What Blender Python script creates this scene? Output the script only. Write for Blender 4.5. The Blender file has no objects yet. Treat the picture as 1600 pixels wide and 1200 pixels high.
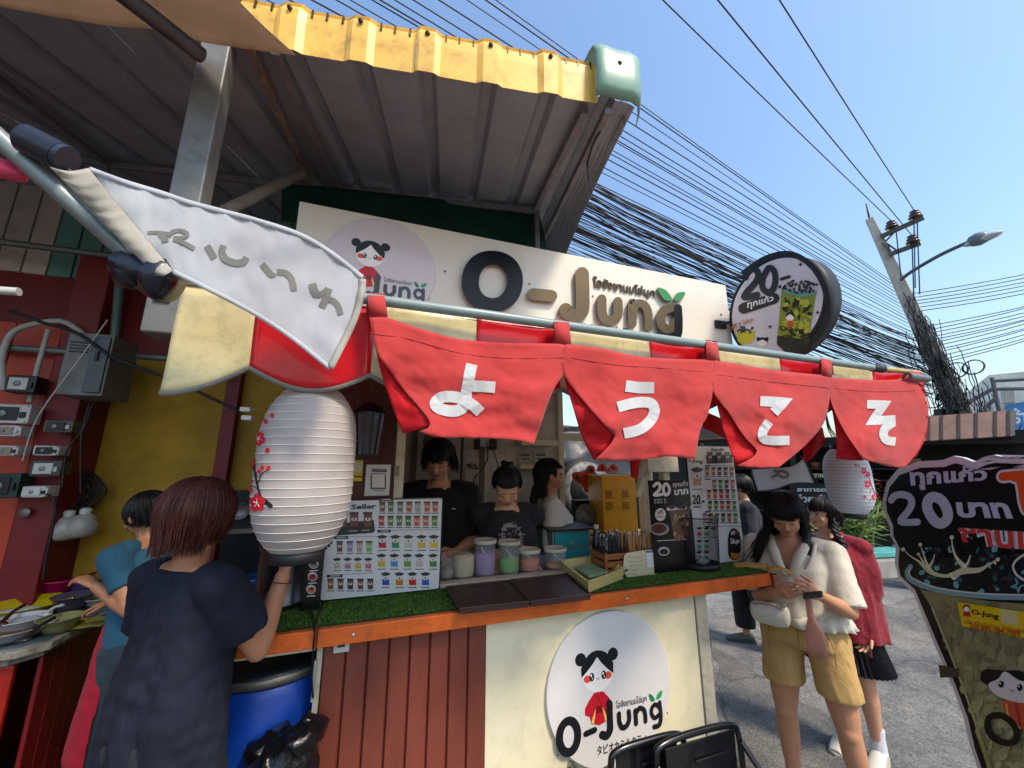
import bpy, math, random
import numpy as np
from mathutils import Vector, Matrix, noise, Euler

random.seed(7)
V = Vector
SC = bpy.context.scene
COL = SC.collection
R_ = math.radians

# ------------------------------------------------------------------ camera, sky, sun, exposure
CAM_H = 1.8
AZ, PITCH, FPX = R_(19.2), R_(12.0), 600.0
cF = V((math.sin(AZ)*math.cos(PITCH), math.cos(AZ)*math.cos(PITCH), math.sin(PITCH)))
cR = V((math.cos(AZ), -math.sin(AZ), 0))
cU = cR.cross(cF)
CAM = V((0, 0, CAM_H))
cam_d = bpy.data.cameras.new('camera'); cam = bpy.data.objects.new('camera', cam_d); COL.objects.link(cam)
cam_d.sensor_width = 36; cam_d.lens = 36*FPX/1600; cam_d.clip_start = .05; cam_d.clip_end = 2000
cam.matrix_world = Matrix.Translation(CAM) @ Matrix((cR, cU, -cF)).transposed().to_4x4()
SC.camera = cam

SUN = V((0.27, -0.53, 0.78)).normalized()
world = bpy.data.worlds.new('World'); SC.world = world; world.use_nodes = True
wn = world.node_tree.nodes; wl = world.node_tree.links
sky = wn.new('ShaderNodeTexSky'); sky.sky_type = 'NISHITA'; sky.sun_disc = False
sky.sun_elevation = math.asin(SUN.z); sky.sun_rotation = math.atan2(SUN.x, SUN.y)
sky.air_density = 1.5; sky.dust_density = 2.2; sky.ozone_density = 5.0; sky.altitude = 50
wl.new(sky.outputs[0], wn['Background'].inputs[0]); wn['Background'].inputs[1].default_value = 0.10
sd = bpy.data.lights.new('sun', 'SUN'); sd.energy = 1.5; sd.angle = R_(10); sd.color = (1, .86, .68)
so = bpy.data.objects.new('sun', sd); COL.objects.link(so); so.rotation_euler = SUN.to_track_quat('Z', 'Y').to_euler()
SC.view_settings.view_transform = 'Standard'; SC.view_settings.look = 'None'
SC.view_settings.exposure = 1.42; SC.view_settings.gamma = 1; SC.view_settings.use_curve_mapping = False
try:
    SC.cycles.use_denoising = True; SC.cycles.max_bounces = 8; SC.cycles.transparent_max_bounces = 12
    SC.cycles.sample_clamp_indirect = 6; SC.cycles.caustics_reflective = False; SC.cycles.caustics_refractive = False
except Exception: pass

# ------------------------------------------------------------------ pixel -> world, used to read real positions off the photograph
def ray(x, y): return cR*(x-800) + cU*(600-y) + cF*FPX
def onP(x, y, p, n):
    d = ray(x, y); return CAM + d*((V(p)-CAM).dot(V(n))/d.dot(V(n)))
def onY(x, y, Y): return onP(x, y, (0, Y, 0), (0, 1, 0))
def onX(x, y, X): return onP(x, y, (X, 0, 0), (1, 0, 0))
def onZ(x, y, z): return onP(x, y, (0, 0, z), (0, 0, 1))
def onHD(x, y, hd):
    d = ray(x, y); return CAM + d*(hd/math.hypot(d.x, d.y))
def zm(ox, oy, s): return lambda x, y: (ox + x/s, oy + y/s)

# ------------------------------------------------------------------ materials
def lin(h):
    if not isinstance(h, str): return tuple(h)[:3]
    h = h.lstrip('#'); r = []
    for i in (0, 2, 4):
        c = int(h[i:i+2], 16)/255; r.append(c/12.92 if c <= .04045 else ((c+.055)/1.055)**2.4)
    return tuple(r)
_mats = {}
def M(name, col=None, rough=.6, metal=0, var=.18, scale=5, bump=0, bscale=80, trl=0, trans=0, coat=0, spec=.5, attr=False,
      emit=0, dirt=0, stretch=None, sheen=0, sss=0, ior=1.45, alpha=1, wave=None, wr=0):
    if name in _mats: return _mats[name]
    m = bpy.data.materials.new(name); m.use_nodes = True; _mats[name] = m
    n = m.node_tree.nodes; l = m.node_tree.links; b = n['Principled BSDF']; out = n['Material Output']
    geo = n.new('ShaderNodeNewGeometry')
    vec = geo.outputs['Position']
    if stretch:
        mp = n.new('ShaderNodeMapping'); mp.inputs['Scale'].default_value = stretch; l.new(vec, mp.inputs[0]); vec = mp.outputs[0]
    def noi(s, det=6, rg=.55):
        t = n.new('ShaderNodeTexNoise'); t.inputs['Scale'].default_value = s; t.inputs['Detail'].default_value = det
        t.inputs['Roughness'].default_value = rg; l.new(vec, t.inputs['Vector']); return t.outputs['Fac']
    def mul(colsock, facsock, lo, hi, a=.3, bb=.7):
        mr = n.new('ShaderNodeMapRange'); l.new(facsock, mr.inputs['Value'])
        mr.inputs['From Min'].default_value = a; mr.inputs['From Max'].default_value = bb
        mr.inputs['To Min'].default_value = lo; mr.inputs['To Max'].default_value = hi
        mx = n.new('ShaderNodeVectorMath'); mx.operation = 'SCALE'; l.new(colsock, mx.inputs[0]); l.new(mr.outputs[0], mx.inputs['Scale'])
        return mx.outputs[0], mr.outputs[0]
    if attr:
        a = n.new('ShaderNodeAttribute'); a.attribute_name = 'Col'; cs = a.outputs['Color']
    else:
        rgb = n.new('ShaderNodeRGB'); rgb.outputs[0].default_value = (*lin(col), 1); cs = rgb.outputs[0]
    if var: cs, _ = mul(cs, noi(scale), 1-var, 1+var)
    if dirt: cs, _ = mul(cs, noi(scale*3.3, 10, .72), 1-dirt, 1, .36, .52)
    if wave:
        w = n.new('ShaderNodeTexWave'); w.inputs['Scale'].default_value = wave; w.inputs['Distortion'].default_value = 3
        w.inputs['Detail'].default_value = 3; l.new(vec, w.inputs['Vector']); cs, _ = mul(cs, w.outputs['Fac'], .8, 1.1, 0, 1)
    l.new(cs, b.inputs['Base Color'])
    rr = n.new('ShaderNodeMapRange'); l.new(noi(scale*2.1), rr.inputs['Value'])
    rr.inputs['To Min'].default_value = max(0, rough-.12); rr.inputs['To Max'].default_value = min(1, rough+.12)
    l.new(rr.outputs[0], b.inputs['Roughness'])
    b.inputs['Metallic'].default_value = metal; b.inputs['Specular IOR Level'].default_value = spec
    b.inputs['Transmission Weight'].default_value = trans; b.inputs['Coat Weight'].default_value = coat
    b.inputs['Sheen Weight'].default_value = sheen; b.inputs['IOR'].default_value = ior; b.inputs['Alpha'].default_value = alpha
    if sss:
        b.inputs['Subsurface Weight'].default_value = sss; b.inputs['Subsurface Radius'].default_value = (.02, .008, .004)
        b.inputs['Subsurface Scale'].default_value = .4
    if emit:
        l.new(cs, b.inputs['Emission Color']); b.inputs['Emission Strength'].default_value = emit
    if bump:
        bp = n.new('ShaderNodeBump'); bp.inputs['Strength'].default_value = bump; bp.inputs['Distance'].default_value = .01
        l.new(noi(bscale), bp.inputs['Height']); l.new(bp.outputs[0], b.inputs['Normal'])
        if wr:
            w1 = n.new('ShaderNodeTexNoise'); w1.inputs['Scale'].default_value = 7; w1.inputs['Detail'].default_value = 3; w1.inputs['Distortion'].default_value = 1.6
            mp2 = n.new('ShaderNodeMapping'); mp2.inputs['Scale'].default_value = (1.5, 1.5, .55); mp2.inputs['Rotation'].default_value = (.5, .4, 0); l.new(geo.outputs['Position'], mp2.inputs[0]); l.new(mp2.outputs[0], w1.inputs['Vector'])
            b2 = n.new('ShaderNodeBump'); b2.inputs['Strength'].default_value = wr; b2.inputs['Distance'].default_value = .06; l.new(w1.outputs['Fac'], b2.inputs['Height']); l.new(b2.outputs[0], bp.inputs['Normal'])
    if trl:
        t = n.new('ShaderNodeBsdfTranslucent'); l.new(cs, t.inputs['Color']); mx = n.new('ShaderNodeMixShader')
        mx.inputs[0].default_value = trl; l.new(b.outputs[0], mx.inputs[1]); l.new(t.outputs[0], mx.inputs[2]); l.new(mx.outputs[0], out.inputs['Surface'])
    return m
M('dull_metal', '#6f6a62', metal=.6, rough=.4)
INK = M('print_ink', rough=.45, var=.05, attr=True)
INKM = M('print_ink_matt', rough=.75, var=.08, attr=True)

# ------------------------------------------------------------------ objects
def props(o, label=None, cat=None, group=None, kind=None):
    if label: o['label'] = label
    if cat: o['category'] = cat
    if group: o['group'] = group
    if kind: o['kind'] = kind
    return o
def thing(name, label, cat, loc, group=None):
    o = bpy.data.objects.new(name, None); COL.objects.link(o); o.location = loc; o.empty_display_size = .1
    return props(o, label, cat, group)
def wloc(o):
    p = V((0, 0, 0))
    while o: p = p + o.location; o = o.parent
    return p

class MB:
    def __init__(s): s.v = []; s.f = []; s.c = []; s.s = []
    def add(s, v, f, col=None, sm=False):
        k = len(s.v); s.v += [V(p) for p in v]
        for q in f: s.f.append([i+k for i in q]); s.c.append(col); s.s.append(sm)
        return s
    def box(s, a, b, col=None):
        x0, y0, z0 = a; x1, y1, z1 = b
        return s.add([(x0,y0,z0),(x1,y0,z0),(x1,y1,z0),(x0,y1,z0),(x0,y0,z1),(x1,y0,z1),(x1,y1,z1),(x0,y1,z1)],
                     [(0,3,2,1),(4,5,6,7),(0,1,5,4),(1,2,6,5),(2,3,7,6),(3,0,4,7)], col)
    def obox(s, c, hx, hy, hz, col=None):
        c, hx, hy, hz = V(c), V(hx), V(hy), V(hz)
        return s.add([c+hx*i+hy*j+hz*k for k in (-1,1) for i, j in ((-1,-1),(1,-1),(1,1),(-1,1))],
                     [(0,3,2,1),(4,5,6,7),(0,1,5,4),(1,2,6,5),(2,3,7,6),(3,0,4,7)], col)
    def bar(s, p, q, w, h=None, up=(0,0,1), col=None):
        p, q = V(p), V(q); d = (q-p); h = h or w; L = d.length; d = d/L
        u = V(up) - d*V(up).dot(d)
        if u.length < 1e-4: u = V((1,0,0)) - d*d.x
        u.normalize(); r = d.cross(u)
        return s.obox((p+q)/2, d*L/2, r*w/2, u*h/2, col)
    def tube(s, pts, r, n=8, closed=False, col=None, caps=True, sm=True):
        pts = [V(p) for p in pts]; N = len(pts); rs = r if isinstance(r, (list, tuple)) else [r]*N
        ref = None; vs = []
        for i, p in enumerate(pts):
            if closed: t = pts[(i+1) % N]-pts[i-1]
            else: t = pts[min(i+1, N-1)]-pts[max(i-1, 0)]
            if t.length < 1e-9: t = V((0,0,1))
            t.normalize()
            if ref is None: ref = t.orthogonal().normalized()
            ref = (ref - t*ref.dot(t))
            if ref.length < 1e-6: ref = t.orthogonal()
            ref.normalize(); b = t.cross(ref)
            vs += [p + (ref*math.cos(2*math.pi*k/n)+b*math.sin(2*math.pi*k/n))*rs[i] for k in range(n)]
        fs = []
        for i in range(N if closed else N-1):
            j = (i+1) % N
            for k in range(n): fs.append((i*n+k, i*n+(k+1) % n, j*n+(k+1) % n, j*n+k))
        s.add(vs, fs, col, sm)
        if caps and not closed:
            s.add(vs[:n], [tuple(range(n))[::-1]], col); s.add(vs[-n:], [tuple(range(n))], col)
        return s
    def cyl(s, p, q, r, r2=None, n=16, col=None, caps=True): return s.tube([p, q], [r, r if r2 is None else r2], n, col=col, caps=caps)
    def lathe(s, prof, c=(0,0,0), n=24, col=None, ax=None, sm=True):
        c = V(c); X, Y, Z = (V((1,0,0)), V((0,1,0)), V((0,0,1))) if ax is None else ax
        vs = [c + Z*z + (X*math.cos(2*math.pi*k/n)+Y*math.sin(2*math.pi*k/n))*max(r, 1e-4) for r, z in prof for k in range(n)]
        fs = [(i*n+k, i*n+(k+1) % n, (i+1)*n+(k+1) % n, (i+1)*n+k) for i in range(len(prof)-1) for k in range(n)]
        return s.add(vs, fs, col, sm)
    def ell(s, c, rx, ry, rz, mt=None, n=14, m=9, col=None):
        c = V(c); vs = []
        for i in range(m+1):
            th = math.pi*i/m
            for k in range(n):
                ph = 2*math.pi*k/n; p = V((rx*math.sin(th)*math.cos(ph), ry*math.sin(th)*math.sin(ph), -rz*math.cos(th)))
                vs.append(c + (mt @ p if mt else p))
        fs = [(i*n+k, i*n+(k+1) % n, (i+1)*n+(k+1) % n, (i+1)*n+k) for i in range(m) for k in range(n)]
        return s.add(vs, fs, col, True)
    def loft(s, rings, col=None, n=20, sm=True):
        vs = []
        for c, a, b in rings:
            c, a, b = V(c), V(a), V(b)
            vs += [c + a*math.cos(2*math.pi*k/n) + b*math.sin(2*math.pi*k/n) for k in range(n)]
        fs = [(i*n+k, i*n+(k+1) % n, (i+1)*n+(k+1) % n, (i+1)*n+k) for i in range(len(rings)-1) for k in range(n)]
        s.add(vs, fs, col, sm); s.add(vs[:n], [tuple(range(n))[::-1]], col); s.add(vs[-n:], [tuple(range(n))], col)
        return s
    def prism(s, poly, vec, col=None):
        P = [V(p) for p in poly]; n = len(P); v = V(vec)
        return s.add(P+[p+v for p in P], [tuple(range(n)), tuple(range(2*n-1, n-1, -1))]+[(i, i+n, (i+1) % n+n, (i+1) % n) for i in range(n)], col)
    def build(s, name, mat, parent=None, bev=0, solid=0, sub=0, weld=False, **kw):
        P = np.array([tuple(p) for p in s.v], dtype=float).reshape(-1, 3)
        lo, hi = P.min(0), P.max(0); c = V(((lo[0]+hi[0])/2, (lo[1]+hi[1])/2, lo[2] if parent is None else (lo[2]+hi[2])/2))
        me = bpy.data.meshes.new(name); me.from_pydata([tuple(q) for q in (P-np.array(c))], [], s.f)
        me.materials.append(mat) if not isinstance(mat, (list, tuple)) else [me.materials.append(x) for x in mat]
        me.polygons.foreach_set('use_smooth', s.s)
        if any(x is not None for x in s.c):
            ca = me.color_attributes.new('Col', 'FLOAT_COLOR', 'CORNER'); arr = []
            for f, x in zip(s.f, s.c): arr += [*(lin(x) if x is not None else (1,1,1)), 1]*len(f)
            ca.data.foreach_set('color', arr)
        me.update(); me.validate(); o = bpy.data.objects.new(name, me); COL.objects.link(o)
        if parent: o.parent = parent; o.location = c - wloc(parent)
        else: o.location = c
        if bev:
            b = o.modifiers.new('b', 'BEVEL'); b.width = bev; b.segments = 2; b.limit_method = 'ANGLE'; b.angle_limit = R_(40); b.harden_normals = False
        if solid:
            b = o.modifiers.new('s', 'SOLIDIFY'); b.thickness = solid; b.offset = 0
        if sub:
            b = o.modifiers.new('u', 'SUBSURF'); b.levels = sub; b.render_levels = sub
        return props(o, **kw)
def mb(): return MB()
def clone(o, loc=None, parent=None, label=None):
    c = o.copy(); COL.objects.link(c)
    if parent: c.parent = parent
    if loc is not None: c.location = loc
    if label: c['label'] = label
    for ch in o.children: clone(ch, parent=c)
    return c

def cat(pts, k=6, closed=False):
    P = [V((*p, 0)) if len(p) == 2 else V(p) for p in pts]; n = len(P); out = []
    two = len(pts[0]) == 2
    for i in range(n if closed else n-1):
        g = (lambda j: P[j % n]) if closed else (lambda j: P[max(0, min(n-1, j))])
        a, b, c, d = g(i-1), g(i), g(i+1), g(i+2)
        for t in range(k):
            u = t/k; out.append(.5*((2*b)+(-a+c)*u+(2*a-5*b+4*c-d)*u*u+(-a+3*b-3*c+d)*u**3))
    if not closed: out.append(P[-1])
    return [(p.x, p.y) for p in out] if two else out

_tx = {}
def text2d(sx, bold=0.0, shear=0):
    k = (sx, bold, shear)
    if k not in _tx:
        c = bpy.data.curves.new('t', 'FONT'); c.body = sx; c.offset = bold; c.resolution_u = 3; c.shear = shear
        o = bpy.data.objects.new('t', c); COL.objects.link(o)
        dg = bpy.context.evaluated_depsgraph_get(); me = o.evaluated_get(dg).to_mesh()
        vs = np.array([v.co[:2] for v in me.vertices]).reshape(-1, 2); fs = [tuple(p.vertices) for p in me.polygons]
        o.evaluated_get(dg).to_mesh_clear(); bpy.data.objects.remove(o); bpy.data.curves.remove(c)
        lo, hi = vs.min(0), vs.max(0); _tx[k] = ((vs-lo)/(hi-lo), fs, (hi-lo)[0]/(hi-lo)[1])
    return _tx[k]
def strip(pts, w, closed=False, cap=True):
    """2-D stroke: returns left and right edge lists"""
    P = [V((*p, 0)) for p in pts]; n = len(P); L = []; Rr = []
    ws = w if isinstance(w, (list, tuple)) else [w]*n
    for i in range(n):
        t1 = (P[i]-P[i-1]) if (closed or i) else (P[1]-P[0]); t2 = (P[(i+1) % n]-P[i]) if (closed or i < n-1) else t1
        t1 = t1.normalized(); t2 = t2.normalized(); t = t1+t2
        if t.length < 1e-6: t = t1.copy()
        t.normalize(); q = V((-t.y, t.x, 0))*ws[i]/2/max(.5, t.dot(t1)); L.append((P[i]+q)[:2]); Rr.append((P[i]-q)[:2])
    if cap and not closed:
        def arc(c, a, m=5):
            c = V((*c, 0)); a = V((*a, 0))-c; return [(c+Matrix.Rotation(math.pi*(j+1)/(m+1)/1, 3, 'Z') @ a)[:2] for j in range(m)]
        return L, Rr, arc(pts[-1], Rr[-1]), arc(pts[0], L[0])
    return L, Rr, [], []

class Dec(MB):
    """flat print: photograph coordinates read onto a real surface"""
    def __init__(s, fn, lay=.0006): super().__init__(); s.fn = fn; s.lay = lay
    def m(s, x, y, L): return s.fn(x, y, L*s.lay)
    def pp(s, pts, col, L=1):
        return s.add([s.m(x, y, L) for x, y in pts], [tuple(range(len(pts)))], col)
    def el(s, cx, cy, rx, ry, col, L=1, n=20, rot=0):
        c, q = math.cos(rot), math.sin(rot)
        return s.pp([(cx+rx*math.cos(a)*c-ry*math.sin(a)*q, cy+rx*math.cos(a)*q+ry*math.sin(a)*c) for a in [2*math.pi*i/n for i in range(n)]], col, L)
    def st(s, pts, w, col, L=1, closed=False, cap=True, k=6):
        pp = cat(pts, k, closed) if k > 1 else pts
        if isinstance(w, list): w = list(np.interp(np.linspace(0, 1, len(pp)), np.linspace(0, 1, len(w)), w))
        l, r, e1, e0 = strip(pp, w, closed, cap); n = len(pp)
        vs = []
        for i in range(n): vs += [s.m(*l[i], L+i*.01), s.m(*r[i], L+i*.01)]
        fs = [(2*i, 2*((i+1) % n), 2*((i+1) % n)+1, 2*i+1) for i in range(n if closed else n-1)]
        s.add(vs, fs, col)
        if e1: s.pp([r[-1]]+e1+[l[-1]], col, L+n*.01); s.pp([l[0]]+e0+[r[0]], col, L)
        return s
    def tx(s, t, q, col, L=1, bold=.02, out=None, outc=None, flip=False):
        """q: x0,y0,x1,y1 box or four corners TL,TR,BR,BL"""
        if len(q) == 4 and not isinstance(q[0], (tuple, list)): x0, y0, x1, y1 = q; q = [(x0,y0),(x1,y0),(x1,y1),(x0,y1)]
        tl, tr, br, bl = [V((*p, 0)) for p in q]
        if out: s.tx(t, [tuple(p[:2]) for p in (tl, tr, br, bl)], outc, L-.5, out)
        vs, fs, _ = text2d(t, bold)
        P = []
        for u, v in vs:
            if flip: u = 1-u
            p = (bl*(1-u)+br*u)*(1-v) + (tl*(1-u)+tr*u)*v; P.append(s.m(p.x, p.y, L))
        return s.add(P, fs, col)
def planefn(p, n):
    n = V(n).normalized(); p = V(p)
    if (CAM-p).dot(n) < 0: n = -n
    return lambda x, y, h: onP(x, y, p+n*h, n)

from mathutils.bvhtree import BVHTree
def surffn(o):
    w = wloc(o); bv = BVHTree.FromPolygons([v.co+w for v in o.data.vertices], [tuple(p.vertices) for p in o.data.polygons])
    def fn(x, y, h):
        d_ = ray(x, y).normalized(); hit = bv.ray_cast(CAM, d_)[0]
        if hit is None: hit = bv.find_nearest(CAM+d_*(w-CAM).length)[0]
        return hit-d_*h
    return fn
def coons(top, bot, left, right, nu=28, nv=22):
    def res(P, n):
        P = [V((*p, 0)) for p in cat(P, 5)] if len(P) > 2 else [V((*p, 0)) for p in P]
        d = [0]
        for a, b in zip(P, P[1:]): d.append(d[-1]+(b-a).length)
        o = []
        for i in range(n+1):
            t = d[-1]*i/n; j = 0
            while j < len(P)-2 and d[j+1] < t: j += 1
            f = (t-d[j])/max(1e-9, d[j+1]-d[j]); o.append(P[j].lerp(P[j+1], f))
        return o
    T, B, Lf, Rt = res(top, nu), res(bot, nu), res(left, nv), res(right, nv); g = []
    for j in range(nv+1):
        v = j/nv
        for i in range(nu+1):
            u = i/nu
            p = T[i]*(1-v)+B[i]*v + Lf[j]*(1-u)+Rt[j]*u - (T[0]*(1-u)*(1-v)+T[-1]*u*(1-v)+B[0]*(1-u)*v+B[-1]*u*v)
            g.append((p.x, p.y, u, v))
    f = [(j*(nu+1)+i, j*(nu+1)+i+1, (j+1)*(nu+1)+i+1, (j+1)*(nu+1)+i) for j in range(nv) for i in range(nu)]
    return g, f
# ================================================================== GROUND
def grid_plane(x0, y0, x1, y1, z, nx, ny, amp=0, sc=1):
    g = mb(); vs = []
    for j in range(ny+1):
        for i in range(nx+1):
            x = x0+(x1-x0)*i/nx; y = y0+(y1-y0)*j/ny
            vs.append((x, y, z + (noise.noise(V((x*sc, y*sc, 3)))*amp if amp else 0)))
    return g.add(vs, [(j*(nx+1)+i, j*(nx+1)+i+1, (j+1)*(nx+1)+i+1, (j+1)*(nx+1)+i) for j in range(ny) for i in range(nx)], None, True)
def asphalt(nm='asphalt', tone=''):
    TK = {'': 1, 'dark': .74, 'pale': 1.25}[tone]
    m = M(nm, '#6d6f72', rough=.92, var=.0); n = m.node_tree.nodes; l = m.node_tree.links; b = n['Principled BSDF']
    geo = n.new('ShaderNodeNewGeometry')
    def noi(s, d=8, r=.6):
        t = n.new('ShaderNodeTexNoise'); t.inputs['Scale'].default_value = s; t.inputs['Detail'].default_value = d; t.inputs['Roughness'].default_value = r
        l.new(geo.outputs['Position'], t.inputs['Vector']); return t.outputs['Fac']
    def ramp(f, a, b_, ca, cb):
        r = n.new('ShaderNodeValToRGB'); r.color_ramp.elements[0].position = a; r.color_ramp.elements[1].position = b_
        r.color_ramp.elements[0].color = (*ca, 1); r.color_ramp.elements[1].color = (*cb, 1); l.new(f, r.inputs[0]); return r.outputs[0]
    base = ramp(noi(.9), .38, .62, tuple(v*TK for v in (.12,.122,.124)), tuple(v*TK for v in (.20,.195,.182)))
    fine = ramp(noi(75, 5, .8), .36, .66, (.42,.42,.43), (1.75,1.74,1.68))
    patch = ramp(noi(4.5, 10, .7), .42, .55, (.78,.78,.80), (1.08,1.07,1.04))
    m1 = n.new('ShaderNodeMix'); m1.data_type = 'RGBA'; m1.blend_type = 'MULTIPLY'; m1.inputs[0].default_value = 1; l.new(base, m1.inputs[6]); l.new(fine, m1.inputs[7])
    m2 = n.new('ShaderNodeMix'); m2.data_type = 'RGBA'; m2.blend_type = 'MULTIPLY'; m2.inputs[0].default_value = 1; l.new(m1.outputs[2], m2.inputs[6]); l.new(patch, m2.inputs[7])
    vo = n.new('ShaderNodeTexVoronoi'); vo.feature = 'DISTANCE_TO_EDGE'; vo.inputs['Scale'].default_value = .55
    nz = n.new('ShaderNodeTexNoise'); nz.inputs['Scale'].default_value = 2.5; l.new(geo.outputs['Position'], nz.inputs['Vector'])
    va = n.new('ShaderNodeVectorMath'); va.operation = 'MULTIPLY_ADD'; l.new(nz.outputs['Color'], va.inputs[0]); va.inputs[1].default_value = (.7,.7,.7); l.new(geo.outputs['Position'], va.inputs[2])
    l.new(va.outputs[0], vo.inputs['Vector'])
    crk = ramp(vo.outputs['Distance'], .0, .012, (.45,.45,.45), (1,1,1))
    m3 = n.new('ShaderNodeMix'); m3.data_type = 'RGBA'; m3.blend_type = 'MULTIPLY'; m3.inputs[0].default_value = .8; l.new(m2.outputs[2], m3.inputs[6]); l.new(crk, m3.inputs[7])
    l.new(m3.outputs[2], b.inputs['Base Color'])
    bp = n.new('ShaderNodeBump'); bp.inputs['Strength'].default_value = .7; bp.inputs['Distance'].default_value = .012; l.new(noi(110, 4), bp.inputs['Height']); l.new(bp.outputs[0], b.inputs['Normal'])
    return m
ASPH = asphalt()
g = grid_plane(-300, -300, 300, 300, 0, 2, 2); g.build('ground', M('far_ground', '#74726d', rough=.95, scale=.2), kind='structure')
grid_plane(-14, -9, 26, 10.2, .006, 60, 40).build('road', ASPH, kind='structure')
# a darker area and a paler area of the road: thin ragged sheets laid on it
def road_patch(pts, c, z, sd):
    P = []
    for i in range(len(pts)):
        p, q_ = onZ(*pts[i], z), onZ(*pts[(i+1) % len(pts)], z); n = max(2, int((q_-p).length/.06))
        for k in range(n): r_ = p.lerp(q_, k/n); P.append(r_+V((noise.noise(r_*3+V((sd,0,0))), noise.noise(r_*3+V((0,sd,9))), 0))*.10+V((noise.noise(r_*14+V((sd,0,0))), noise.noise(r_*14+V((0,sd,5))), 0))*.03)
    mb().add(P, [tuple(range(len(P)))]).build('road_patch', asphalt('asphalt_'+c, c), kind='structure')
road_patch([(1115,1010),(1240,1090),(1395,1175),(1400,1290),(1140,1290)], 'dark', .010, 1); road_patch([(1090,930),(1240,892),(1450,900),(1500,925),(1300,960),(1120,965)], 'pale', .010, 2)
mb().box((-7, .9, .0), (-.36, 3.7, .15)).build('raised_shop_floor', M('shop_floor', '#4b4a4c', rough=.7, dirt=.3, scale=3), kind='structure')
mb().box((-.34, 2.02, 0), (1.66, 3.3, .2)).build('kiosk_floor', M('kiosk_floor', '#5b4a42', rough=.8), kind='structure')

# ================================================================== LEFT SHOP
shop = thing('shop_building', 'dark open shop left of the drinks kiosk with yellow wall, red pillars and striped cladding', 'shop', (-3, 3.6, 0))
YEL = M('yellow_paint', '#a37e17', rough=.7, var=.22, scale=2.2, bump=.3, bscale=30, dirt=.25)
MAR = M('maroon_paint', '#6c1017', rough=.55, var=.2, scale=3, bump=.1, dirt=.2)
REDP = M('red_sheet', '#b1281c', rough=.45, var=.15, scale=3, dirt=.2)
mb().box((-7, 3.66, .15), (-.2, 3.76, 2.62)).build('yellow_wall', YEL, shop)
CZ = onY(100, 427, 3.6).z
mb().box((-7, 3.62, 2.62), (1.2, 3.76, CZ)).build('maroon_beam', MAR, shop)
mb().box((-7.1, -.5, 0), (-7, 3.76, 4.2)).build('side_wall', MAR, shop)
mb().box((-.27, 2.14, .2), (-.21, 3.66, 3.1)).build('partition_wall', MAR, shop)
mb().box((-7, 3.70, CZ+.002), (1.6, 3.76, 5.4)).build('upper_wall', M('tarp_dark', '#0c1712', rough=.8), shop)
# striped cladding, one ribbed board after another
CLC = ['#b9b0a4', '#5f8c82', '#a8452f']
bx0, bw = -6.6, .42
for i in range(16):
    a = bx0+i*bw; b = mb()
    for k in range(3):
        b.box((a+k*bw/3+.006, 3.60, CZ-.03), (a+(k+1)*bw/3-.006, 3.632, 4.6), CLC[i % 3])
    b.box((a, 3.634, CZ-.03), (a+bw-.003, 3.66, 4.6), CLC[i % 3])
    b.build('cladding_board', M('cladding_paint', rough=.6, attr=True, var=.18, scale=2, dirt=.25), shop, bev=.004)
# red pillar, red/orange panels behind the meters
def px_box(x0, y0, x1, y1, Y, t):   # a box on the plane Y whose face is read off the photograph
    p, q = onY(x0, y0, Y), onY(x1, y1, Y); return (min(p.x,q.x), Y, min(p.z,q.z)), (max(p.x,q.x), Y+t, max(p.z,q.z))
a, _ = px_box(52, 700, 120, 760, 3.35, .3); xr = onY(108, 700, 3.35).x; xl = onY(48, 700, 3.35).x
mb().box((xl, 3.35, .15), (xr, 3.66, 3.3)).build('red_pillar', MAR, shop, bev=.01)
for k in range(7):
    x1 = xl-.005-k*.27; mb().box((x1-.265, 3.42, .15), (x1, 3.46, 2.75), '#b03a20').build('wall_panel', M('orange_panel', rough=.5, attr=True, var=.15, scale=2, dirt=.3), shop, bev=.006)
p = onY(352, 700, 3.6); mb().box((p.x-.045, 3.56, .15), (p.x+.045, 3.655, 2.62)).build('red_pillar', MAR, shop)
for z in (3.28, 2.55): mb().cyl((-6.9, 3.5, z), (-1.15, 3.3, z), .022).build('steel_tube', M('grey_steel', '#6f7674', rough=.5, metal=.5, dirt=.3), shop)
p0, p1 = onY(188, 430, 3.2), onY(176, 570, 3.2); mb().cyl(p0, p1, .025).build('steel_tube', M('green_steel', '#4a5c56', rough=.5, metal=.3), shop)
# conduits
WPVC = M('white_pipe', '#a9a6a0', rough=.5, dirt=.15)
pts = [onY(*q, 3.30) for q in ((6,610),(3,560),(20,520),(60,505),(100,503),(130,522))]
props(mb().tube(cat(pts), .018).build('conduit', WPVC), 'white plastic conduit curving over to the grey meter cabinet', 'pipe')
props(mb().tube([onY(76,515,3.31), onY(60,570,3.31), onY(46,628,3.31)], .014).build('conduit', WPVC), 'straight white conduit running down beside the small dark meter', 'pipe')
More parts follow.
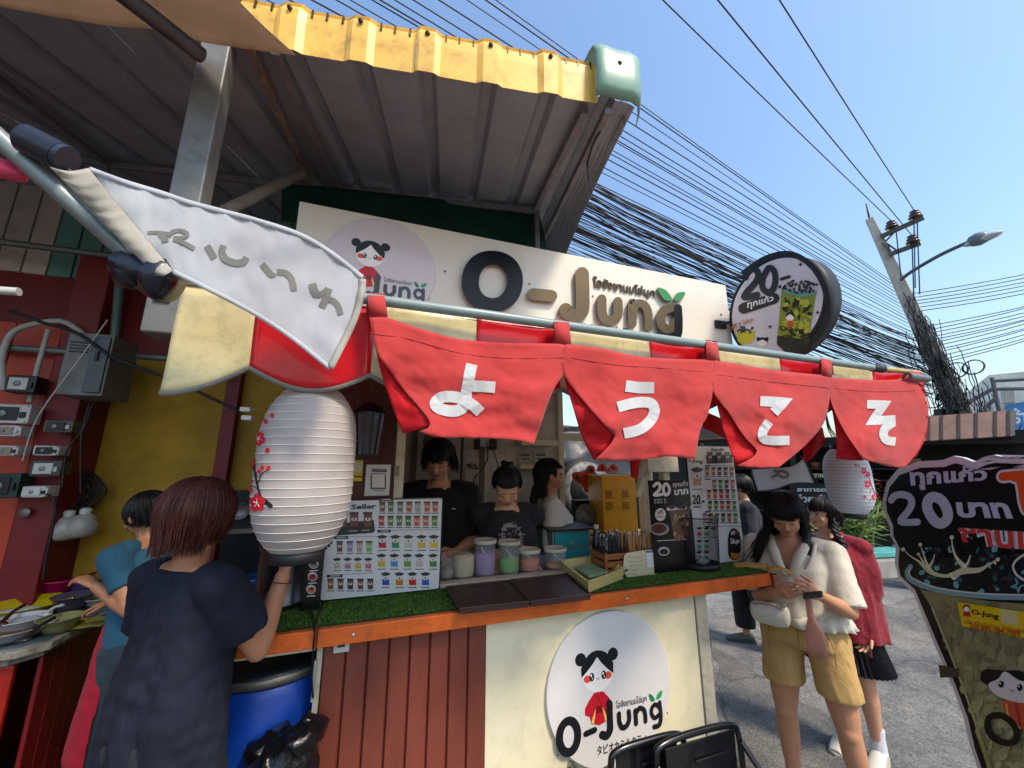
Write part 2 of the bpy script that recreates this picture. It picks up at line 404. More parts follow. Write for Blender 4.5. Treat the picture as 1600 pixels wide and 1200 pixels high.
# meter cabinet
cb = thing('meter_cabinet', 'grey steel meter cabinet hanging high on the red pillar', 'electrical box', onY(130, 620, 3.2))
A, B = onY(84, 616, 3.05), onY(128, 524, 3.05)
mb().box((A.x, 3.05, A.z), (B.x+.16, 3.33, B.z+.02)).build('cabinet_body', M('cabinet_grey', '#66665f', rough=.5, metal=.2, dirt=.2), cb, bev=.006)
mb().box((A.x+.13, 3.035, A.z+.02), (B.x+.15, 3.05, B.z)).build('cabinet_door', M('cabinet_door', '#4a4d50', rough=.45, metal=.3), cb, bev=.004)
mb().box((A.x+.16, 3.02, A.z+.22), (A.x+.175, 3.035, A.z+.28)).build('handle', M('black_plastic', '#101114', rough=.4), cb)
for k in range(4): mb().box((A.x+.02, 3.042, B.z-.05-k*.02), (A.x+.11, 3.05, B.z-.042-k*.02)).build('vent_slot', M('black_plastic'), cb)
# small electrical boxes
BP = M('black_plastic'); WP = M('white_plastic', '#b9b7b0', rough=.45, dirt=.1)
def ebox(x0, y0, x1, y1, lab, front, body, face):
    a, b = px_box(x0, y0, x1, y1, 3.22, .1); t = thing('electrical_box', lab, 'electrical box', V(((a[0]+b[0])/2, 3.3, a[2])))
    mb().box(a, b).build('box_body', body, t, bev=.006); w, h = b[0]-a[0], b[2]-a[2]
    mb().box((a[0]+w*.12, 3.212, a[2]+h*.15), (b[0]-w*.25, 3.22, b[2]-h*.15)).build('box_window', face, t, bev=.003)
    mb().box((b[0]-w*.2, 3.208, a[2]+h*.3), (b[0]-w*.08, 3.22, a[2]+h*.6)).build('switch', front, t)
    for sx_, sz_ in ((.06,.08),(.94,.92),(.94,.08)): mb().lathe([(0,0),(.005,0),(.004,.003),(0,.003)], (a[0]+w*sx_, 3.22, a[2]+h*sz_), 8, ax=(V((1,0,0)), V((0,0,1)), V((0,-1,0)))).build('screw', M('dull_metal'), t)
    if w > .1: mb().lathe([(0,0),(h*.16,0),(h*.16,.004),(0,.004)], (a[0]+w*.42, 3.212, a[2]+h*.5), 16, ax=(V((1,0,0)), V((0,0,1)), V((0,-1,0)))).build('dial', M('dial_face', '#8c8f8a', rough=.3, dirt=.5, scale=30), t)
ebox(12, 585, 52, 614, 'small dark meter with pale label between the two conduits', BP, BP, WP)
ebox(-20, 630, 42, 662, 'white framed meter with dark screen at the left picture edge', BP, WP, BP)
ebox(-12, 664, 30, 682, 'flat white box directly under the white framed meter', WP, WP, M('beige_plastic', '#8b8272'))
ebox(70, 656, 111, 676, 'clear covered breaker box highest on the red pillar', WP, M('smoke_plastic', '#3c4340', rough=.2), BP)
ebox(-10, 696, 26, 712, 'white outlet strip at the left picture edge', BP, WP, M('beige_plastic'))
ebox(53, 696, 90, 712, 'white double outlet on the red pillar', BP, WP, BP)
ebox(50, 720, 92, 744, 'clear covered switch box on the red pillar under the double outlet', WP, M('smoke_plastic'), WP)
ebox(35, 760, 72, 777, 'lowest white outlet on the red pillar with a plug in it', BP, WP, WP)
ebox(-20, 740, 24, 778, 'dark green box at the left picture edge above the pink tray', BP, M('green_box', '#12342b', rough=.5), BP)
# cables on the pillar
for n_, pts, r, lab in ((1, [(72,772),(84,780),(86,800),(80,835),(72,870),(68,905)], .007, 'black lead hanging from the lowest outlet'),
                     (2, [(145,630),(130,670),(105,705),(97,760)], .006, 'thin black cable hanging from the meter cabinet to the coil'),
                     (3, [(140,630),(128,675),(126,730),(126,770)], .006, 'second thin cable dropping beside the coil'),
                     (4, [(168,500),(125,560),(60,650),(35,720)], .004, 'pale slack wire slanting across the cabinet'),
                     (5, [(15,485),(70,505),(120,520),(180,560),(260,590),(380,645)], .010, 'thick black cable bundle slanting over the yellow wall')):
    props(mb().tube(cat([onY(*q, 3.02 if n_ > 3 else 3.2) for q in pts]), r, 6).build('cable', M('black_cable', '#0d0d10', rough=.5) if n_ != 4 else WPVC), lab, 'cable')
c = onY(123, 768, 3.58); co = mb()
for k in range(9):
    r = .055+.012*k; pts = []
    for i in range(28):
        a = 2*math.pi*i/28; pts.append(c+V((math.cos(a)*r*(1+.06*math.sin(3*a+k)), -.03-.008*(k % 4)+.01*math.sin(5*a+k), math.sin(a)*r*.95*(1+.05*math.sin(2*a+2*k)))))
    co.tube(pts, .006, 5, closed=True)
props(co.build('cable_coil', M('black_cable')), 'coil of black cable hung on the yellow wall', 'cable')
for (x, y), lab in (((104, 822), 'white cage bulb hanging under the cable coil, left one of two'), ((130, 818), 'white cage bulb hanging under the cable coil, right one of two')):
    c = onY(x, y, 3.45); t = thing('light_bulb', lab, 'light bulb', c-V((0,0,.09)), 'bulbs hanging under the cable coil')
    mb().lathe([(.0,-.085),(.05,-.085),(.078,-.06),(.08,-.01),(.05,.045),(.032,.06),(.0,.062)], c, 20).build('bulb_shade', M('milky_plastic', '#aaa59a', rough=.3, trans=.2), t)
    mb().lathe([(.028,.058),(.03,.09),(.018,.1),(0,.1)], c, 14).build('bulb_socket', WP, t)
    mb().tube(cat([c+V((0,0,.1)), c+V((.02,.03,.17)), c+V((.03,.05,.22))]), .004, 5).build('bulb_lead', M('black_cable'), t)
# round metal knob on the pillar
c = onY(40, 801, 3.33); em = mb(); em.lathe([(0,0),(.028,0),(.03,.008),(.026,.012),(0,.012)], c, 20, ax=(V((1,0,0)), V((0,0,1)), V((0,-1,0))))
props(em.build('round_knob', M('dull_metal', '#6f6a62', metal=.6, rough=.4)), 'small round metal knob on the lower red pillar', 'emblem')

# cook's counter at the left
PT = 1.0
c1, c2, c3 = onZ(0, 1018, .95), onZ(62, 1012, .95), onZ(182, 945, .95)
k0 = V((-5.2, c2.y+.02, 0)); kr = V((c3.x, 3.5, 0)); cx, cy = c2.x, c2.y
ctr = thing('cooking_counter', 'red panelled counter covered with bowls at the lower left', 'counter', (cx-1, cy+.3, .15))
corner = [(-5.2, cy), (cx-.08, cy), (cx, cy+.08), (c3.x+.02, 3.55), (-5.2, 3.55)]
mb().prism([(x, y, .91) for x, y in corner], (0,0,.035)).build('counter_top', M('worn_white_top', '#8f8a7c', rough=.5, dirt=.5, scale=5), ctr, bev=.006)
mb().prism([(x-.03, y+.03, .946) for x, y in corner], (0,0,.004)).build('oilcloth', M('oilcloth', '#53666e', rough=.3, var=.4, scale=6, dirt=.4), ctr)
mb().prism([(x-.05, y+.05, .87) for x, y in corner], (0,0,.035)).build('top_frame', M('worn_white_top'), ctr)
for k in range(14):
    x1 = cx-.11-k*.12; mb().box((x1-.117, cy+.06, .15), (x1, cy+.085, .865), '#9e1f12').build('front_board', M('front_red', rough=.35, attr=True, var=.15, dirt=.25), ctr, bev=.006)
dx, dy = (c3.x-cx-.02), (3.5-cy-.12); L = math.hypot(dx, dy)
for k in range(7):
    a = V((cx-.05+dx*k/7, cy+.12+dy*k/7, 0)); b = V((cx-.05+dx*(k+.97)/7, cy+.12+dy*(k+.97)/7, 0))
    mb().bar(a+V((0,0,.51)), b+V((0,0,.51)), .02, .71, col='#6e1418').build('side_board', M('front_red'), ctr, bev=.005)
# things on the cook's counter
zc = .951
def bowl(x, y, r, h, col, lab, nm='bowl', catg='bowl', t=.004, fill=None, rough=.3, z=None):
    z = z or zc; c = onZ(x, y, z)
    o = thing(nm, lab, catg, c)
    mb().lathe([(0,0),(r*.55,0),(r*.8,h*.4),(r,h),(r+.008,h+.002),(r+.004,h-.004),(r-t,h-.003),(r*.78,h*.42),(r*.5,.006),(0,.006)], c, 32).build('bowl_body', M('gloss_'+col, col, rough=rough, var=.1, coat=.3), o)
    if fill: mb().lathe([(0,h*.62),(r*.5,h*.6),(r*.83,h*.52)], c, 20).build('contents', M('food_'+fill, fill, rough=.6, var=.5, scale=60, bump=.8, bscale=90), o)
    return o
tr = thing('pink_tray', 'deep pink plastic basin at the back of the cooking counter', 'basin', onZ(30, 958, zc))
c = onZ(20, 950, zc)+V((-.12,.2,0)); rr = mb()
def rrect(cx, cy, z, a, b, r, n=5):
    P = []
    for sx, sy, a0 in ((1,1,0),(-1,1,90),(-1,-1,180),(1,-1,270)):
        for k in range(n+1):
            t = R_(a0+90*k/n); P.append(V((cx+sx*(a-r)+r*math.cos(t), cy+sy*(b-r)+r*math.sin(t), z)))
    return P
def rloft(rings, m=None, mat_=None, nm='x', par=None, col=None, **k):
    m = m or mb(); n = len(rings[0]); vs = [p for r in rings for p in r]
    fs = [(i*n+j, i*n+(j+1) % n, (i+1)*n+(j+1) % n, (i+1)*n+j) for i in range(len(rings)-1) for j in range(n)]
    m.add(vs, fs, col, True); return m
q = rloft([rrect(c.x,c.y,c.z,.30,.17,.05), rrect(c.x,c.y,c.z+.13,.36,.21,.07), rrect(c.x,c.y,c.z+.135,.375,.225,.08), rrect(c.x,c.y,c.z+.125,.375,.225,.08), rrect(c.x,c.y,c.z+.13,.35,.2,.07), rrect(c.x,c.y,c.z+.01,.29,.16,.05)])
q.add(rrect(c.x,c.y,c.z+.008,.29,.16,.05), [tuple(range(24))]); q.build('basin_body', M('pink_plastic', '#b3175c', rough=.35, trl=.1), tr)
bowl(40, 962, .17, .07, '#b9a412', 'wide yellow plastic bowl in the middle of the cooking counter')
bowl(12, 1000, .15, .06, '#9aa0a4', 'steel wok nearest the counter edge at the left', rough=.2, fill='#5a3a22')
bowl(28, 990, .10, .075, '#b7bcc0', 'small steel basin behind the wok', rough=.15)
bowl(90, 987, .085, .07, '#7c7f52', 'cloudy tub of greens near the counter corner', fill='#5c6a20')
bowl(160, 945, .105, .055, '#b9bdb6', 'white enamel bowl on the right corner of the counter', fill='#a9b09a')
bowl(110, 955, .09, .09, '#4a4250', 'dark plastic bowl behind the tub of greens', fill='#3a2a30')
bowl(125, 930, .10, .10, '#6a4a86', 'purple plastic bowl in front of the cook')
bowl(75, 940, .07, .06, '#c7c3b8', 'pale bowl beside the purple one', fill='#8a5a3a')
bowl(14, 975, .11, .05, '#8fa0a8', 'glass bowl left of the yellow bowl')
for (x0,y0,x1,y1), lab, col in (((36,1000,85,965), 'long steel ladle lying across the wok', '#2a2a2c'), ((0,975,38,945), 'brown wooden spoon resting in the yellow bowl', '#3a1c14'), ((70,960,100,945), 'steel spoon behind the tub of greens', '#b0b0b0')):
    a, b = onZ(x0,y0,1.03), onZ(x1,y1,1.07); props(mb().tube([a, a.lerp(b,.5)+V((0,0,.012)), b], [.012,.007,.009], 8).ell(a, .03,.02,.01).build('ladle', M('tool_'+col, col, rough=.35, metal=.3)), lab, 'utensil')
cl = mb(); c = onZ(120, 978, zc)
g_, f_ = [], []
for j in range(9):
    for i in range(9): g_.append(c+V(((i-4)*.035, (j-4)*.022, .012+.012*noise.noise(V((i*.6, j*.6, 1))))))
cl.add(g_, [(j*9+i, j*9+i+1, (j+1)*9+i+1, (j+1)*9+i) for j in range(8) for i in range(8)], None, True)
props(cl.build('cloth', M('yellow_green_cloth', '#8b8a3a', rough=.9)), 'crumpled yellow green cloth beside the white enamel bowl', 'cloth')

# behind the woman: dark cooking range with pans, seen right of her head
rg = thing('cooking_range', 'dark cooking range with pans behind the woman in navy', 'stove', (-.75, 2.9, .15))
mb().box((-1.0, 2.75, .15), (-.32, 3.4, 1.02)).build('range_body', M('dark_range', '#15161a', rough=.4, metal=.4), rg, bev=.01)
mb().box((-1.0, 3.42, 1.02), (-.3, 3.5, 1.62)).build('splashback', M('dark_range'), rg, bev=.01)
mb().box((-.60, 3.05, 1.02), (-.34, 3.35, 1.30)).build('rice_cooker', M('dark_pan', '#22222a', rough=.35, metal=.5), rg, bev=.03)
for x in (-.9, -.74, -.58): mb().lathe([(0,0),(.05,0),(.06,.02),(.058,.02),(.048,.004),(0,.004)], (x, 3.40, 1.48), 20, ax=(V((1,0,0)), V((0,0,1)), V((0,-1,0)))).build('hanging_pan', M('dull_metal'), rg)
mb().box((-.95, 3.2, 1.35), (-.32, 3.5, 1.38)).build('shelf', M('dull_metal'), rg)
mb().lathe([(0,0),(.1,0),(.11,.12),(.115,.13),(.1,.12),(.09,.01),(0,.01)], (-.62, 2.9, 1.02), 24).build('blue_pot', M('blue_enamel', '#1d4a72', rough=.3), rg)
mb().lathe([(0,0),(.12,0),(.13,.09),(.12,.09),(.11,.01),(0,.01)], (-.42, 2.85, 1.02), 24).build('pan', M('dark_pan'), rg)
mb().box((-.8, 3.3, 1.38), (-.5, 3.45, 1.58)).build('white_carton', M('carton', '#6f6f6c'), rg, bev=.004)
# ================================================================== CANOPY ROOF (yawed against the kiosk, rising to the back)
ya = R_(9.2); eu = V((math.cos(ya), -math.sin(ya), 0)); ew = V((math.sin(ya), math.cos(ya), 0)); HF, WF, SL = 1.6, 1.343, .26
def RP(u, w, d=0): return eu*u + ew*w + V((0,0, CAM_H+HF+SL*(w-WF)+d))
rn = (ew + V((0,0,SL))).cross(eu).normalized()
RO = RP(0, WF)
def roofpx(x, y, d=0): return onP(x, y, RO+V((0,0,d)), rn)
roof = thing('canopy_roof', 'dark grey corrugated canopy roof with yellow flashing over the kiosk', 'roof', V((-1.5, 2.2, 3.3)))
RS = M('roof_sheet', '#8d97a4', rough=.5, metal=.25, var=.12, scale=4, dirt=.12)
WB = 3.5
def uedge(w): return .80+.107*(w-WF)
rib = .262; u_r = .66
def rprof(u):
    t = ((u_r-u) % rib)/rib   # rib centre at t=0
    t = min(t, 1-t)*rib
    return .034 if t < .018 else (.034*(1-(t-.018)/.022) if t < .04 else 0)
for s_ in range(11):
    ub = u_r+.13 - s_*rib*2; ua = ub-rib*2
    if s_ == 0: ub = None
    us = []
    base = [ua + k*rib/12 for k in range(25)]
    extra = [u_r-m*rib+o for m in range(0, 25) for o in (-.04,-.018,.018,.04)]
    us = sorted(set([round(x,4) for x in base+extra if ua <= x <= ua+2*rib+1e-6]))
    b = mb(); n_ = 9; vs = []
    for j in range(n_):
        w = WF-.02 + (WB-WF)*j/(n_-1)
        for u in us:
            uu = u if s_ else ua+(u-ua)*(uedge(w)-ua)/(2*rib)
            bend = 0
            if s_ == 0 and uu > .74: bend = -.9*(uu-.74)**2*6
            vs.append(RP(uu, w, .012+rprof(u)+bend+ (.002 if s_ % 2 else 0)))
    N = len(us); b.add(vs, [(j*N+i, j*N+i+1, (j+1)*N+i+1, (j+1)*N+i) for j in range(n_-1) for i in range(N-1)])
    b.build('roof_sheet', RS, roof, solid=.0015)
# ragged right edge drip strip
b = mb()
for k in range(13):
    w = WF+.05+k*.17; b.add([RP(uedge(w)-.03, w, .02)]+[RP(uedge(w+.17*t)-.03+.025*math.sin(math.pi*t), w+.17*t, -.015-.022*math.sin(math.pi*t)**2) for t in (0,.25,.5,.75,1)]+[RP(uedge(w+.17)-.03, w+.17, .02)], [tuple(range(7))])
b.build('edge_flashing', RS, roof, solid=.002)
# yellow flashing pieces
YF = M('yellow_flashing', '#eebb52', rough=.45, var=.12, scale=3, dirt=.32, bump=.12, bscale=9)
prof = [(0,0),(-.004,.07),(-.008,.14),(-.006,.19),(.008,.212),(.004,.22),(.018,.232),(.014,.24),(.03,.25),(.06,.256)]
def flash(u0, u1, w0, name, mat_, pr, ribs=True, lift=0):
    us = sorted(set([round(u0+(u1-u0)*k/10,4) for k in range(11)] + [round(u_r-m*rib+o,4) for m in range(0,24) for o in (-.056,-.030,.030,.056) if u0 < u_r-m*rib+o < u1]))
    b = mb(); vs = []
    for dw, dz in pr:
        for u in us:
            t = ((u_r-u) % rib); t = min(t, rib-t); r = (.015 if t < .030 else (.015*(1-(t-.030)/.026) if t < .056 else 0)) if ribs else 0
            top = .5*r if dz > .2 else 0
            vs.append(RP(u, w0+dw-r, dz-.03-SL*dw+top+lift + .004*noise.noise(V((u*9, dz*8, 1)))))
    N = len(us); b.add(vs, [(j*N+i, j*N+i+1, (j+1)*N+i+1, (j+1)*N+i) for j in range(len(pr)-1) for i in range(N-1)], None, False)
    return b.build(name, mat_, roof, solid=.002)
for k in range(5):
    u1 = .615 - k*3*rib; u0 = u1-3*rib+.004
    flash(u0, u1, WF-.03+(.004 if k % 2 else 0), 'yellow_flashing', YF, prof)
for k in range(15):
    u = u_r-.262*(k+1)
    mb().lathe([(0,.0),(.010,.0),(.010,.006),(.004,.006),(.004,.012),(0,.012)], RP(u, WF-.053, .155), 8, ax=(eu, V((0,0,1)), -ew)).build('screw', M('rusty_screw', '#4a3a2a', metal=.6, rough=.5), roof)
    for o in (.075, .13, .19):
        mb().obox(RP(u+o, WF-.034, .165), eu*.0035, ew*.004, V((0,0,.02))).build('fold_notch', M('rusty_screw'), roof)
# green corner cap
GC = M('green_flashing', '#7fa390', rough=.4, var=.08, scale=3, dirt=.12)
b = mb(); vs = []; us = [.60,.615,.64,.70,.76,.80,.83,.85,.855]
P2 = [(-.02,-.02),(-.045,.03),(-.05,.10),(-.05,.2),(-.03,.245),(.02,.262),(.10,.265)]
for dw, dz in P2:
    for u in us:
        k = max(0, (u-.78)/.075); vs.append(RP(u - (.01 if u < .61 else 0), WF-.04+dw+(.14*k*k if k else 0)- (.012 if .61 < u < .65 else 0), dz-.05*k*k*(1 if dz > .2 else .2)))
N = len(us); b.add(vs, [(j*N+i, j*N+i+1, (j+1)*N+i+1, (j+1)*N+i) for j in range(len(P2)-1) for i in range(N-1)], None, True)
b.build('corner_cap', GC, roof, solid=.003)
mb().lathe([(0,0),(.011,0),(.011,.006),(.004,.008),(0,.014)], RP(.70, WF-.088, .15), 8, ax=(eu, V((0,0,1)), -ew)).build('screw', M('rusty_screw'), roof)
# steel under the roof
ST = M('frame_steel', '#77767c', rough=.5, metal=.35, var=.2, scale=6, dirt=.25)
RUST = M('rusty_steel', '#80726a', rough=.6, metal=.3, var=.35, scale=14, dirt=.55)
def rbar(a, b, w=.035, d=-.03, m=ST, nm='rafter', h=None): mb().bar(roofpx(*a, d), roofpx(*b, d), w, h or w, up=rn).build(nm, m, roof, bev=.003)
rbar((-60,80),(168,256)); rbar((383,55),(505,330), m=RUST); rbar((430,78),(531,300)); rbar((914,172),(836,328)); rbar((950,172),(846,384), .03, -.05); rbar((-150,205),(170,257), nm='back_beam'); rbar((170,257),(505,296), nm='back_beam'); rbar((505,296),(838,330), nm='back_beam')
A = roofpx(838,330,-.03)
mb().bar(A, A-V((0,0,.42)), .035).build('post', ST, roof)
B = roofpx(531,300,-.03); mb().bar(B, B-V((0,0,.3)), .03).build('post', ST, roof)
C = roofpx(168,258,-.03); mb().bar(C, C-V((0,0,.3)), .03).build('post', ST, roof)
mb().cyl(roofpx(472,270,-.05), onY(352,330,2.0), .028).build('brace', M('cream_steel', '#8f8a7e', rough=.5, dirt=.2), roof)
mb().tube(cat([roofpx(938,205,-.08), roofpx(928,222,-.11), roofpx(921,245,-.10), roofpx(918,262,-.16), roofpx(925,300,-.12)]), .006, 5).build('loose_strap', M('black_cable'), roof)
# hanging dark green tarpaulin behind the sign and the darker sheets over the striped wall
def sheetpx(name, poly, Y, m, lab, catg, amp=.03, n=14):
    g, f = coons(*poly, n, n); vs = []
    for x, y, u, v in g: vs.append(onY(x, y, Y + amp*noise.noise(V((x*.02, y*.02, Y*3))) + amp*.4*noise.noise(V((x*.07, y*.05, 9)))))
    return props(mb().add(vs, f, None, True).build(name, m, solid=.002), lab, catg)
GT = M('green_tarp', '#0c4034', rough=.6, var=.35, scale=5, bump=.2, bscale=12, trl=.25)
sheetpx('green_tarpaulin', ([(440,280),(640,300),(842,324)], [(440,345),(640,372),(858,402)], [(440,286),(440,345)], [(842,330),(858,402)]), 2.46, GT, 'dark green tarpaulin hung behind the top edge of the long sign', 'tarpaulin')
sheetpx('green_tarpaulin', ([(-40,205),(230,262),(470,292)], [(-40,262),(230,296),(470,330)], [(-40,205),(-40,262)], [(470,292),(470,330)]), 3.4, M('dark_tarp', '#0b1f20', rough=.7, trl=.1), 'blackish tarpaulin over the striped cladding', 'tarpaulin')
# tan tarpaulin near the camera, top left
g, f = coons([(-60,-60),(150,-60),(360,-12)], [(-60,2),(0,10),(80,25),(170,40),(250,47),(320,66),(400,78),(462,86)], [(-60,-60),(-60,2)], [(360,-12),(405,34),(462,86)], 26, 8)
vs = [roofpx(x, y, -.10-.05*(1-v)+.012*math.sin(u*22)*v + .02*noise.noise(V((x*.02, y*.03, 2)))) for x, y, u, v in g]
props(mb().add(vs, f, None, True).build('tan_tarpaulin', M('tan_tarp', '#b3a08e', rough=.7, var=.1, scale=3, bump=.15, bscale=15, trl=.5), solid=.002), 'tan canvas tarpaulin edge at the top left under the yellow flashing', 'tarpaulin')
props(mb().cyl(roofpx(165,-30,-.2), roofpx(314,86,-.2), .026).build('steel_pipe', M('dark_pipe', '#4d4c52', rough=.45, metal=.5, dirt=.3)), 'dark steel pipe slanting across the tan tarpaulin', 'pipe')
# steel post with bolted end
post = thing('steel_post', 'grey square steel post hanging from the canopy left of the sign', 'post', V((-.75, 1.7, 2.3)))
YQ = roofpx(337, 66).y-.06; T = onY(337, 66, YQ); zb = onY(250, 520, YQ).z
mb().box((T.x-.045, YQ, zb), (T.x+.045, YQ+.08, T.z+.05)).build('post_tube', M('galv_steel', '#706f6a', rough=.5, metal=.3, var=.12, scale=5, dirt=.25), post, bev=.006)
mb().box((T.x-.026, YQ-.007, zb+.10), (T.x+.018, YQ, zb+.15)).build('bolt_plate', M('galv_steel'), post, bev=.002)
mb().lathe([(0,0),(.011,0),(.011,.008),(.005,.008),(.005,.014),(0,.014)], (T.x-.005, YQ-.007, zb+.125), 6, ax=(V((1,0,0)), V((0,0,1)), V((0,-1,0)))).build('bolt', M('bright_bolt', '#b5b2aa', metal=.8, rough=.3), post)

# ================================================================== KIOSK
YC, YP, YW = 1.74, 1.81, 2.08           # counter front, panel, window wall
kio = thing('drinks_kiosk', 'cream and brown drinks kiosk with an open serving window', 'kiosk', (.9, 2.3, 0))
CRM = M('cream_paint', '#e4dab8', rough=.45, var=.06, scale=3, dirt=.11, bump=.06, bscale=25)
CRM2 = M('cream_wood', '#c9bfa6', rough=.6, var=.1, scale=6, dirt=.3)
BRN = M('brown_board', rough=.5, attr=True, var=.12, scale=3, dirt=.18, stretch=(1,1,.3))
xl = onY(497, 1050, YP).x; xm = onY(758, 1050, YP).x; xr = onY(1100, 1000, YP).x
nb = 8; bw = (xm-xl-.01)/nb
for k in range(nb):
    b = mb(); a = xl+.012+k*bw
    b.prism([(a+.001, YP, 0), (a+.006, YP-.009, 0), (a+bw-.006, YP-.009, 0), (a+bw-.001, YP, 0), (a+bw-.001, YP+.012, 0), (a+.001, YP+.012, 0)], (0,0,1.135), '#75382a')
    b.build('front_board', BRN, kio)
mb().box((xl-.01, YP-.002, 0), (xl+.01, YP+.012, 1.12)).build('white_edge_strip', CRM2, kio)
mb().box((xl, YP+.013, 0), (xm, YP+.04, 1.13)).build('backing_board', M('backing', '#5a2b22'), kio)
mb().box((xm+.001, YP-.006, 0), (xr-.05, YP+.03, 1.135)).build('white_panel', CRM, kio, bev=.002)
mb().box((xr-.042, YP-.012, 0), (xr+.03, YP+.03, 1.14)).build('corner_post', CRM2, kio, bev=.004)
mb().box((xr-.049, YP-.004, 0), (xr-.043, YP+.02, 1.13)).build('post_groove', M('groove', '#6b6455'), kio)
mb().box((xr+.0, YP+.031, .12), (xr+.03, 2.9, 1.14)).build('side_panel', CRM, kio)
mb().box((xr+.031, YP-.01, .86), (xr+.038, YP+.01, .90)).build('hinge', M('dull_metal'), kio)
mb().box((-.2, 2.14, .2), (-.14, 3.1, 1.15)).build('side_panel', M('backing'), kio)
# counter top
lx, rx = onZ(372, 999, 1.2).x, onZ(1214, 894, 1.2).x
CY1 = YW+.02
mb().box((lx, YC+.03, 1.15), (rx-.02, CY1, 1.196)).build('counter_board', M('board_wood', '#5c3a26', rough=.7), kio)
ORG = M('orange_paint', '#d4621f', rough=.45, var=.12, scale=7, dirt=.22, bump=.15, bscale=40)
sx = [lx, onZ(500,975,1.2).x, onZ(1150,903,1.2).x, rx]
for a, b_ in zip(sx, sx[1:]): mb().box((a, YC, 1.138), (b_-.003, YC+.03, 1.2)).build('orange_edge_board', ORG, kio, bev=.004)
mb().box((rx-.03, YC+.031, 1.138), (rx, CY1, 1.2)).build('orange_edge_board', ORG, kio, bev=.003)
for x in (onZ(552,985,1.2).x, onZ(1010,940,1.2).x): mb().lathe([(0,0),(.009,0),(.007,.003),(0,.004)], (x, YC, 1.168), 10, ax=(V((1,0,0)), V((0,0,1)), V((0,-1,0)))).build('screw', M('bright_bolt'), kio)
mb().box((lx-.02, YC+.02, 1.125), (lx+.25, YC+.05, 1.138)).build('white_strip', CRM2, kio)
# artificial grass: blades as one mass
gx0, gx1, gy0, gy1 = lx+.01, rx-.035, YC+.034, CY1-.01
seam = onZ(497, 960, 1.21).x
base_ = mb().box((gx0, gy0, 1.1965), (seam-.004, gy1, 1.203)).box((seam+.004, gy0, 1.1965), (gx1, gy1, 1.203))
base_.build('grass_mat', M('grass_mat', '#20380f', rough=.9, var=.3, scale=30), kio)
rg_ = np.random.RandomState(3); NB = 26000
bx = rg_.uniform(gx0, gx1, NB); by = rg_.uniform(gy0, gy1, NB); keep = abs(bx-seam) > .006; bx, by = bx[keep], by[keep]; NB = len(bx)
h = rg_.uniform(.007, .014, NB); an = rg_.uniform(0, 6.28, NB); ln = rg_.uniform(.0, .009, NB); an2 = rg_.uniform(0, 6.28, NB); wd = .0016
vs = np.zeros((NB, 3, 3)); dx, dy = np.cos(an)*wd, np.sin(an)*wd
vs[:,0] = np.stack([bx-dx, by-dy, np.full(NB,1.2)],1); vs[:,1] = np.stack([bx+dx, by+dy, np.full(NB,1.2)],1); vs[:,2] = np.stack([bx+np.cos(an2)*ln, by+np.sin(an2)*ln, 1.2+h],1)
c0 = V((.9, 1.9, 1.2)); me = bpy.data.meshes.new('grass_blades'); me.vertices.add(NB*3); me.vertices.foreach_set('co', (vs-np.array(c0)).ravel()); me.loops.add(NB*3); me.polygons.add(NB)
me.loops.foreach_set('vertex_index', np.arange(NB*3)); me.polygons.foreach_set('loop_start', np.arange(0, NB*3, 3)); me.polygons.foreach_set('loop_total', np.full(NB, 3)); me.update()
me.materials.append(M('grass_blade', '#5c8c2c', rough=.6, var=.45, scale=25, trl=.2)); go = bpy.data.objects.new('grass_blades', me); COL.objects.link(go); go.parent = kio; go.location = c0-V(kio.location); go['kind'] = 'stuff'
# window wall: brown boards left of the opening, jamb, sill
wx0 = -.32; jx = onY(617, 730, YW).x
for k in range(6):
    w_ = (jx-.005-wx0)/6; a = wx0+k*w_; mb().box((a+.001, YW, 1.2), (a+w_-.001, YW+.02, 2.62), '#4a1512').build('wall_board', BRN, kio, bev=.003)
mb().box((jx, YW-.02, 1.2), (jx+.045, YW+.05, 2.62)).build('window_jamb', CRM2, kio, bev=.003)
for z in (1.52, 1.75): mb().box((jx-.004, YW-.026, z), (jx+.02, YW-.02, z+.05)).build('hinge', M('dull_metal'), kio)
sl0, sl1 = jx-.2, 2.2
mb().box((sl0, YW-.005, 1.2), (sl1, YW+.06, 1.222)).build('window_sill', CRM2, kio, bev=.003)
mb().box((sl0, YW+.061, 1.18), (1.95, YW+.42, 1.2)).build('inner_shelf', M('inner_shelf', '#b3aca0'), kio)
mb().box((-.35, YW+.03, 2.66), (2.45, 3.2, 2.70)).build('ceiling_board', M('kiosk_ceiling', '#c9c1b2', rough=.7), kio)
# back wall panels, right part open
BWY = 3.1
wm = M('inner_wall', '#cdc7bd', rough=.7, var=.1, scale=3, dirt=.25, bump=.1, bscale=20)
bx1 = onY(872, 740, BWY).x
xs = [-.2, .28, .82, bx1]
for a, b_ in zip(xs, xs[1:]): mb().box((a, BWY, .2), (b_-.006, BWY+.04, 2.66)).build('wall_panel', wm, kio)
mb().box((bx1, BWY-.03, .2), (bx1+.05, BWY+.04, 2.66)).build('frame_post', CRM, kio, bev=.004)
mb().box((bx1+.051, BWY-.02, 2.02), (2.4, BWY+.03, 2.08)).build('frame_rail', CRM, kio, bev=.004)
for x in (.28, .82): mb().box((x-.02, BWY-.012, .2), (x+.02, BWY, 2.66)).build('joint_strip', M('joint', '#6e6a62'), kio)
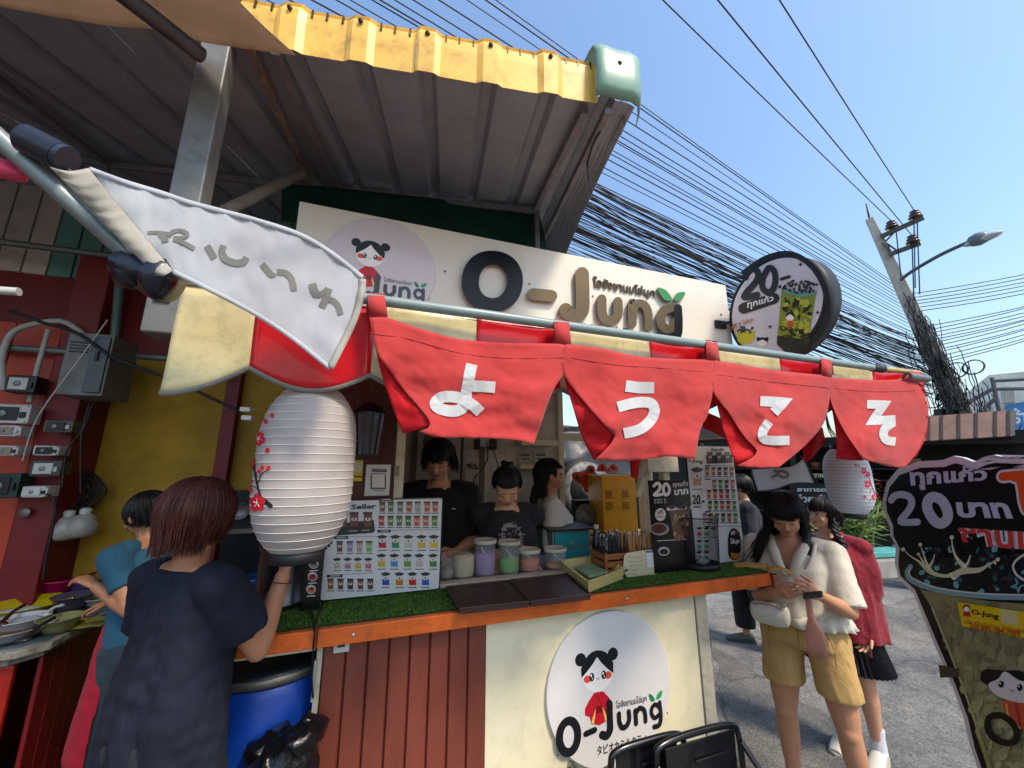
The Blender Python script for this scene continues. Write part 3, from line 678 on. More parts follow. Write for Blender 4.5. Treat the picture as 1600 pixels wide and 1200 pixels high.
# right hand posts
for x0, x1, y, Y in ((1003, 1021, 760, 2.75), (1036, 1046, 735, 2.6)):
    a = onY(x0, y, Y).x; b_ = onY(x1, y, Y).x; mb().box((a, Y, .2), (b_, Y+.06, 2.66)).build('frame_post', CRM2, kio, bev=.004)
a = onY(1012, 722, 2.55); b_ = onY(1062, 748, 2.55); mb().box((a.x, 2.55, 1.75), (b_.x, 2.58, 2.2)).build('hatch_board', CRM2, kio, bev=.004)
mb().bar(onY(994, 775, 2.7), onY(1024, 700, 2.7), .05).build('brace', CRM2, kio)
# fittings on the back wall
fit = thing('wall_shelf', 'white shelf with cup stickers on the back wall of the kiosk', 'shelf', onY(840, 728, 3.0))
a, b_ = onY(810, 733, 3.0), onY(866, 726, 3.0); mb().box((a.x, 2.95, a.z), (b_.x, 3.09, b_.z)).build('shelf_board', CRM, fit, bev=.003)
a, b_ = onY(812, 696, 3.0), onY(868, 688, 3.0); mb().box((a.x, 2.95, a.z), (b_.x, 3.09, b_.z)).build('shelf_board', CRM, fit, bev=.003)
for x in (812, 836):
    a, b_ = onY(x, 724, 3.06), onY(x+18, 706, 3.06); mb().box((a.x, 3.085, a.z), (b_.x, 3.09, b_.z)).build('paper_notice', M('paper_grey', '#b0aca4'), fit)
    Dec(planefn((0,3.084,0),(0,1,0))).st([(x+3,711),(x+15,711)], 2.5, '#333333', 1, k=1).st([(x+4,717),(x+14,717)], 2, '#333333', 1, k=1).build('print', INK, fit)
def cord(pts, Y, r, lab, m=None, catg='cable'):
    return props(mb().tube(cat([onY(*q, Y) for q in pts]), r, 6).build('cable', m or M('black_cable')), lab, catg)
cord([(760,690),(762,715),(752,735),(740,750),(745,775),(742,790)], 3.05, .005, 'black cable looping down the back wall left of the bun haired woman')
cord([(770,700),(778,730),(772,750),(782,780)], 3.04, .004, 'thin black cable beside the power socket on the back wall')
cord([(748,738),(742,765),(752,785),(768,800)], 3.04, .004, 'grey cable on the back wall above the bun haired woman', WPVC)
sk = thing('power_socket', 'cluster of white socket and black plugs on the kiosk back wall', 'socket', onY(757, 700, 3.05))
a, b_ = px_box(750, 698, 765, 684, 3.05, .04); mb().box(a, b_).build('socket_body', WP, sk, bev=.003)
for x0, x1 in ((744, 751), (766, 777)): a, b_ = px_box(x0, 702, x1, 686, 3.03, .06); mb().box(a, b_).build('plug', BP, sk, bev=.006)
b = mb(); c = onY(741, 727, 3.03)
for k in range(5): b.ell(c+V((random.uniform(-.04,.05), 0, random.uniform(-.02,.02))), .022, .02, .018, n=8, m=6)
props(b.build('tap_fitting', M('tap_metal', '#8b7468', metal=.5, rough=.4)), 'small metal tap and valve on the kiosk back wall', 'tap')
props(mb().lathe([(.09,0),(.1,.02),(.09,.04),(.0,.045)], onY(682, 690, 2.9), 24, ax=(V((1,0,0)), V((0,0,1)), V((0,-1,0)))).build('round_lid', M('lid_grey', '#8d8a84', rough=.5)), 'round pale lid hanging above the young worker with fringe', 'tray')  # a round pale lid hung flat, facing the window
cp = onY(722, 780, 2.95); mb().cyl((cp.x, 2.95, 1.0), (cp.x, 2.95, 2.4), .02).build('round_pole', M('dull_metal'), kio)
# maroon boards: papers, wall lamp
a, b_ = px_box(569, 775, 611, 726, YW-.006, .004)
pp = thing('payment_notice', 'white payment notice on the maroon boards beside the window', 'notice', V(((a[0]+b_[0])/2, YW, a[2])))
mb().box(a, b_).build('paper', M('paper', '#cfccc4', rough=.6), pp)
d = Dec(planefn((0, YW-.0065, 0), (0,1,0))); d.pp([(581,732),(604,733),(604,738),(581,737)], '#1b2a44').tx('PromptPay', (583,733,602,736.5), '#dddddd', 2, .0).st([(580,740),(602,740.5)], 1, '#333333', k=1).st([(583,766),(600,766)], 1.2, '#555555', k=1)
d.pp([(579,742),(581,742),(581,763),(579,763)], '#20242a').pp([(601,742),(603,742),(603,763),(601,763)], '#20242a').pp([(579,762),(603,762),(603,764),(579,764)], '#20242a').build('print', INK, pp)
a, b_ = px_box(545, 752, 568, 719, YW-.006, .004); pq = thing('yellow_sticker', 'yellow sticker half hidden behind the big lantern', 'sticker', V(((a[0]+b_[0])/2, YW, a[2])))
mb().box(a, b_).build('paper', M('yellow_paper', '#d0a91c', rough=.5), pq)
Dec(planefn((0, YW-.0065, 0), (0,1,0))).st([(550,744),(565,745)], 2.2, '#2a2a2a', k=1).pp([(552,722),(565,722),(565,738),(552,738)], '#b9b49c').build('print', INK, pq)
lp = thing('wall_lantern', 'black framed glass wall lamp on the maroon boards', 'wall lamp', onY(572, 712, 2.0))
A = onY(572, 710, 2.0); hw, H_ = .055, .2
for sx_ in (-1, 1):
    for sy_ in (-1, 1): mb().bar(A+V((sx_*hw*.7, sy_*hw*.7, 0)), A+V((sx_*hw, sy_*hw, H_)), .008).build('frame_bar', BP, lp)
mb().box((A.x-hw*.75, 2-hw*.75, A.z-.012), (A.x+hw*.75, 2+hw*.75, A.z)).build('lamp_base', BP, lp)
mb().loft([((A.x,2,A.z+H_),(hw*1.5,0,0),(0,hw*1.5,0)), ((A.x,2,A.z+H_+.05),(.02,0,0),(0,.02,0))], n=4).build('lamp_roof', BP, lp)
mb().loft([((A.x,2,A.z),(hw*.95,0,0),(0,hw*.95,0)), ((A.x,2,A.z+H_),(hw*1.3,0,0),(0,hw*1.3,0))], n=4, sm=False).build('lamp_glass', M('dull_glass', '#8f9aa0', rough=.15, trans=.7), lp)
mb().bar(A+V((0,0,H_+.04)), A+V((0,.08,H_+.06)), .015).build('bracket', BP, lp)

# ================================================================== LONG SIGN
YS = 2.04
sg = thing('long_sign', 'long cream sign board with large O-Jung lettering', 'sign', (1.0, YS, 2.55))
TL, TR = onY(467, 322, YS), onY(1133, 440, YS); zt = (TL.z+TR.z)/2
mb().box((TL.x, YS, 2.50), (TR.x, YS+.05, zt)).build('sign_board', M('sign_cream', '#d8d2c4', rough=.4, var=.06, scale=2, dirt=.05), sg, bev=.003)
sf = planefn((0, YS-.002, 0), (0,1,0))
def solid_stroke(pts, w, m_, name, par, thick=.028, Z=None, closed=False, k=8, base=0.0, fn=None, rim=None):
    q = zm(*Z) if Z else (lambda x, y: (x, y)); P = cat([q(*p) for p in pts], k, closed); w_ = w/(Z[2] if Z else 1)
    fn = fn or sf; l, r, e1, e0 = strip(P, w_, closed, not closed); b = mb()
    out = [tuple(x) for x in l] + [tuple(x) for x in (e1[::-1] if e1 else [])] + [tuple(x) for x in r[::-1]] + [tuple(x) for x in (e0[::-1] if e0 else [])]
    # front strip + walls
    vs = []; n = len(P)
    for i in range(n): vs += [fn(*l[i], base+thick), fn(*r[i], base+thick), fn(*l[i], base), fn(*r[i], base)]
    fs = []
    for i in range(n if closed else n-1):
        j = (i+1) % n; fs += [(4*i, 4*j, 4*j+1, 4*i+1), (4*i, 4*i+2, 4*j+2, 4*j), (4*i+1, 4*j+1, 4*j+3, 4*i+3)]
    b.add(vs, fs)
    if not closed:
        for ring in ([r[-1]]+e1+[l[-1]], [l[0]]+e0+[r[0]]):
            m = len(ring); v2 = [fn(*p, base+thick) for p in ring]+[fn(*p, base) for p in ring]
            b.add(v2, [tuple(range(m))]+[(i, i+1, i+1+m, i+m) for i in range(m-1)])
    return b.build(name, m_, par)
Zs = (700, 370, 1600/450)
GOLD = M('brushed_bronze', '#5f4f3a', rough=.34, metal=.85, var=.08, scale=4); BLK = M('black_acrylic', '#08090c', rough=.3, spec=.3, var=.05)
# the big O as a ring of varying width
q = zm(*Zs); oc = q(246, 247)
def ringsolid(cx, cy, rx, ry, ix, iy, icx, icy, n=56, thick=.03, m_=BLK, name='letter', par=sg, fn=None, rot=0):
    fn = fn or sf; b = mb(); vs = []; c_, s_ = math.cos(rot), math.sin(rot)
    for i in range(n):
        a = 2*math.pi*i/n; ca, sa = math.cos(a), math.sin(a)
        se = lambda v_: math.copysign(abs(v_)**.93, v_)
        X1, Y1 = rx*se(ca), ry*se(sa); X2, Y2 = ix*se(ca), iy*se(sa)
        o = (cx+X1*c_-Y1*s_, cy+X1*s_+Y1*c_); k = (icx+X2*c_-Y2*s_, icy+X2*s_+Y2*c_)
        vs += [fn(*o, thick), fn(*k, thick), fn(*o, 0), fn(*k, 0)]
    fs = []
    for i in range(n): j = (i+1) % n; fs += [(4*i, 4*j, 4*j+1, 4*i+1), (4*i, 4*i+2, 4*j+2, 4*j), (4*i+1, 4*j+1, 4*j+3, 4*i+3)]
    return b.add(vs, fs).build(name, m_, par)
ringsolid(oc[0], oc[1], 170/3.556, 170/3.556, 78/3.556, 93/3.556, q(250,247)[0], q(250,247)[1], rot=.12)
LN = 0
for pts, w, mm in (([(475,318),(575,328)], 66, GOLD), ([(745,205),(748,300),(748,390),(735,425),(700,438),(665,420),(655,405)], 76, GOLD),
                   ([(855,345),(857,420),(872,455),(905,465),(935,450),(945,420),(944,360)], 52, GOLD),
                   ([(1025,480),(1025,440),(1024,375),(1028,370)], 48, GOLD), ([(1030,400),(1050,372),(1085,375),(1108,405),(1115,450),(1115,500)], 46, GOLD),
                   ([(1275,410),(1262,395),(1225,398),(1195,415),(1182,450),(1190,490),(1220,512),(1250,500),(1268,470)], 50, GOLD),
                   ([(1278,395),(1282,460),(1280,530),(1262,560),(1215,562),(1180,545)], 44, BLK)):
    LN += 1; solid_stroke(pts, w, mm, 'letter', sg, Z=Zs, thick=.028+.0016*LN)
for pts in (([(1162,285),(1200,290),(1228,315),(1245,350),(1215,355),(1190,335)]), ([(1255,350),(1262,325),(1285,308),(1318,310),(1305,340),(1280,355)])):
    P = cat([q(*p) for p in pts], 5, True); b = mb(); n = len(P); b.add([sf(*p, .03) for p in P]+[sf(*p, 0) for p in P], [tuple(range(n))]+[(i, (i+1) % n, (i+1) % n+n, i+n) for i in range(n)]); b.build('leaf', M('leaf_green_acrylic', '#2f7a3c', rough=.2), sg)
# raised Thai line
def solid_text(t, quad, fn, m_, name, par, thick=.012, bold=.02):
    vs, fs, _ = text2d(t, bold); tl, tr, br, bl = [V((*p, 0)) for p in quad]; P = []
    for u, v in vs: p = (bl*(1-u)+br*u)*(1-v)+(tl*(1-u)+tr*u)*v; P.append((p.x, p.y))
    n = len(P); ed = {}
    for f in fs:
        for a, b_ in zip(f, f[1:]+f[:1]):
            if (b_, a) in ed: ed.pop((b_, a))
            else: ed[(a, b_)] = 1
    b = mb(); b.add([fn(*p, thick) for p in P]+[fn(*p, 0) for p in P], fs+[(a, b_, b_+n, a+n) for a, b_ in ed]); return b.build(name, m_, par)
solid_text('โอจังชานมไข่มุก', [q(808,215), q(1150,285), q(1150,345), q(812,292)], sf, M('dark_bronze', '#4f3f2c', rough=.35, metal=.6), 'thai_lettering', sg)
d = Dec(sf); d.tx('タピオカミルクティー', [(880,500),(1010,515),(1006,534),(880,522)], '#15161c', 1, .02)
for x, y in ((452,262),(805,330),(1518,432)): xx, yy = q(x, y); d.el(xx, yy, 1.6, 1.6, '#5a554a', 1)
d.el(*zm(460,320,5.714)(1345,593), 1.8, 1.8, '#5a5346', 1)
d.build('print', INK, sg)

# logo used on both round discs: drawn as flat print in the disc's own frame (-1..1, y down)
def logo(fn, grey=False, hide=None):
    d = Dec(fn, .00022); K = '#14161a' if not grey else '#3f464b'
    # doll emblem
    cx, cy = -.22, -.22
    d.el(cx-.26, cy-.20, .085, .085, '#14161a', 1); d.el(cx+.26, cy-.20, .085, .085, '#14161a', 1)
    d.el(cx, cy-.02, .255, .265, '#14161a', 2); d.el(cx, cy, .25, .25, '#f0ebe6', 3)
    hair = [(-.25,.03),(-.26,-.08),(-.2,-.19),(-.1,-.255),(0,-.27),(.1,-.255),(.2,-.19),(.26,-.08),(.25,.05),(.15,-.03),(.06,-.12),(.0,-.20),(-.07,-.12),(-.16,-.04)]
    d.pp([(cx+x, cy+y) for x, y in hair], '#14161a', 4)
    for s_ in (-1, 1):
        d.el(cx+s_*.165, cy+.06, .058, .048, '#e0523c', 4); d.el(cx+s_*.095, cy+.045, .038, .055, '#14161a', 5)
        d.el(cx+s_*.095-.01, cy+.025, .014, .018, '#f5f5f5', 6); d.el(cx+s_*.095+.008, cy+.065, .008, .01, '#f5f5f5', 6)
    d.st([(cx-.025,cy+.07),(cx,cy+.085),(cx+.025,cy+.07)], .008, '#7a3a2a', 5)
    bd = [(-.07,.25),(.07,.25),(.15,.33),(.22,.42),(.22,.5),(.15,.53),(.13,.62),(0,.66),(-.13,.62),(-.15,.53),(-.22,.5),(-.22,.42),(-.15,.33)]
    d.pp([(cx+x, cy+y) for x, y in bd], '#c4182a', 3)
    d.pp([(cx-.05,cy+.44),(cx-.13,cy+.6),(cx-.09,cy+.63)], '#e8c860', 4); d.pp([(cx+.05,cy+.44),(cx+.13,cy+.6),(cx+.09,cy+.63)], '#e8c860', 4)
    d.pp([(cx-.05,cy+.42),(cx+.05,cy+.42),(cx+.05,cy+.51),(cx-.05,cy+.51)], '#7a0f18', 5); d.st([(cx-.05,cy+.28),(cx+.01,cy+.36),(cx+.04,cy+.41)], .012, '#8a0f18', 4)
    # O-Jung
    d.st([(-.695+.135*math.cos(a), .48+.185*math.sin(a)) for a in [6.2832*i/14 for i in range(14)]], .105, K, 6, closed=True, k=3)
    d.st([(-.44,.50),(-.30,.48)], .075, K, 6)
    d.st([(-.06,.20),(-.06,.40),(-.065,.52),(-.12,.585),(-.19,.56)], .10, K, 7)
    d.st([(.09,.36),(.09,.46),(.13,.535),(.20,.53),(.25,.46),(.25,.36)], .07, K, 6)
    d.st([(.36,.53),(.36,.37)], .07, K, 6); d.st([(.37,.40),(.43,.35),(.50,.38),(.52,.45),(.52,.53)], .066, K, 7)
    d.st([(.76,.39),(.70,.35),(.64,.39),(.63,.46),(.68,.52),(.76,.49)], .06, K, 6); d.st([(.78,.34),(.785,.52),(.75,.62),(.66,.63)], .066, K, 7)
    d.pp(cat([(.60,.20),(.66,.22),(.70,.29),(.64,.30)], 4, True), '#1e7a45', 6); d.pp(cat([(.73,.29),(.76,.22),(.84,.19),(.81,.27)], 4, True), '#2a9a58', 6)
    d.tx('โอจังชานมไข่มุก', (.05,.19,.56,.31), K, 6, .01)
    if not grey: d.tx('タピオカミルクティー', (-.28,.68,.62,.80), K, 6, .015)
    d.el(-.86,.66,.012,.014,'#333333',6); d.el(.90,.50,.012,.014,'#333333',6)
    return d
def disc_sign(name, lab, cx, cz, rx, rz, Y, thick, skew=0, grey=False, tilt=0, par_=None):
    t = thing(name, lab, 'sign', (cx, Y, cz-rz)); b = mb(); n = 64
    ring = [V((cx+rx*math.cos(2*math.pi*k/n), Y, cz+rz*math.sin(2*math.pi*k/n))) for k in range(n)]
    b.prism(ring, (0,-thick,0)); b.build('disc', M('disc_white', '#dcd9d6', rough=.3, coat=.3, var=.03) if not grey else M('disc_pinkish', '#c9bfc0', rough=.3, coat=.3, var=.03), t, bev=.002)
    ct, st_ = math.cos(tilt), math.sin(tilt)
    def fn(x, y, h):
        x, y = x*ct-y*st_, x*st_+y*ct
        return V((cx+x*rx, Y-thick-h-.0004, cz-y*rz))
    logo(fn, grey).build('logo_print', INK, t)
    return t
a, b_ = onY(852, 1070, YP-.01), onY(1045, 1070, YP-.01); tz, bz = onY(952, 953, YP-.01).z, onY(948, 1200, YP-.01).z
disc_sign('round_logo_sign', 'round white logo sign mounted on the white counter panel', (a.x+b_.x)/2, (tz+bz)/2, (b_.x-a.x)/2, (tz-bz)/2, YP-.008, .015, tilt=0)
a, b_ = onY(506, 400, YS), onY(679, 450, YS); tz = onY(583, 342, YS).z; rr_ = (b_.x-a.x)/2
disc_sign('round_logo_sign', 'round grey pink logo sign on the left end of the long sign', (a.x+b_.x)/2, tz-rr_, rr_, rr_, YS-.001, .012, grey=True)

# ================================================================== LIGHTBOX DISC
XD, YD, ZD, RD, TD = 3.17*.749, 2.215*.749, 1.8+1.35*.749, .44*.749, .18*.749
XD = onX(1137,480,2.4).x; 
l_, r_ = onX(1137, 480, XD), onX(1297, 485, XD); t_, bt = onX(1222, 393, XD), onX(1222, 557, XD)
YD = (l_.y+r_.y)/2; RD = abs(l_.y-r_.y)/2; ZD = (t_.z+bt.z)/2; RZ = (t_.z-bt.z)/2
lb = thing('lightbox_sign', 'round double sided lightbox sign showing a cup and 20', 'sign', (XD, YD, ZD-RZ))
n = 72; ring = lambda r, x: [V((x, YD+RD*r*math.cos(2*math.pi*k/n), ZD+RZ*r*math.sin(2*math.pi*k/n))) for k in range(n)]
b = mb(); rings = [ring(.93, XD+.004), ring(1, XD-.002), ring(1, XD+TD), ring(.9, XD+TD+.002)]
b.add([p for r in rings for p in r], [(i*n+j, i*n+(j+1) % n, (i+1)*n+(j+1) % n, (i+1)*n+j) for i in range(3) for j in range(n)], None, True); b.add(rings[3], [tuple(range(n))])
b.build('drum', M('lightbox_drum', '#222427', rough=.5, spec=.3, var=.08), lb)
mb().add(ring(.94, XD+.003), [tuple(range(n))]).build('face_panel', M('lightbox_face', '#cfccd3', rough=.25, coat=.4, var=.03), lb)
fx = planefn((XD+.001, 0, 0), (1,0,0)); d = Dec(fx, .0006)
Zl = (1100, 360, 3.158); q = zm(*Zl)
P_ = lambda *pts: [q(*p) for p in pts]
d.st(P_((190,215),(300,140),(420,115),(520,165),(585,260),(610,370),(590,470),(540,540),(470,600)), 9, '#1a1f24', 1, cap=False)
d.st(P_((205,232),(212,205),(245,190),(268,215),(255,255),(215,300),(200,330),(262,318)), 10, '#1f2a2e', 3); d.st(P_((300,215),(320,185),(345,200),(352,245),(340,290),(315,305),(290,285),(288,245)), 9.5, '#1f2a2e', 4, closed=True)
d.st(P_((382,240),(420,228)), 5, '#1f2a2e', 3, k=1); d.el(*q(374,278), 2.6, 2.6, '#1f2a2e', 3)
d.st(P_((195,385),(265,362),(345,335)), 17, '#1d2124', 3, k=2); d.tx('ทุกแก้ว', P_((212,345),(342,315),(344,355),(215,395)), '#e8e8e8', 6, .03)
d.tx('ฟรี !! ไข่มุก', P_((130,465),(240,425),(246,452),(136,500)), '#c07a40', 3, .02)
cup = P_((383,290),(478,318),(552,300),(535,420),(505,560),(470,600),(400,600),(358,560),(372,420)); d.pp(cup, '#7d8f22', 3)
rnd = random.Random(4)
for k in range(80):
    x = rnd.uniform(388, 522); y = rnd.uniform(330, 560); dk = rnd.random() < .45
    d.el(*q(x, y), rnd.uniform(1.2,4), rnd.uniform(2,6), '#222617' if dk and y < 430 else ('#b6b83a' if y < 500 else '#30331c'), 4+k*.05, 9, rnd.uniform(0, 3))
d.pp(P_((360,520),(510,540),(495,570),(470,600),(400,600),(362,565)), '#22251c', 7); d.pp(P_((383,285),(478,312),(556,298),(552,318),(478,332),(386,306)), '#5f9a86', 7)
for k in range(60):
    a = rnd.uniform(0, 6.28); r = rnd.random()**.5; d.el(*q(475+88*r*math.cos(a), 278+32*r*math.sin(a)), 2.2, 1.9, rnd.choice(['#12181a','#1d2b2c','#33474a','#0c0f10']), 8+k*.04, 8)
d.el(*q(425,428), 6.5, 6, '#efe8e0', 9); d.pp(P_((402,428),(404,412),(425,400),(446,412),(448,430),(425,412)), '#15161a', 10); d.pp(P_((415,445),(436,445),(442,475),(408,475)), '#c8502a', 9)
d.tx('O-Jung', P_((374,470),(495,480),(492,512),(372,500)), '#14161a', 10, .04)
d.pp(P_((162,500),(250,495),(246,540),(225,558),(185,562),(165,545)), '#c8c02a', 3)
for k in range(22): a = rnd.uniform(0, 6.28); r = rnd.random()**.5; d.el(*q(206+42*r*math.cos(a), 490+18*r*math.sin(a)), 1.9, 1.6, rnd.choice(['#14181a','#24302f','#39403c']), 4+k*.05, 7)
d.el(*q(288,552), 7.5, 6.5, '#efe8e0', 3); d.pp(P_((262,550),(266,534),(288,526),(312,534),(314,552),(288,538)), '#15161a', 4); d.el(*q(266,534), 2.5, 2.5, '#15161a', 4); d.el(*q(310,534), 2.5, 2.5, '#15161a', 4)
for x, y in ((325,475),(560,405),(475,168)):
    X, Y = q(x, y); d.pp([(X,Y-4),(X+1,Y-1),(X+4,Y),(X+1,Y+1),(X,Y+4),(X-1,Y+1),(X-4,Y),(X-1,Y-1)], '#1b1e24', 4)
d.build('cup_print', INK, lb)
mb().bar((TR.x-.12, YS-.01, ZD-.0), (XD+TD*.5, YD+RD*.94, ZD+.03), .02).build('bracket', BP, lb)
mb().box((TR.x-.16, YS-.02, ZD-.03), (TR.x-.06, YS-.001, ZD+.03)).build('bracket_plate', BP, lb, bev=.004)
# ================================================================== AWNING with striped valance
YV, YR = 1.20, 1.15
aw = thing('striped_awning', 'cream and red striped awning with scalloped valance along the kiosk front', 'awning', (1.2, 1.6, 2.3))
x0 = onY(266, 540, YV).x; e = [x0, onY(395, 520, YV).x, onY(581, 560, YV).x, onY(745, 500, YV).x, onY(872, 505, YV).x, onY(1014, 535, YV).x, onY(1119, 550, YV).x, onY(1217, 560, YV).x, onY(1287, 570, YV).x, onY(1362, 580, YV).x, onY(1432, 588, YV).x]
ztop = 1.8+.42*YV+.0; zb0 = 1.8+.215*YV
VC = [M('awning_cream', '#dccf9c', rough=.32, var=.10, scale=7, dirt=.18, trl=.15, bump=.25, bscale=9, coat=.15), M('awning_red', '#cf1420', rough=.28, var=.05, trl=.15, bump=.25, bscale=9, coat=.2)]
TRIM = M('grey_trim', '#7d7b74', rough=.6, dirt=.2)
for k in range(len(e)-1):
    a, b_ = e[k], e[k+1]; n, m = 16, 9; vs = []; ed = []
    first = (k == 0)
    for j in range(m+1):
        for i in range(n+1):
            u = i/n; x = a+(b_-a)*u
            drop = .055*math.sin(math.pi*u) if not first else .085*math.cos(u*math.pi/2)**1.0 * (1 if u < 1 else 0)
            zt_ = ztop - (.02 if x < .0 else 0); zb_ = zb0 - drop; z = zt_+(zb_-zt_)*j/m
            y = YV + .012*math.sin(x*9+z*5)*(j/m) + .01*noise.noise(V((x*5, z*7, 2)))
            vs.append((x, y, z));
            if j == m: ed.append((x, y-.004, z))
    mb().add(vs, [(j*(n+1)+i, j*(n+1)+i+1, (j+1)*(n+1)+i+1, (j+1)*(n+1)+i) for j in range(m) for i in range(n)], None, True).build('valance_stripe', VC[k % 2], aw, solid=.0015)
    # canvas roof stripe rising to the kiosk wall
    vs = []
    for j in range(7):
        for i in range(9):
            x = a+(b_-a)*i/8; t = j/6; vs.append((x, YV+(YW-.02-YV)*t, ztop-.02+(.24)*t-.035*math.sin(math.pi*t)+.006*noise.noise(V((x*4, t*5, 0)))))
    mb().add(vs, [(j*9+i, j*9+i+1, (j+1)*9+i+1, (j+1)*9+i) for j in range(6) for i in range(8)], None, True).build('roof_stripe', [M('awning_cream_roof', '#d8cda8', rough=.5, trl=.5), M('awning_red_roof', '#c8202a', rough=.5, trl=.45)][k % 2], aw, solid=.0015)
    b = mb(); nb_ = len(ed)
    for i in range(nb_-1):
        p, q_ = V(ed[i]), V(ed[i+1]); b.add([p+V((0,0,.013)), q_+V((0,0,.013)), q_+V((0,-.002,0)), p+V((0,-.002,0)), p+V((0,.009,0)), q_+V((0,.009,0))], [(0,1,2,3), (3,2,5,4)], None, True)
    b.build('edge_binding', TRIM, aw)
mb().tube([(x0+.0, YV-.005, ztop+.005), (x0+.13, YV-.005, ztop+.003)], .008, 6).build('edge_binding', TRIM, aw)
for x in (x0+.02, .7, 1.6, e[-1]-.05): mb().cyl((x, YV+.02, ztop-.03), (x, YW, ztop+.2), .012).build('frame_tube', M('galv_steel'), aw)
mb().cyl((x0, YV+.02, ztop-.035), (e[-1], YV+.02, ztop-.035), .012).build('frame_tube', M('galv_steel'), aw)
# rod
PVC = M('grey_rod', '#7f8f8c', rough=.35, var=.06, dirt=.12)
r0, r1, r2 = onY(598, 470, YR), onY(1375, 576, YR), onY(1447, 584, YR); ra = onY(560, 465, YR)
rd = thing('curtain_rod', 'grey plastic rod the red curtain hangs from', 'rod', ra)
mb().cyl(ra, r1, .0165, n=20).build('rod_tube', PVC, rd); mb().cyl(r1, r1.lerp(r2, .85), .014, .012, n=16).build('bamboo_end', M('bamboo', '#a98f5a', rough=.4, var=.2, scale=12), rd)
mb().cyl(r1-V((.06,0,0)), r1+V((.02,0,0)), .02, n=16).build('rod_joint', M('black_plastic'), rd)
mb().cyl(onY(1418, 588, YR-.02), onY(1448, 592, YR-.02), .02, n=16).build('end_cap', M('galv_steel'), rd)

# ================================================================== NOREN (red welcome curtain)
NR = M('noren_red', '#d2423f', rough=.8, var=.08, scale=9, bump=.35, bscale=420, trl=.38, sheen=.2)
NRB = M('noren_red_back', '#d0101e', rough=.75, var=.05, scale=6, bump=.3, bscale=420, trl=.35)
NW = M('noren_white', '#c9cbca', rough=.8, var=.05, bump=.3, bscale=420, trl=.2)
def nd(x, y):   # depth of the cloth behind/in front of the rod plane
    t = max(0, (y-(470+.137*(x-575)))/200)
    return YR - .012 - .05*t + .018*math.sin(x*.045+y*.018) * min(1, t*2) + .012*math.sin(x*.02-y*.06)*t + .010*noise.noise(V((x*.03, y*.045, 0)))*(.3+t) + .004*noise.noise(V((x*.09, y*.14, 4)))
def nfn(x, y, h): return onY(x, y, nd(x, y)-h)
nor = thing('noren_curtain', 'red noren curtain of four panels with white characters hanging across the kiosk front', 'curtain', onY(1000, 620, YR))
panels = [([(577,496),(605,496),(630,505),(700,526),(747,533),(793,536),(868,537),(882,539)], [(655,674),(684,683),(758,684),(805,687),(834,694)], [(577,496),(588,548),(606,575),(630,608),(672,660),(655,674)], [(882,539),(880,583),(863,613),(834,694)]),
          ([(882,539),(891,538),(943,545),(1006,558),(1104,562),(1115,563)], [(929,719),(985,720),(1027,715),(1047,713),(1086,717)], [(882,539),(880,583),(918,634),(943,663),(961,683),(929,719)], [(1115,563),(1114,607),(1106,648),(1095,669),(1086,717)]),
          ([(1115,563),(1124,564),(1200,577),(1284,586),(1297,588)], [(1151,728),(1185,731),(1217,730)], [(1115,563),(1114,610),(1138,645),(1163,683),(1183,707),(1151,728)], [(1297,588),(1296,623),(1287,661),(1258,696),(1217,730)]),
          ([(1297,588),(1303,590),(1370,594),(1429,591)], [(1350,718),(1385,728),(1413,731)], [(1297,588),(1297,623),(1318,672),(1350,718)], [(1429,591),(1448,626),(1450,651),(1439,696),(1413,731)])]
for P in panels:
    g, f = coons(*P, 44, 30); mb().add([nfn(x, y, 0) for x, y, u, v in g], f, None, True).build('curtain_panel', NR, nor, solid=.0012)
# folded back corners show the strong red reverse
flaps = [([(577,500),(592,548),(606,575)], [(629,677),(652,672),(673,662)], [(577,500),(595,580),(614,638),(629,677)], [(606,575),(630,608),(673,662)]),
         ([(880,584),(884,592)], [(928,719),(948,700),(962,681)], [(880,584),(895,636),(910,684),(928,719)], [(884,592),(918,634),(943,663),(962,681)]),
         ([(1114,608),(1118,612)], [(1150,728),(1165,720),(1184,708)], [(1114,608),(1132,677),(1150,728)], [(1118,612),(1138,645),(1163,683),(1184,708)]),
         ([(1297,624),(1300,628)], [(1307,717),(1330,719),(1350,719)], [(1297,624),(1306,677),(1307,717)], [(1300,628),(1318,672),(1350,719)])]
for i, P in enumerate(flaps):
    g, f = coons(*P, 10, 22); mb().add([onY(x, y, nd(x, y)+.012+.03*(1-u)*v+.008*noise.noise(V((x*.05,y*.05,7)))) for x, y, u, v in g], f, None, True).build('folded_corner', NRB, nor, solid=.0012)
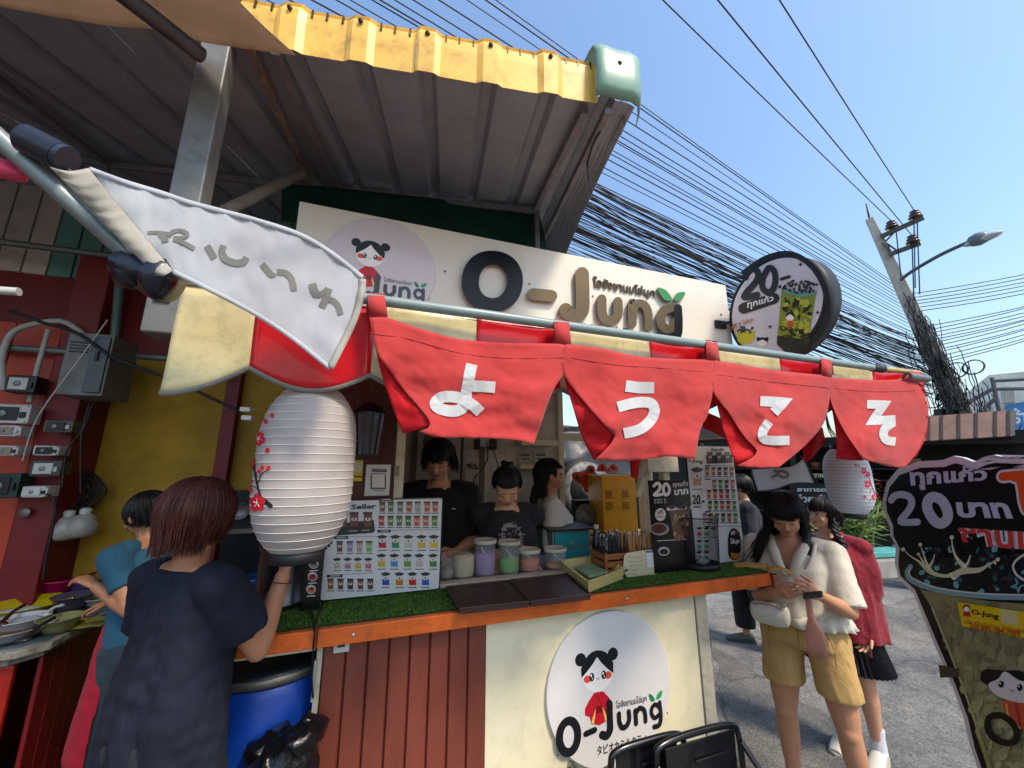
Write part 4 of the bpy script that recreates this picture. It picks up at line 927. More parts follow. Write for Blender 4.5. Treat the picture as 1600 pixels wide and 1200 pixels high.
# bunched right edge
g, f = coons([(1425,592),(1442,598)], [(1413,731),(1432,712)], [(1425,592),(1438,640),(1430,690),(1413,731)], [(1442,598),(1449,640),(1447,680),(1432,712)], 8, 40)
mb().add([onY(x, y, nd(x, y)+.014+.02*math.sin(v*34+u*2)*u) for x, y, u, v in g], f, None, True).build('gathered_edge', NRB, nor, solid=.0012)
for poly in ([(574,461),(601,463),(606,497),(577,497)], [(865,502),(889,504),(893,541),(869,539)], [(1103,534),(1121,536),(1125,564),(1104,563)], [(1283,560),(1299,563),(1300,589),(1284,588)], [(1424,580),(1441,582),(1436,598),(1410,594)]):
    (a, b_, c, d_) = poly; vs = []
    for k, t in enumerate((1, .5, 0)): vs += [onY(d_[0]+(a[0]-d_[0])*t, d_[1]+(a[1]-d_[1])*t, YR-.026 if t == .5 else YR-.018), onY(c[0]+(b_[0]-c[0])*t, c[1]+(b_[1]-c[1])*t, YR-.026 if t == .5 else YR-.018)]
    l2, r2_ = onY(*a, YR+.018)+V((0,0,.008)), onY(*b_, YR+.018)+V((0,0,.008)); l3, r3 = l2-V((0,0,.08)), r2_-V((0,0,.08))
    m_ = mb().add(vs[4:6]+[vs[4]+V((0,.018,.010)), vs[5]+V((0,.018,.010)), l2, r2_, l3, r3], [(0,1,3,2),(2,3,5,4),(4,5,7,6)], None, True)
    m_.add(vs, [(0,1,3,2),(2,3,5,4)], None, True)
    m_.build('hanging_loop', NR, nor, solid=.002)
# seam stitched under the top edge
for pts in ([(582,522),(640,530),(720,552),(800,560),(880,559)], [(893,559),(960,570),(1030,575),(1112,582)], [(1120,585),(1200,596),(1294,606)], [(1303,607),(1370,612),(1432,610)]):
    P = cat(pts, 6); b = mb(); b.tube([nfn(x, y, .0012) for x, y in P], .0012, 4); b.build('seam', M('noren_seam', '#8f2730', rough=.9), nor)
Z1, Z2, Z3 = zm(560, 440, 1457/340), zm(860, 490, 4.8), zm(1100, 360, 3.158)
dn = lambda x, y, h: nfn(x, y, .0035+h)
def glyph(strokes, w, zf, s_, extra=None):
    d = Dec(dn, .0005)
    for i, pts in enumerate(strokes):
        if isinstance(w, list): ww = w[i]
        else: ww = w
        sharp = len(pts) in (3, 4); PP = []
        if sharp:
            for a_, b_ in zip(pts, pts[1:]): PP += [(a_[0]+(b_[0]-a_[0])*t/6, a_[1]+(b_[1]-a_[1])*t/6) for t in range(6)]
            PP.append(pts[-1])
        d.st([zf(*p) for p in (PP or pts)], ww/s_, None, 1+i*1.2, cap=False, k=1 if sharp else 8)
    d.build('white_character', NW, nor)
glyph([[(760,552),(745,620),(733,690),(722,745),(715,800),(690,850),(630,868),(545,850),(515,815),(560,775),(640,772),(715,795),(775,835),(818,876)], [(765,700),(840,702),(916,708)]], [76, 76], Z1, 4.285)
glyph([[(565,542),(668,556),(778,556)], [(506,702),(600,676),(690,664),(755,675),(780,720),(762,785),(700,850),(630,882),(552,898)]], [86, 80], Z2, 4.8)
glyph([[(278,842),(392,848),(345,898)], [(322,943),(296,980),(288,1008),(300,1030),(340,1037),(422,1036)]], [50, 46], Z3, 3.158)
glyph([[(805,858),(888,860),(832,940),(945,932)], [(938,945),(896,975),(886,1008),(903,1035),(945,1042)]], [42, 42], Z3, 3.158)
# loose red cloth and tie behind, seen between the panels
for poly, Y, lab in ((([(1255,672),(1285,668)], [(1255,712),(1262,722),(1290,690)], [(1255,672),(1255,712)], [(1285,668),(1290,690)]), 1.35, 'small red cloth corner hanging behind the gap before the last curtain panel'),
                ([[(1095,640),(1130,655)], [(1098,668),(1150,692)], [(1095,640),(1098,668)], [(1130,655),(1150,692)]], 1.7, 'red cloth edge seen through the gap right of the second panel'),
                ([[(982,700),(1003,700)], [(986,745),(996,750)], [(982,700),(986,745)], [(1003,700),(996,750)]], 1.75, 'red cloth end dangling behind the second curtain panel')):
    g, f = coons(*poly, 8, 8); props(mb().add([onY(x, y, Y+.01*math.sin(u*6+v*3)) for x, y, u, v in g], f, None, True).build('red_cloth', NRB, solid=.002), lab, 'cloth')

# ================================================================== WHITE FLAG on its black pole, left foreground
ZF = zm(60, 200, 1600/540); FY = .92
F_ = lambda *p: [ZF(*q) for q in p]
fl = thing('white_flag', 'white cloth flag with grey lettering on a black pole in the left foreground', 'flag', onY(330, 400, FY))
def fdy(x, y): return FY + .00025*(x-100) + .022*math.sin(x*.018+y*.012) + .01*noise.noise(V((x*.02, y*.02, 5))) + .003*noise.noise(V((x*.07, y*.03, 1)))
ffn = lambda x, y, h: onY(x, y, fdy(x, y)-h)
FW = M('flag_white', '#d3d6da', rough=.85, var=.05, scale=12, bump=.25, bscale=500, trl=.5)
topb = F_((225,190),(400,250),(560,298),(700,345),(850,385),(1000,425),(1200,490),(1350,575),(1500,692))
botb = F_((618,662),(700,705),(800,752),(900,805),(1000,858),(1180,975),(1350,1118))
g, f = coons(topb, botb, F_((225,190),(420,430),(618,662)), F_((1500,692),(1510,745),(1470,900),(1350,1118)), 46, 26)
mb().add([ffn(x, y, .003*math.sin(u*70)*max(0, 1-v*9)) for x, y, u, v in g], f, None, True).build('flag_cloth', FW, fl, solid=.0012)
g, f = coons(F_((50,178),(140,200),(232,186)), F_((545,685),(585,682),(622,660)), F_((50,178),(300,440),(545,685)), F_((232,186),(430,430),(622,660)), 8, 26)
FH = M('flag_hem', '#a9a599', rough=.85, var=.08, bump=.25, bscale=500, trl=.15)
mb().add([onY(x, y, fdy(x, y)-.006-.010*math.sin(math.pi*u)-.002*math.sin(v*60)) for x, y, u, v in g], f, None, True).build('pole_sleeve', FH, fl, solid=.0012)
for pts, w in ((F_((235,190),(400,250),(560,298),(700,345),(850,385),(1000,425),(1200,490),(1350,575),(1500,692)), 22), (F_((1500,700),(1495,760),(1455,900),(1350,1112)), 34), (F_((622,664),(800,752),(1000,858),(1180,975),(1350,1112)), 22)):
    P = cat(pts, 8); l, r, _, _ = strip(P, w/2.96, False, False); vs = []
    for i in range(len(P)): k = .0035+.0018*math.sin(i*.9); vs += [ffn(*l[i], k), ffn(*P[i], k+.002), ffn(*r[i], k)]
    mb().add(vs, [(3*i+j, 3*i+3+j, 3*i+4+j, 3*i+1+j) for i in range(len(P)-1) for j in (0,1)], None, True).build('hem', FH if w == 34 else FW, fl, solid=.001)
GK = '#6b6a63'
for L_ in ([([(505,485),(560,484),(612,492)], 13), ([(560,488),(580,505),(588,528)], 24), ([(600,500),(625,478),(665,476),(690,492),(665,508),(625,508)], 14), ([(625,512),(680,535),(722,558)], 15)],
           [([(780,545),(795,570),(815,602)], 24), ([(858,543),(850,575),(870,608),(915,624),(950,618),(964,598)], 24)], [([(1035,630),(1058,655),(1078,680)], 22), ([(1060,672),(1078,684),(1098,676)], 12)],
           [([(1105,665),(1145,672),(1172,700),(1184,752)], 22)], [([(1268,720),(1276,750),(1290,778)], 28), ([(1285,778),(1315,765),(1340,742)], 18), ([(1345,742),(1330,790),(1312,830)], 26), ([(1318,800),(1355,795),(1385,820),(1400,862)], 20)]):
    d = Dec(lambda x, y, h: ffn(x, y, .002+h), .0004)
    for i, (pts, w) in enumerate(L_): d.st(F_(*pts), w*1.3/2.96, GK, 1+i*.7, cap=False)
    d.build('letter', INKM, fl)
BM = M('black_rubber', '#0e1220', rough=.35, coat=.2)
pa, pb = onY(68, 226, FY+.05), onY(262, 440, FY+.05); mb().cyl(pa, pb, .011).build('flag_pole', BM, fl)
dd = (pb-pa).normalized()
mb().cyl(onY(42, 218, FY+.03), onY(98, 246, FY+.03), .030, .030, n=24).build('pole_cap', BM, fl, bev=.004); mb().cyl(onY(98, 246, FY+.03), onY(106, 250, FY+.03), .029, .028, n=24).build('cap_ring', M('glossy_grey', '#252d3c', rough=.25), fl)
hold = thing('flag_holder', 'grey pipe and black clamp that hold the white flag at the left', 'pipe', onY(200, 400, FY+.06))
mb().cyl(onY(-120, 110, FY+.02), onY(218, 412, FY+.10), .0185, n=20).build('holder_pipe', M('galv_pipe', '#7c8583', rough=.4, metal=.3, dirt=.25), hold)
c = onY(232, 428, FY+.07); mb().lathe([(.0,-.06),(.026,-.06),(.03,-.03),(.03,.0),(.045,.01),(.05,.03),(.045,.05),(.0,.055)], c, 24, ax=(V((0,1,0)), V((.3,0,.95)), V((.95,0,-.3)))).build('clamp', BM, hold)
mb().lathe([(.0,-.02),(.03,-.02),(.034,0),(.03,.02),(0,.02)], onY(205, 428, FY+.08), 20, ax=(V((0,1,0)), V((0,0,1)), V((1,0,0)))).build('clamp_knob', BM, hold)
props(mb().ell(onY(-2, 265, 1.0), .035, .02, .016, n=10, m=6).ell(onY(14, 272, 1.0), .03, .02, .01, n=10, m=6).ell(onY(2, 258, 1.0), .03,.02,.012, n=10, m=6).build('pink_flower', M('pink_cloth', '#d8486a', rough=.8, bump=.5)), 'pink artificial blossom tip at the left picture edge', 'flower')
props(mb().cyl(onY(-30, 452, 1.6), onY(30, 456, 1.6), .013).build('white_tube_end', WP), 'rounded white tube end at the left picture edge', 'tube')
# second flag
f2 = thing('white_flag', 'small pale flag with a grey round letter behind the curtain near the right lantern', 'flag', onY(1215, 745, 1.55))
Z4 = zm(1100, 640, 5); G_ = lambda *p: [Z4(*q_) for q_ in p]
g, f = coons(G_((370,470),(600,455),(700,440),(775,385)), G_((420,635),(560,622),(700,575),(870,575)), G_((370,470),(395,560),(420,635)), G_((775,385),(820,480),(870,575)), 20, 12)
f2y = lambda x, y: 1.55+.02*math.sin(x*.08)
mb().add([onY(x, y, f2y(x, y)) for x, y, u, v in g], f, None, True).build('flag_cloth', FW, f2, solid=.001)
d = Dec(lambda x, y, h: onY(x, y, f2y(x, y)-.003-h), .0004); d.st(G_((560,500),(600,480),(650,495),(655,520),(620,530),(590,515)), 4.5, GK, 1, cap=False).st(G_((530,530),(560,515),(590,500)), 4.5, GK, 2, cap=False).st(G_((540,480),(560,480),(575,505)), 4, GK, 3, cap=False); d.build('letter', INKM, f2)
for pts, w in ((G_((372,472),(395,560),(422,636)), 2.4), (G_((422,634),(560,620),(700,573),(868,573)), 1.6), (G_((775,387),(820,480),(868,574)), 2.2)):
    mb().tube([onY(x, y, f2y(x, y)-.001) for x, y in cat(pts, 5)], .003, 4).build('hem', M('dark_hem', '#5d6064', rough=.8), f2)
props(mb().cyl(onY(1252, 714, 1.56), onY(1278, 758, 1.56), .007).build('flag_pole', M('black_cable')), 'thin pole of the small pale flag beside the right lantern', 'pole')

# ================================================================== LANTERNS
def lantern(lab, cx, cy, z0, z1, r, nrib, lean, mat_, ribm, grp):
    t = thing('paper_lantern', lab, 'lantern', (cx, cy, z0), grp); H = z1-z0
    def rad(s): # s 0 bottom..1 top
        a = abs(2*s-1); return r*(1-.54*a**3.6)*(1-.03*math.sin(3.1*s))
    n = nrib*4; prof = []
    for i in range(n+1):
        s = i/n; rr = rad(s)*(1-.005*abs(math.sin(math.pi*nrib*s))**.5); prof.append((rr, H*s))
    mb().lathe(prof, (cx, cy, z0), 56).build('lantern_shade', mat_, t, solid=.0006)
    for i in range(1, nrib):
        s = i/nrib; rr = rad(s)+.0006; mb().tube([(cx+rr*math.cos(2*math.pi*k/48), cy+rr*math.sin(2*math.pi*k/48), z0+H*s) for k in range(48)], .0011, 4, closed=True).build('lantern_rib', ribm, t)
    mb().lathe([(r*.50,-.022),(r*.52,-.022),(r*.53,.012),(r*.50,.012),(r*.48,-.02)], (cx, cy, z0), 32).build('bottom_cap', M('cap_black', '#17191b', rough=.5), t)
    mb().lathe([(r*.50,-.012),(r*.53,-.012),(r*.52,.02),(r*.48,.02)], (cx, cy, z1), 32).build('top_cap', M('cap_black'), t)
    mb().cyl((cx, cy, z1), (cx+.01, cy, z1+.25), .002).build('hanging_wire', M('black_cable'), t)
    for a in (0, math.pi/2): mb().bar((cx-r*.5*math.cos(a), cy-r*.5*math.sin(a), z1+.012), (cx+r*.5*math.cos(a), cy+r*.5*math.sin(a), z1+.012), .003).build('top_wire', M('dull_metal'), t)
    def surf(x, y, h):
        d = ray(x, y); p = None; tt = 0
        k = math.hypot(cx, cy)/math.hypot(d.x, d.y)
        a = k*.6
        for i in range(220):
            q_ = CAM + d*(a+(k*1.05-a)*i/220); s = (q_.z-z0)/H
            if 0 < s < 1 and math.hypot(q_.x-cx, q_.y-cy) <= rad(s)+.002: p = q_; break
        if p is None: # silhouette: nearest point
            q_ = CAM + d*k; s = min(.99, max(.01, (q_.z-z0)/H)); v_ = V((q_.x-cx, q_.y-cy, 0)).normalized(); p = V((cx, cy, q_.z))+v_*(rad(s)+.002)
        v_ = V((p.x-cx, p.y-cy, 0)).normalized(); return p+v_*h
    return t, surf
LS = M('lantern_white', '#ddd5d0', rough=.6, var=.10, scale=9, bump=.4, bscale=16, trl=.58); LR = M('lantern_rib_white', '#e8e6e4', rough=.5, trl=.2)
a, b_ = onY(387, 740, 1.28), onY(553, 740, 1.28); zt_, zb_ = onY(470, 603, 1.28).z, onY(478, 864, 1.28).z
lt, sf1 = lantern('large white paper lantern with red plum blossoms hanging left of the menu board', (a.x+b_.x)/2+.005, 1.28+.02, zb_, zt_, (b_.x-a.x)/2*.985, 21, 0, LS, LR, 'paper lanterns with blossoms')
def blossom(d, x, y, r, col, sq=1, rot=0, L=1):
    for k in range(5):
        a = rot+2*math.pi*k/5; d.el(x+r*.55*math.cos(a)*sq, y+r*.55*math.sin(a), r*.46*sq, r*.44, col, L+k*.08, 10)
    for k in range(5): a = rot+2*math.pi*k/5; d.st([(x,y),(x+r*.45*math.cos(a)*sq, y+r*.45*math.sin(a))], r*.07, '#f2d8d8', L+1, k=1)
    d.el(x, y, r*.13*sq, r*.13, '#f6e8c8', L+1.2, 8)
Zb = zm(370, 590, 4.14); d = Dec(sf1, .0005); RB = '#c91528'
d.st([Zb(*p) for p in ((215,830),(195,810),(165,785),(150,750),(135,690),(115,590),(105,480),(105,350),(95,260))], [5.5]*12+[4]*18+[2]*19, '#17151a', 1) if False else d.st([Zb(*p) for p in ((218,832),(190,806),(160,780),(140,720),(115,600),(106,480),(104,350),(95,260))], 3.2, '#17151a', 1)
d.st([Zb(*p) for p in ((220,830),(190,806),(165,785))], 7, '#17151a', 1.5); d.st([Zb(*p) for p in ((145,670),(160,625),(205,592))], 1.6, '#17151a', 1.5); d.st([Zb(*p) for p in ((135,720),(110,705),(90,700))], 1.4, '#17151a', 1.5)
for x, y, r, sq, rot in ((143,395,11.5,.9,.3), (92,545,13,.6,.1), (135,810,15,.85,.9), (97,315,12,.45,.2)): X, Y = Zb(x, y); blossom(d, X, Y, r, RB, sq, rot, 3)
for x, y, r in ((142,204,1.8),(230,243,3),(188,282,3.4),(200,470,3.6),(207,585,3.4),(168,583,3.4),(145,605,3),(90,665,3),(88,720,4),(80,850,2)): X, Y = Zb(x, y); d.el(X, Y, r, r*1.15, RB, 3, 10); d.el(X+r*.4, Y-r*.3, r*.45, r*.5, RB, 3.3, 8)
d.build('blossom_print', INKM, lt)
for k, (x0_, y0_) in enumerate(((378,640),(380,653))):
    p = onY(x0_+6, y0_, 1.3); mb().box((p.x-.012, 1.29, p.z-.006), (p.x+.012, 1.33, p.z+.006)).build('white_tag', WP, lt)
p1, p2 = onHD(1283, 750, 3.0), onHD(1368, 750, 3.0); cc = onHD(1325, 750, 3.0); rr = (p2-p1).length/2*.93; zt_, zb_ = onHD(1318, 700, 3.0).z, onHD(1328, 803, 3.0).z
lt2, sf2 = lantern('smaller white paper lantern with pink blossoms hanging at the right end of the curtain', cc.x, cc.y, zb_, zt_, rr, 20, 0, M('lantern_cool', '#dfe3ea', rough=.55, var=.06, bump=.25, bscale=25, trl=.4), M('lantern_rib_grey', '#9aa0a8', rough=.5), 'paper lanterns with blossoms')
Zc = zm(1200, 680, 1600/220); d = Dec(sf2, .0005); PK = '#d8305a'
d.st([Zc(*p) for p in ((1010,325),(1060,370),(1130,430),(1160,520),(1190,610),(1215,660))], 1.2, '#3a1a22', 1)
for x, y, r in ((1085,405,5.5),(1135,445,4.6),(1128,555,7),(1205,700,5),(1095,705,4),(998,345,3)): X, Y = Zc(x, y); blossom(d, X, Y, r, PK, .85, .3, 2)
for x, y in ((1045,468),(1100,478),(1060,625),(1065,592),(1160,655),(1160,740),(1165,625)): X, Y = Zc(x, y); d.el(X, Y, 1, 1, '#5a1a2a', 2, 8)
d.build('blossom_print', INKM, lt2)
tp = V((cc.x, cc.y, zt_)); rt = onY(1300, 600, YR+.3)
for o in (-.04, 0, .04): props(mb().tube(cat([tp+V((o,0,.02)), onHD(1296, 670, 2.95)+V((o*.3,0,0)), onHD(1290, 640, 2.9)]), .003, 5).build('cord', M('black_cable')), 'dark cords gathered above the smaller lantern', 'cord', 'cords above the smaller lantern')

# ================================================================== THINGS ON THE COUNTER
ZG = 1.211
# big menu board
ZM = zm(400, 680, 3.75); YM = YW-.035
mp = [ZM(1090,370), ZM(1070,897), ZM(380,942)]; mtr, mbr, mbl = [onY(*p, YM) for p in mp]
mt = thing('menu_board', 'large white laminated drinks menu standing behind the grass on the counter', 'menu board', (.08, YM, ZG))
x0_, x1_, z0_, z1_ = mbl.x, mtr.x, ZG+.003, mtr.z
fr = rrect((x0_+x1_)/2, (z0_+z1_)/2, 0, (x1_-x0_)/2+.006, (z1_-z0_)/2+.006, .012, 3); mb().prism([(p.x, YM, p.y) for p in fr], (0,.008,0)).build('board_frame', M('board_black', '#101013', rough=.25), mt)
fr = rrect((x0_+x1_)/2, (z0_+z1_)/2, 0, (x1_-x0_)/2, (z1_-z0_)/2, .01, 3); mb().add([(p.x, YM-.0015, p.y) for p in fr], [tuple(range(16))]).build('menu_sheet', M('laminate', '#d2d4d6', rough=.12, coat=.5, var=.03), mt)
d = Dec(planefn((0, YM-.002, 0), (0,1,0)), .0004); q = ZM
def cupi(d, q, x, y, w, h, col, lid='#2b2624', lab=True, L=2, dome=False):
    s = lambda *p: [q(*t) for t in p]
    d.pp(s((x-w*.5,y-h*.4),(x+w*.5,y-h*.4),(x+w*.42,y+h*.45),(x-w*.42,y+h*.45)), col if not dome else '#c5cac6', L)
    if dome:
        d.pp(s((x-w*.5,y+h*.0),(x+w*.5,y+h*.0),(x+w*.46,y+h*.42),(x-w*.46,y+h*.42)), col, L+.3); d.el(*q(x+w*.35,y+h*.35), w*.22/3.75, w*.14/3.75, col, L+.5, 8)
        d.pp(s((x-w*.75,y-h*.38),(x,y-h*.5),(x+w*.75,y-h*.38),(x+w*.3,y-h*.24),(x-w*.35,y-h*.22)), lid, L+.6)
    else: d.pp(s((x-w*.55,y-h*.5),(x+w*.55,y-h*.5),(x+w*.55,y-h*.36),(x-w*.55,y-h*.36)), lid, L+.6)
    d.pp(s((x-w*.3,y-h*.12),(x+w*.3,y-h*.12),(x+w*.28,y+h*.06),(x-w*.28,y+h*.06)), '#e0dcd4', L+.8); d.el(*q(x,y-h*.05), w*.14/3.75, h*.07/3.75, '#5a3a2a', L+1, 8)
    if lab: d.st(s((x-w*.6,y+h*.6),(x+w*.6,y+h*.59)), 5/3.75, '#3a3a3a', L, k=1, cap=False)
cols = lambda s_: s_.split()
for x, c in zip((740,790,845,897,948,1003,1050), cols('#6b4a44 #4f6a3a #5a6a4a #9a4a3a #8a9a92 #b5502a #a84a44')): cupi(d, q, x, 420, 34, 62, c)
for x, c in zip((735,788,840,892,943,995,1047), cols('#a8302a #4a7a2a #3f7a24 #3f6a24 #c8501a #b05a4a #4f8a2a')): cupi(d, q, x, 503, 34, 62, c)
for x, c in zip((740,817,893,970,1042), cols('#b01a3a #1a8a4a #b8bcb0 #c8a81a #d8b01a')): cupi(d, q, x, 625, 44, 84, c, dome=True)
for x, c in zip((735,810,887,958,1038), cols('#c8a81a #2a8ac0 #5a8a2a #c0a8a8 #3a7a2a')): cupi(d, q, x, 735, 42, 84, c, dome=True)
for x, c in zip((760,840,917,993), cols('#4a4aa8 #c07a1a #c82a1a #3a5ab8')): cupi(d, q, x, 843, 42, 84, c, dome=True)
for x, c in zip((490,550,607,663), cols('#5a4038 #8a7aa8 #a88a78 #6aa83a')): cupi(d, q, x, 653, 36, 66, c)
for x, c in zip((475,537,597,658), cols('#a8aa9a #a06a9a #c0a01a #c05a7a')): cupi(d, q, x, 752, 36, 70, c, dome=True)
for x, c in zip((437,495,553,612,670), cols('#8a5a34 #6a4034 #4a4038 #7a4a3a #5a4a3a')): cupi(d, q, x, 873, 36, 66, c)
S = lambda *p: [q(*t) for t in p]
d.st(S((712,558),(1080,552)), .7, '#555555', 2, k=1); d.st(S((450,598),(705,592)), .7, '#555555', 2, k=1); d.st(S((430,820),(690,806)), .7, '#555555', 2, k=1)
for x0b, x1b, y0b in ((720,806,378),(712,790,562),(455,540,600),(415,508,825)): d.pp(S((x0b,y0b-7),(x1b,y0b-9),(x1b,y0b+7),(x0b,y0b+9)), '#15151a', 3); d.st(S((x0b+18,y0b),(x1b-14,y0b-1)), 1, '#d8d8d8', 4, k=1, cap=False)
d.tx('Best Seller', S((430,412),(708,400),(704,430),(430,440)), '#1a1a1e', 3, .03)
d.pp(S((445,520),(600,505),(690,497),(697,560),(685,572),(450,590)), '#1b1b1f', 2)
for x in (510, 575, 655): cupi(d, q, x, 495, 50, 90, '#6a4028', L=4, lab=False)
d.st(S((545,562),(590,560)), 1, '#cccccc', 6, k=1); d.st(S((620,558),(665,556)), 1, '#cccccc', 6, k=1)
for x, y, r in ((440,630,9),(420,640,12),(408,660,10),(430,650,7)): d.el(*q(x,y), r/3.75, r/3.75, '#141418', 3+r*.02, 10)
d.build('menu_print', M('menu_ink', rough=.2, var=.03, attr=True, coat=.4), mt)
# black strip menu
ZK = zm(360, 840, 3.335); a, b_ = onY(*ZK(370,310), YM-.10), onY(*ZK(488,100), YM-.10)
st_ = thing('topping_menu', 'narrow black topping menu with three dishes beside the steel pot', 'menu board', (a.x, YM-.1, ZG))
mb().box((a.x, YM-.1, ZG), (b_.x, YM-.092, b_.z+.04)).build('board', M('board_black'), st_)
d = Dec(planefn((0, YM-.1005, 0), (0,1,0)), .0004)
for x, y, c in ((434,138,'#7a7a80'),(428,203,'#a8304a'),(420,270,'#c06a4a')):
    X, Y = ZK(x, y); d.el(X, Y, 7.6, 7.2, '#c8c4c0', 2); d.el(X, Y+1, 6.4, 5, c, 3); d.el(X+1, Y-1, 3, 2.4, '#2a2024', 4); d.st([(X-6,Y+10.5),(X+6,Y+10)], 1.6, '#cccccc', 2, k=1)
d.build('menu_print', INK, st_)
# steel pot
pc = onZ(437, 950, ZG); pot = thing('steel_pot', 'tall dull steel pot on the left end of the counter', 'pot', pc)
pc = V((pc.x-.01, pc.y+.06, ZG)); SM = M('dull_steel', '#4e4c4e', rough=.3, metal=.85, var=.25, scale=6, dirt=.3)
mb().lathe([(0,0),(.098,0),(.102,.006),(.103,.02),(.1,.024),(.1,.225),(.106,.235),(.1,.235),(.094,.22),(.092,.01),(0,.01)], pc, 40).build('pot_body', SM, pot)
mb().lathe([(.104,.0),(.104,.01),(.0,.03)], pc+V((0,0,.236)), 32).build('pot_lid', SM, pot)
mb().tube(cat([pc+V((.095,-.04,.2)), pc+V((.125,-.06,.2)), pc+V((.125,-.06,.155)), pc+V((.095,-.04,.155))]), .006, 8).build('pot_handle', M('bright_bolt'), pot)
# tubs of powder
def tub(x, w, ytop, ybot, col, fillpx, lab, lid=True, scoop=True):
    Yt = YW+.11; a, b_ = onY(x-w/2, ybot, Yt), onY(x+w/2, ybot, Yt); r = (b_.x-a.x)/2; z0 = 1.2225; z1 = onY(x, ytop, Yt-r*.5).z; zf = onY(x, fillpx, Yt-r).z; cx_ = (a.x+b_.x)/2
    t = thing('powder_tub', lab, 'tub', (cx_, Yt, z0), 'plastic tubs of drink powder along the window sill'); H = z1-z0
    mb().lathe([(0,0),(r*.93,0),(r*.96,.004),(r,H-.012),(r*.985,H-.012),(r*.94,.006),(0,.005)], (cx_, Yt, z0), 32).build('tub_wall', M('clear_plastic', '#d8dcdc', rough=.15, var=0, alpha=.14), t)
    b = mb(); prof = [(0,.007),(r*.92,.007),(r*.955, zf-z0-.01),(r*.9, zf-z0+.004),(r*.4, zf-z0+.01),(0,zf-z0+.002)]; b.lathe(prof, (cx_, Yt, z0), 28).build('powder', M('powder_'+col, col, rough=.95, var=.12, scale=30, bump=.5, bscale=150), t)
    if lid: mb().lathe([(r*1.04,H-.016),(r*1.07,H-.014),(r*1.07,H),(r*1.0,H+.004),(r*.95,H-.002),(0,H-.003)], (cx_, Yt, z0), 36).build('tub_lid', M('lid_cream', '#c4bca8', rough=.45), t)
    if scoop: mb().tube([(cx_-r*.5, Yt-r*.5, z0+H*.82), (cx_+r*.35, Yt-r*.45, z0+H*.35)], .006, 6).build('scoop', WP, t)
    return t
tub(723, 36, 862, 906, '#cdbf94', 872, 'clear tub of cream powder without lid beside the menu board', lid=False, scoop=False)
tub(757, 33, 845, 903, '#a583bd', 868, 'tall tub of lilac powder with cream lid')
tub(795, 32, 847, 901, '#63b03a', 876, 'tall tub of bright green powder with cream lid')
tub(827, 31, 860, 898, '#d4664a', 878, 'short tub of coral powder with cream lid')
tub(868, 31, 858, 895, '#c88a4a', 886, 'short tub nearly emptied of orange powder with cream lid')
tub(697, 24, 868, 908, '#8f8a78', 893, 'clear cup with a little pale powder half hidden by the menu board', lid=False, scoop=False)
b = mb(); a, c_ = px_box(842, 896, 856, 866, YW+.16, .05); props(mb().box(a, c_).build('towel_roll', M('striped_cloth', '#6f6a7a', rough=.9, wave=40)), 'folded grey striped cloth between the two short tubs', 'cloth')
# brown trays
TB = M('tray_brown', '#3b2620', rough=.4, var=.12, scale=3, stretch=(2,20,2), dirt=.1)
trays = [([(698,917),(795,907),(827,940),(719,951)], 'dark brown lacquered tray on the grass nearest the menu board'), ([(798,906),(886,897),(923,929),(829,940)], 'dark brown lacquered tray between the other tray and the yellow basket')]
for P, lab in trays:
    W = [onZ(*p, ZG+.022) for p in P]; t = thing('brown_tray', lab, 'tray', sum(W, V())/4-V((0,0,.02)), 'brown trays on the counter')
    mb().prism([w-V((0,0,.022)) for w in W], (0,0,.020)).build('tray_base', TB, t, bev=.003)
    for i in range(4): mb().bar(W[i], W[(i+1) % 4], .008, .008).build('tray_rim', TB, t, bev=.002)
# yellow basket
W = [onZ(*p, ZG) for p in ((880,893),(925,886),(972,905),(920,926))]; bk = thing('yellow_basket', 'pale yellow woven plastic basket on the front edge of the counter', 'basket', sum(W, V())/4)
YB = M('basket_yellow', '#ddd08c', rough=.45, var=.08, trl=.1)
c = sum(W, V())/4; hb = .055
def out(i, k, z): p = c+(W[i]-c)*k; return V((p.x, p.y, ZG+z))
for i in range(4):
    j = (i+1) % 4; b = mb(); n = 22
    for k in range(n):
        for l_ in range(4):
            u0, u1 = k/n, (k+.82)/n; z0b, z1b = l_*hb/4+.002, (l_+.8)*hb/4; kk = 1.0+.09*l_/4
            if (k+l_) % 2 == 0: kk += .02
            A0, A1 = out(i, kk, z0b).lerp(out(j, kk, z0b), u0), out(i, kk, z0b).lerp(out(j, kk, z0b), u1)
            B0, B1 = out(i, kk+.02, z1b).lerp(out(j, kk+.02, z1b), u0), out(i, kk+.02, z1b).lerp(out(j, kk+.02, z1b), u1); b.add([A0, A1, B1, B0], [(0,1,2,3)])
    b.build('woven_side', YB, bk, solid=.002)
    mb().add([out(i,.985,0), out(j,.985,0), out(j,1.07,hb), out(i,1.07,hb)], [(0,1,2,3)]).build('side_lining', YB, bk)
    b = mb()
    for k in range(n//2+1):
        p = out(i, 1.12, hb+.002).lerp(out(j, 1.12, hb+.002), k/(n//2)); b.ell(p, .007, .007, .003, n=8, m=4)
    b.bar(out(i,1.09,hb), out(j,1.09,hb), .008, .003); b.build('scalloped_rim', YB, bk)
mb().add([out(i, .99, .002) for i in range(4)], [(0,1,2,3)]).build('basket_floor', YB, bk)
props(mb().add([out(i, .55, .03+.008*(i % 2)) for i in range(4)], [(0,1,2,3)]).build('green_pad', M('pad_green', '#8fb58f', rough=.6), solid=.012), 'pale green pad lying in the yellow basket', 'pad')
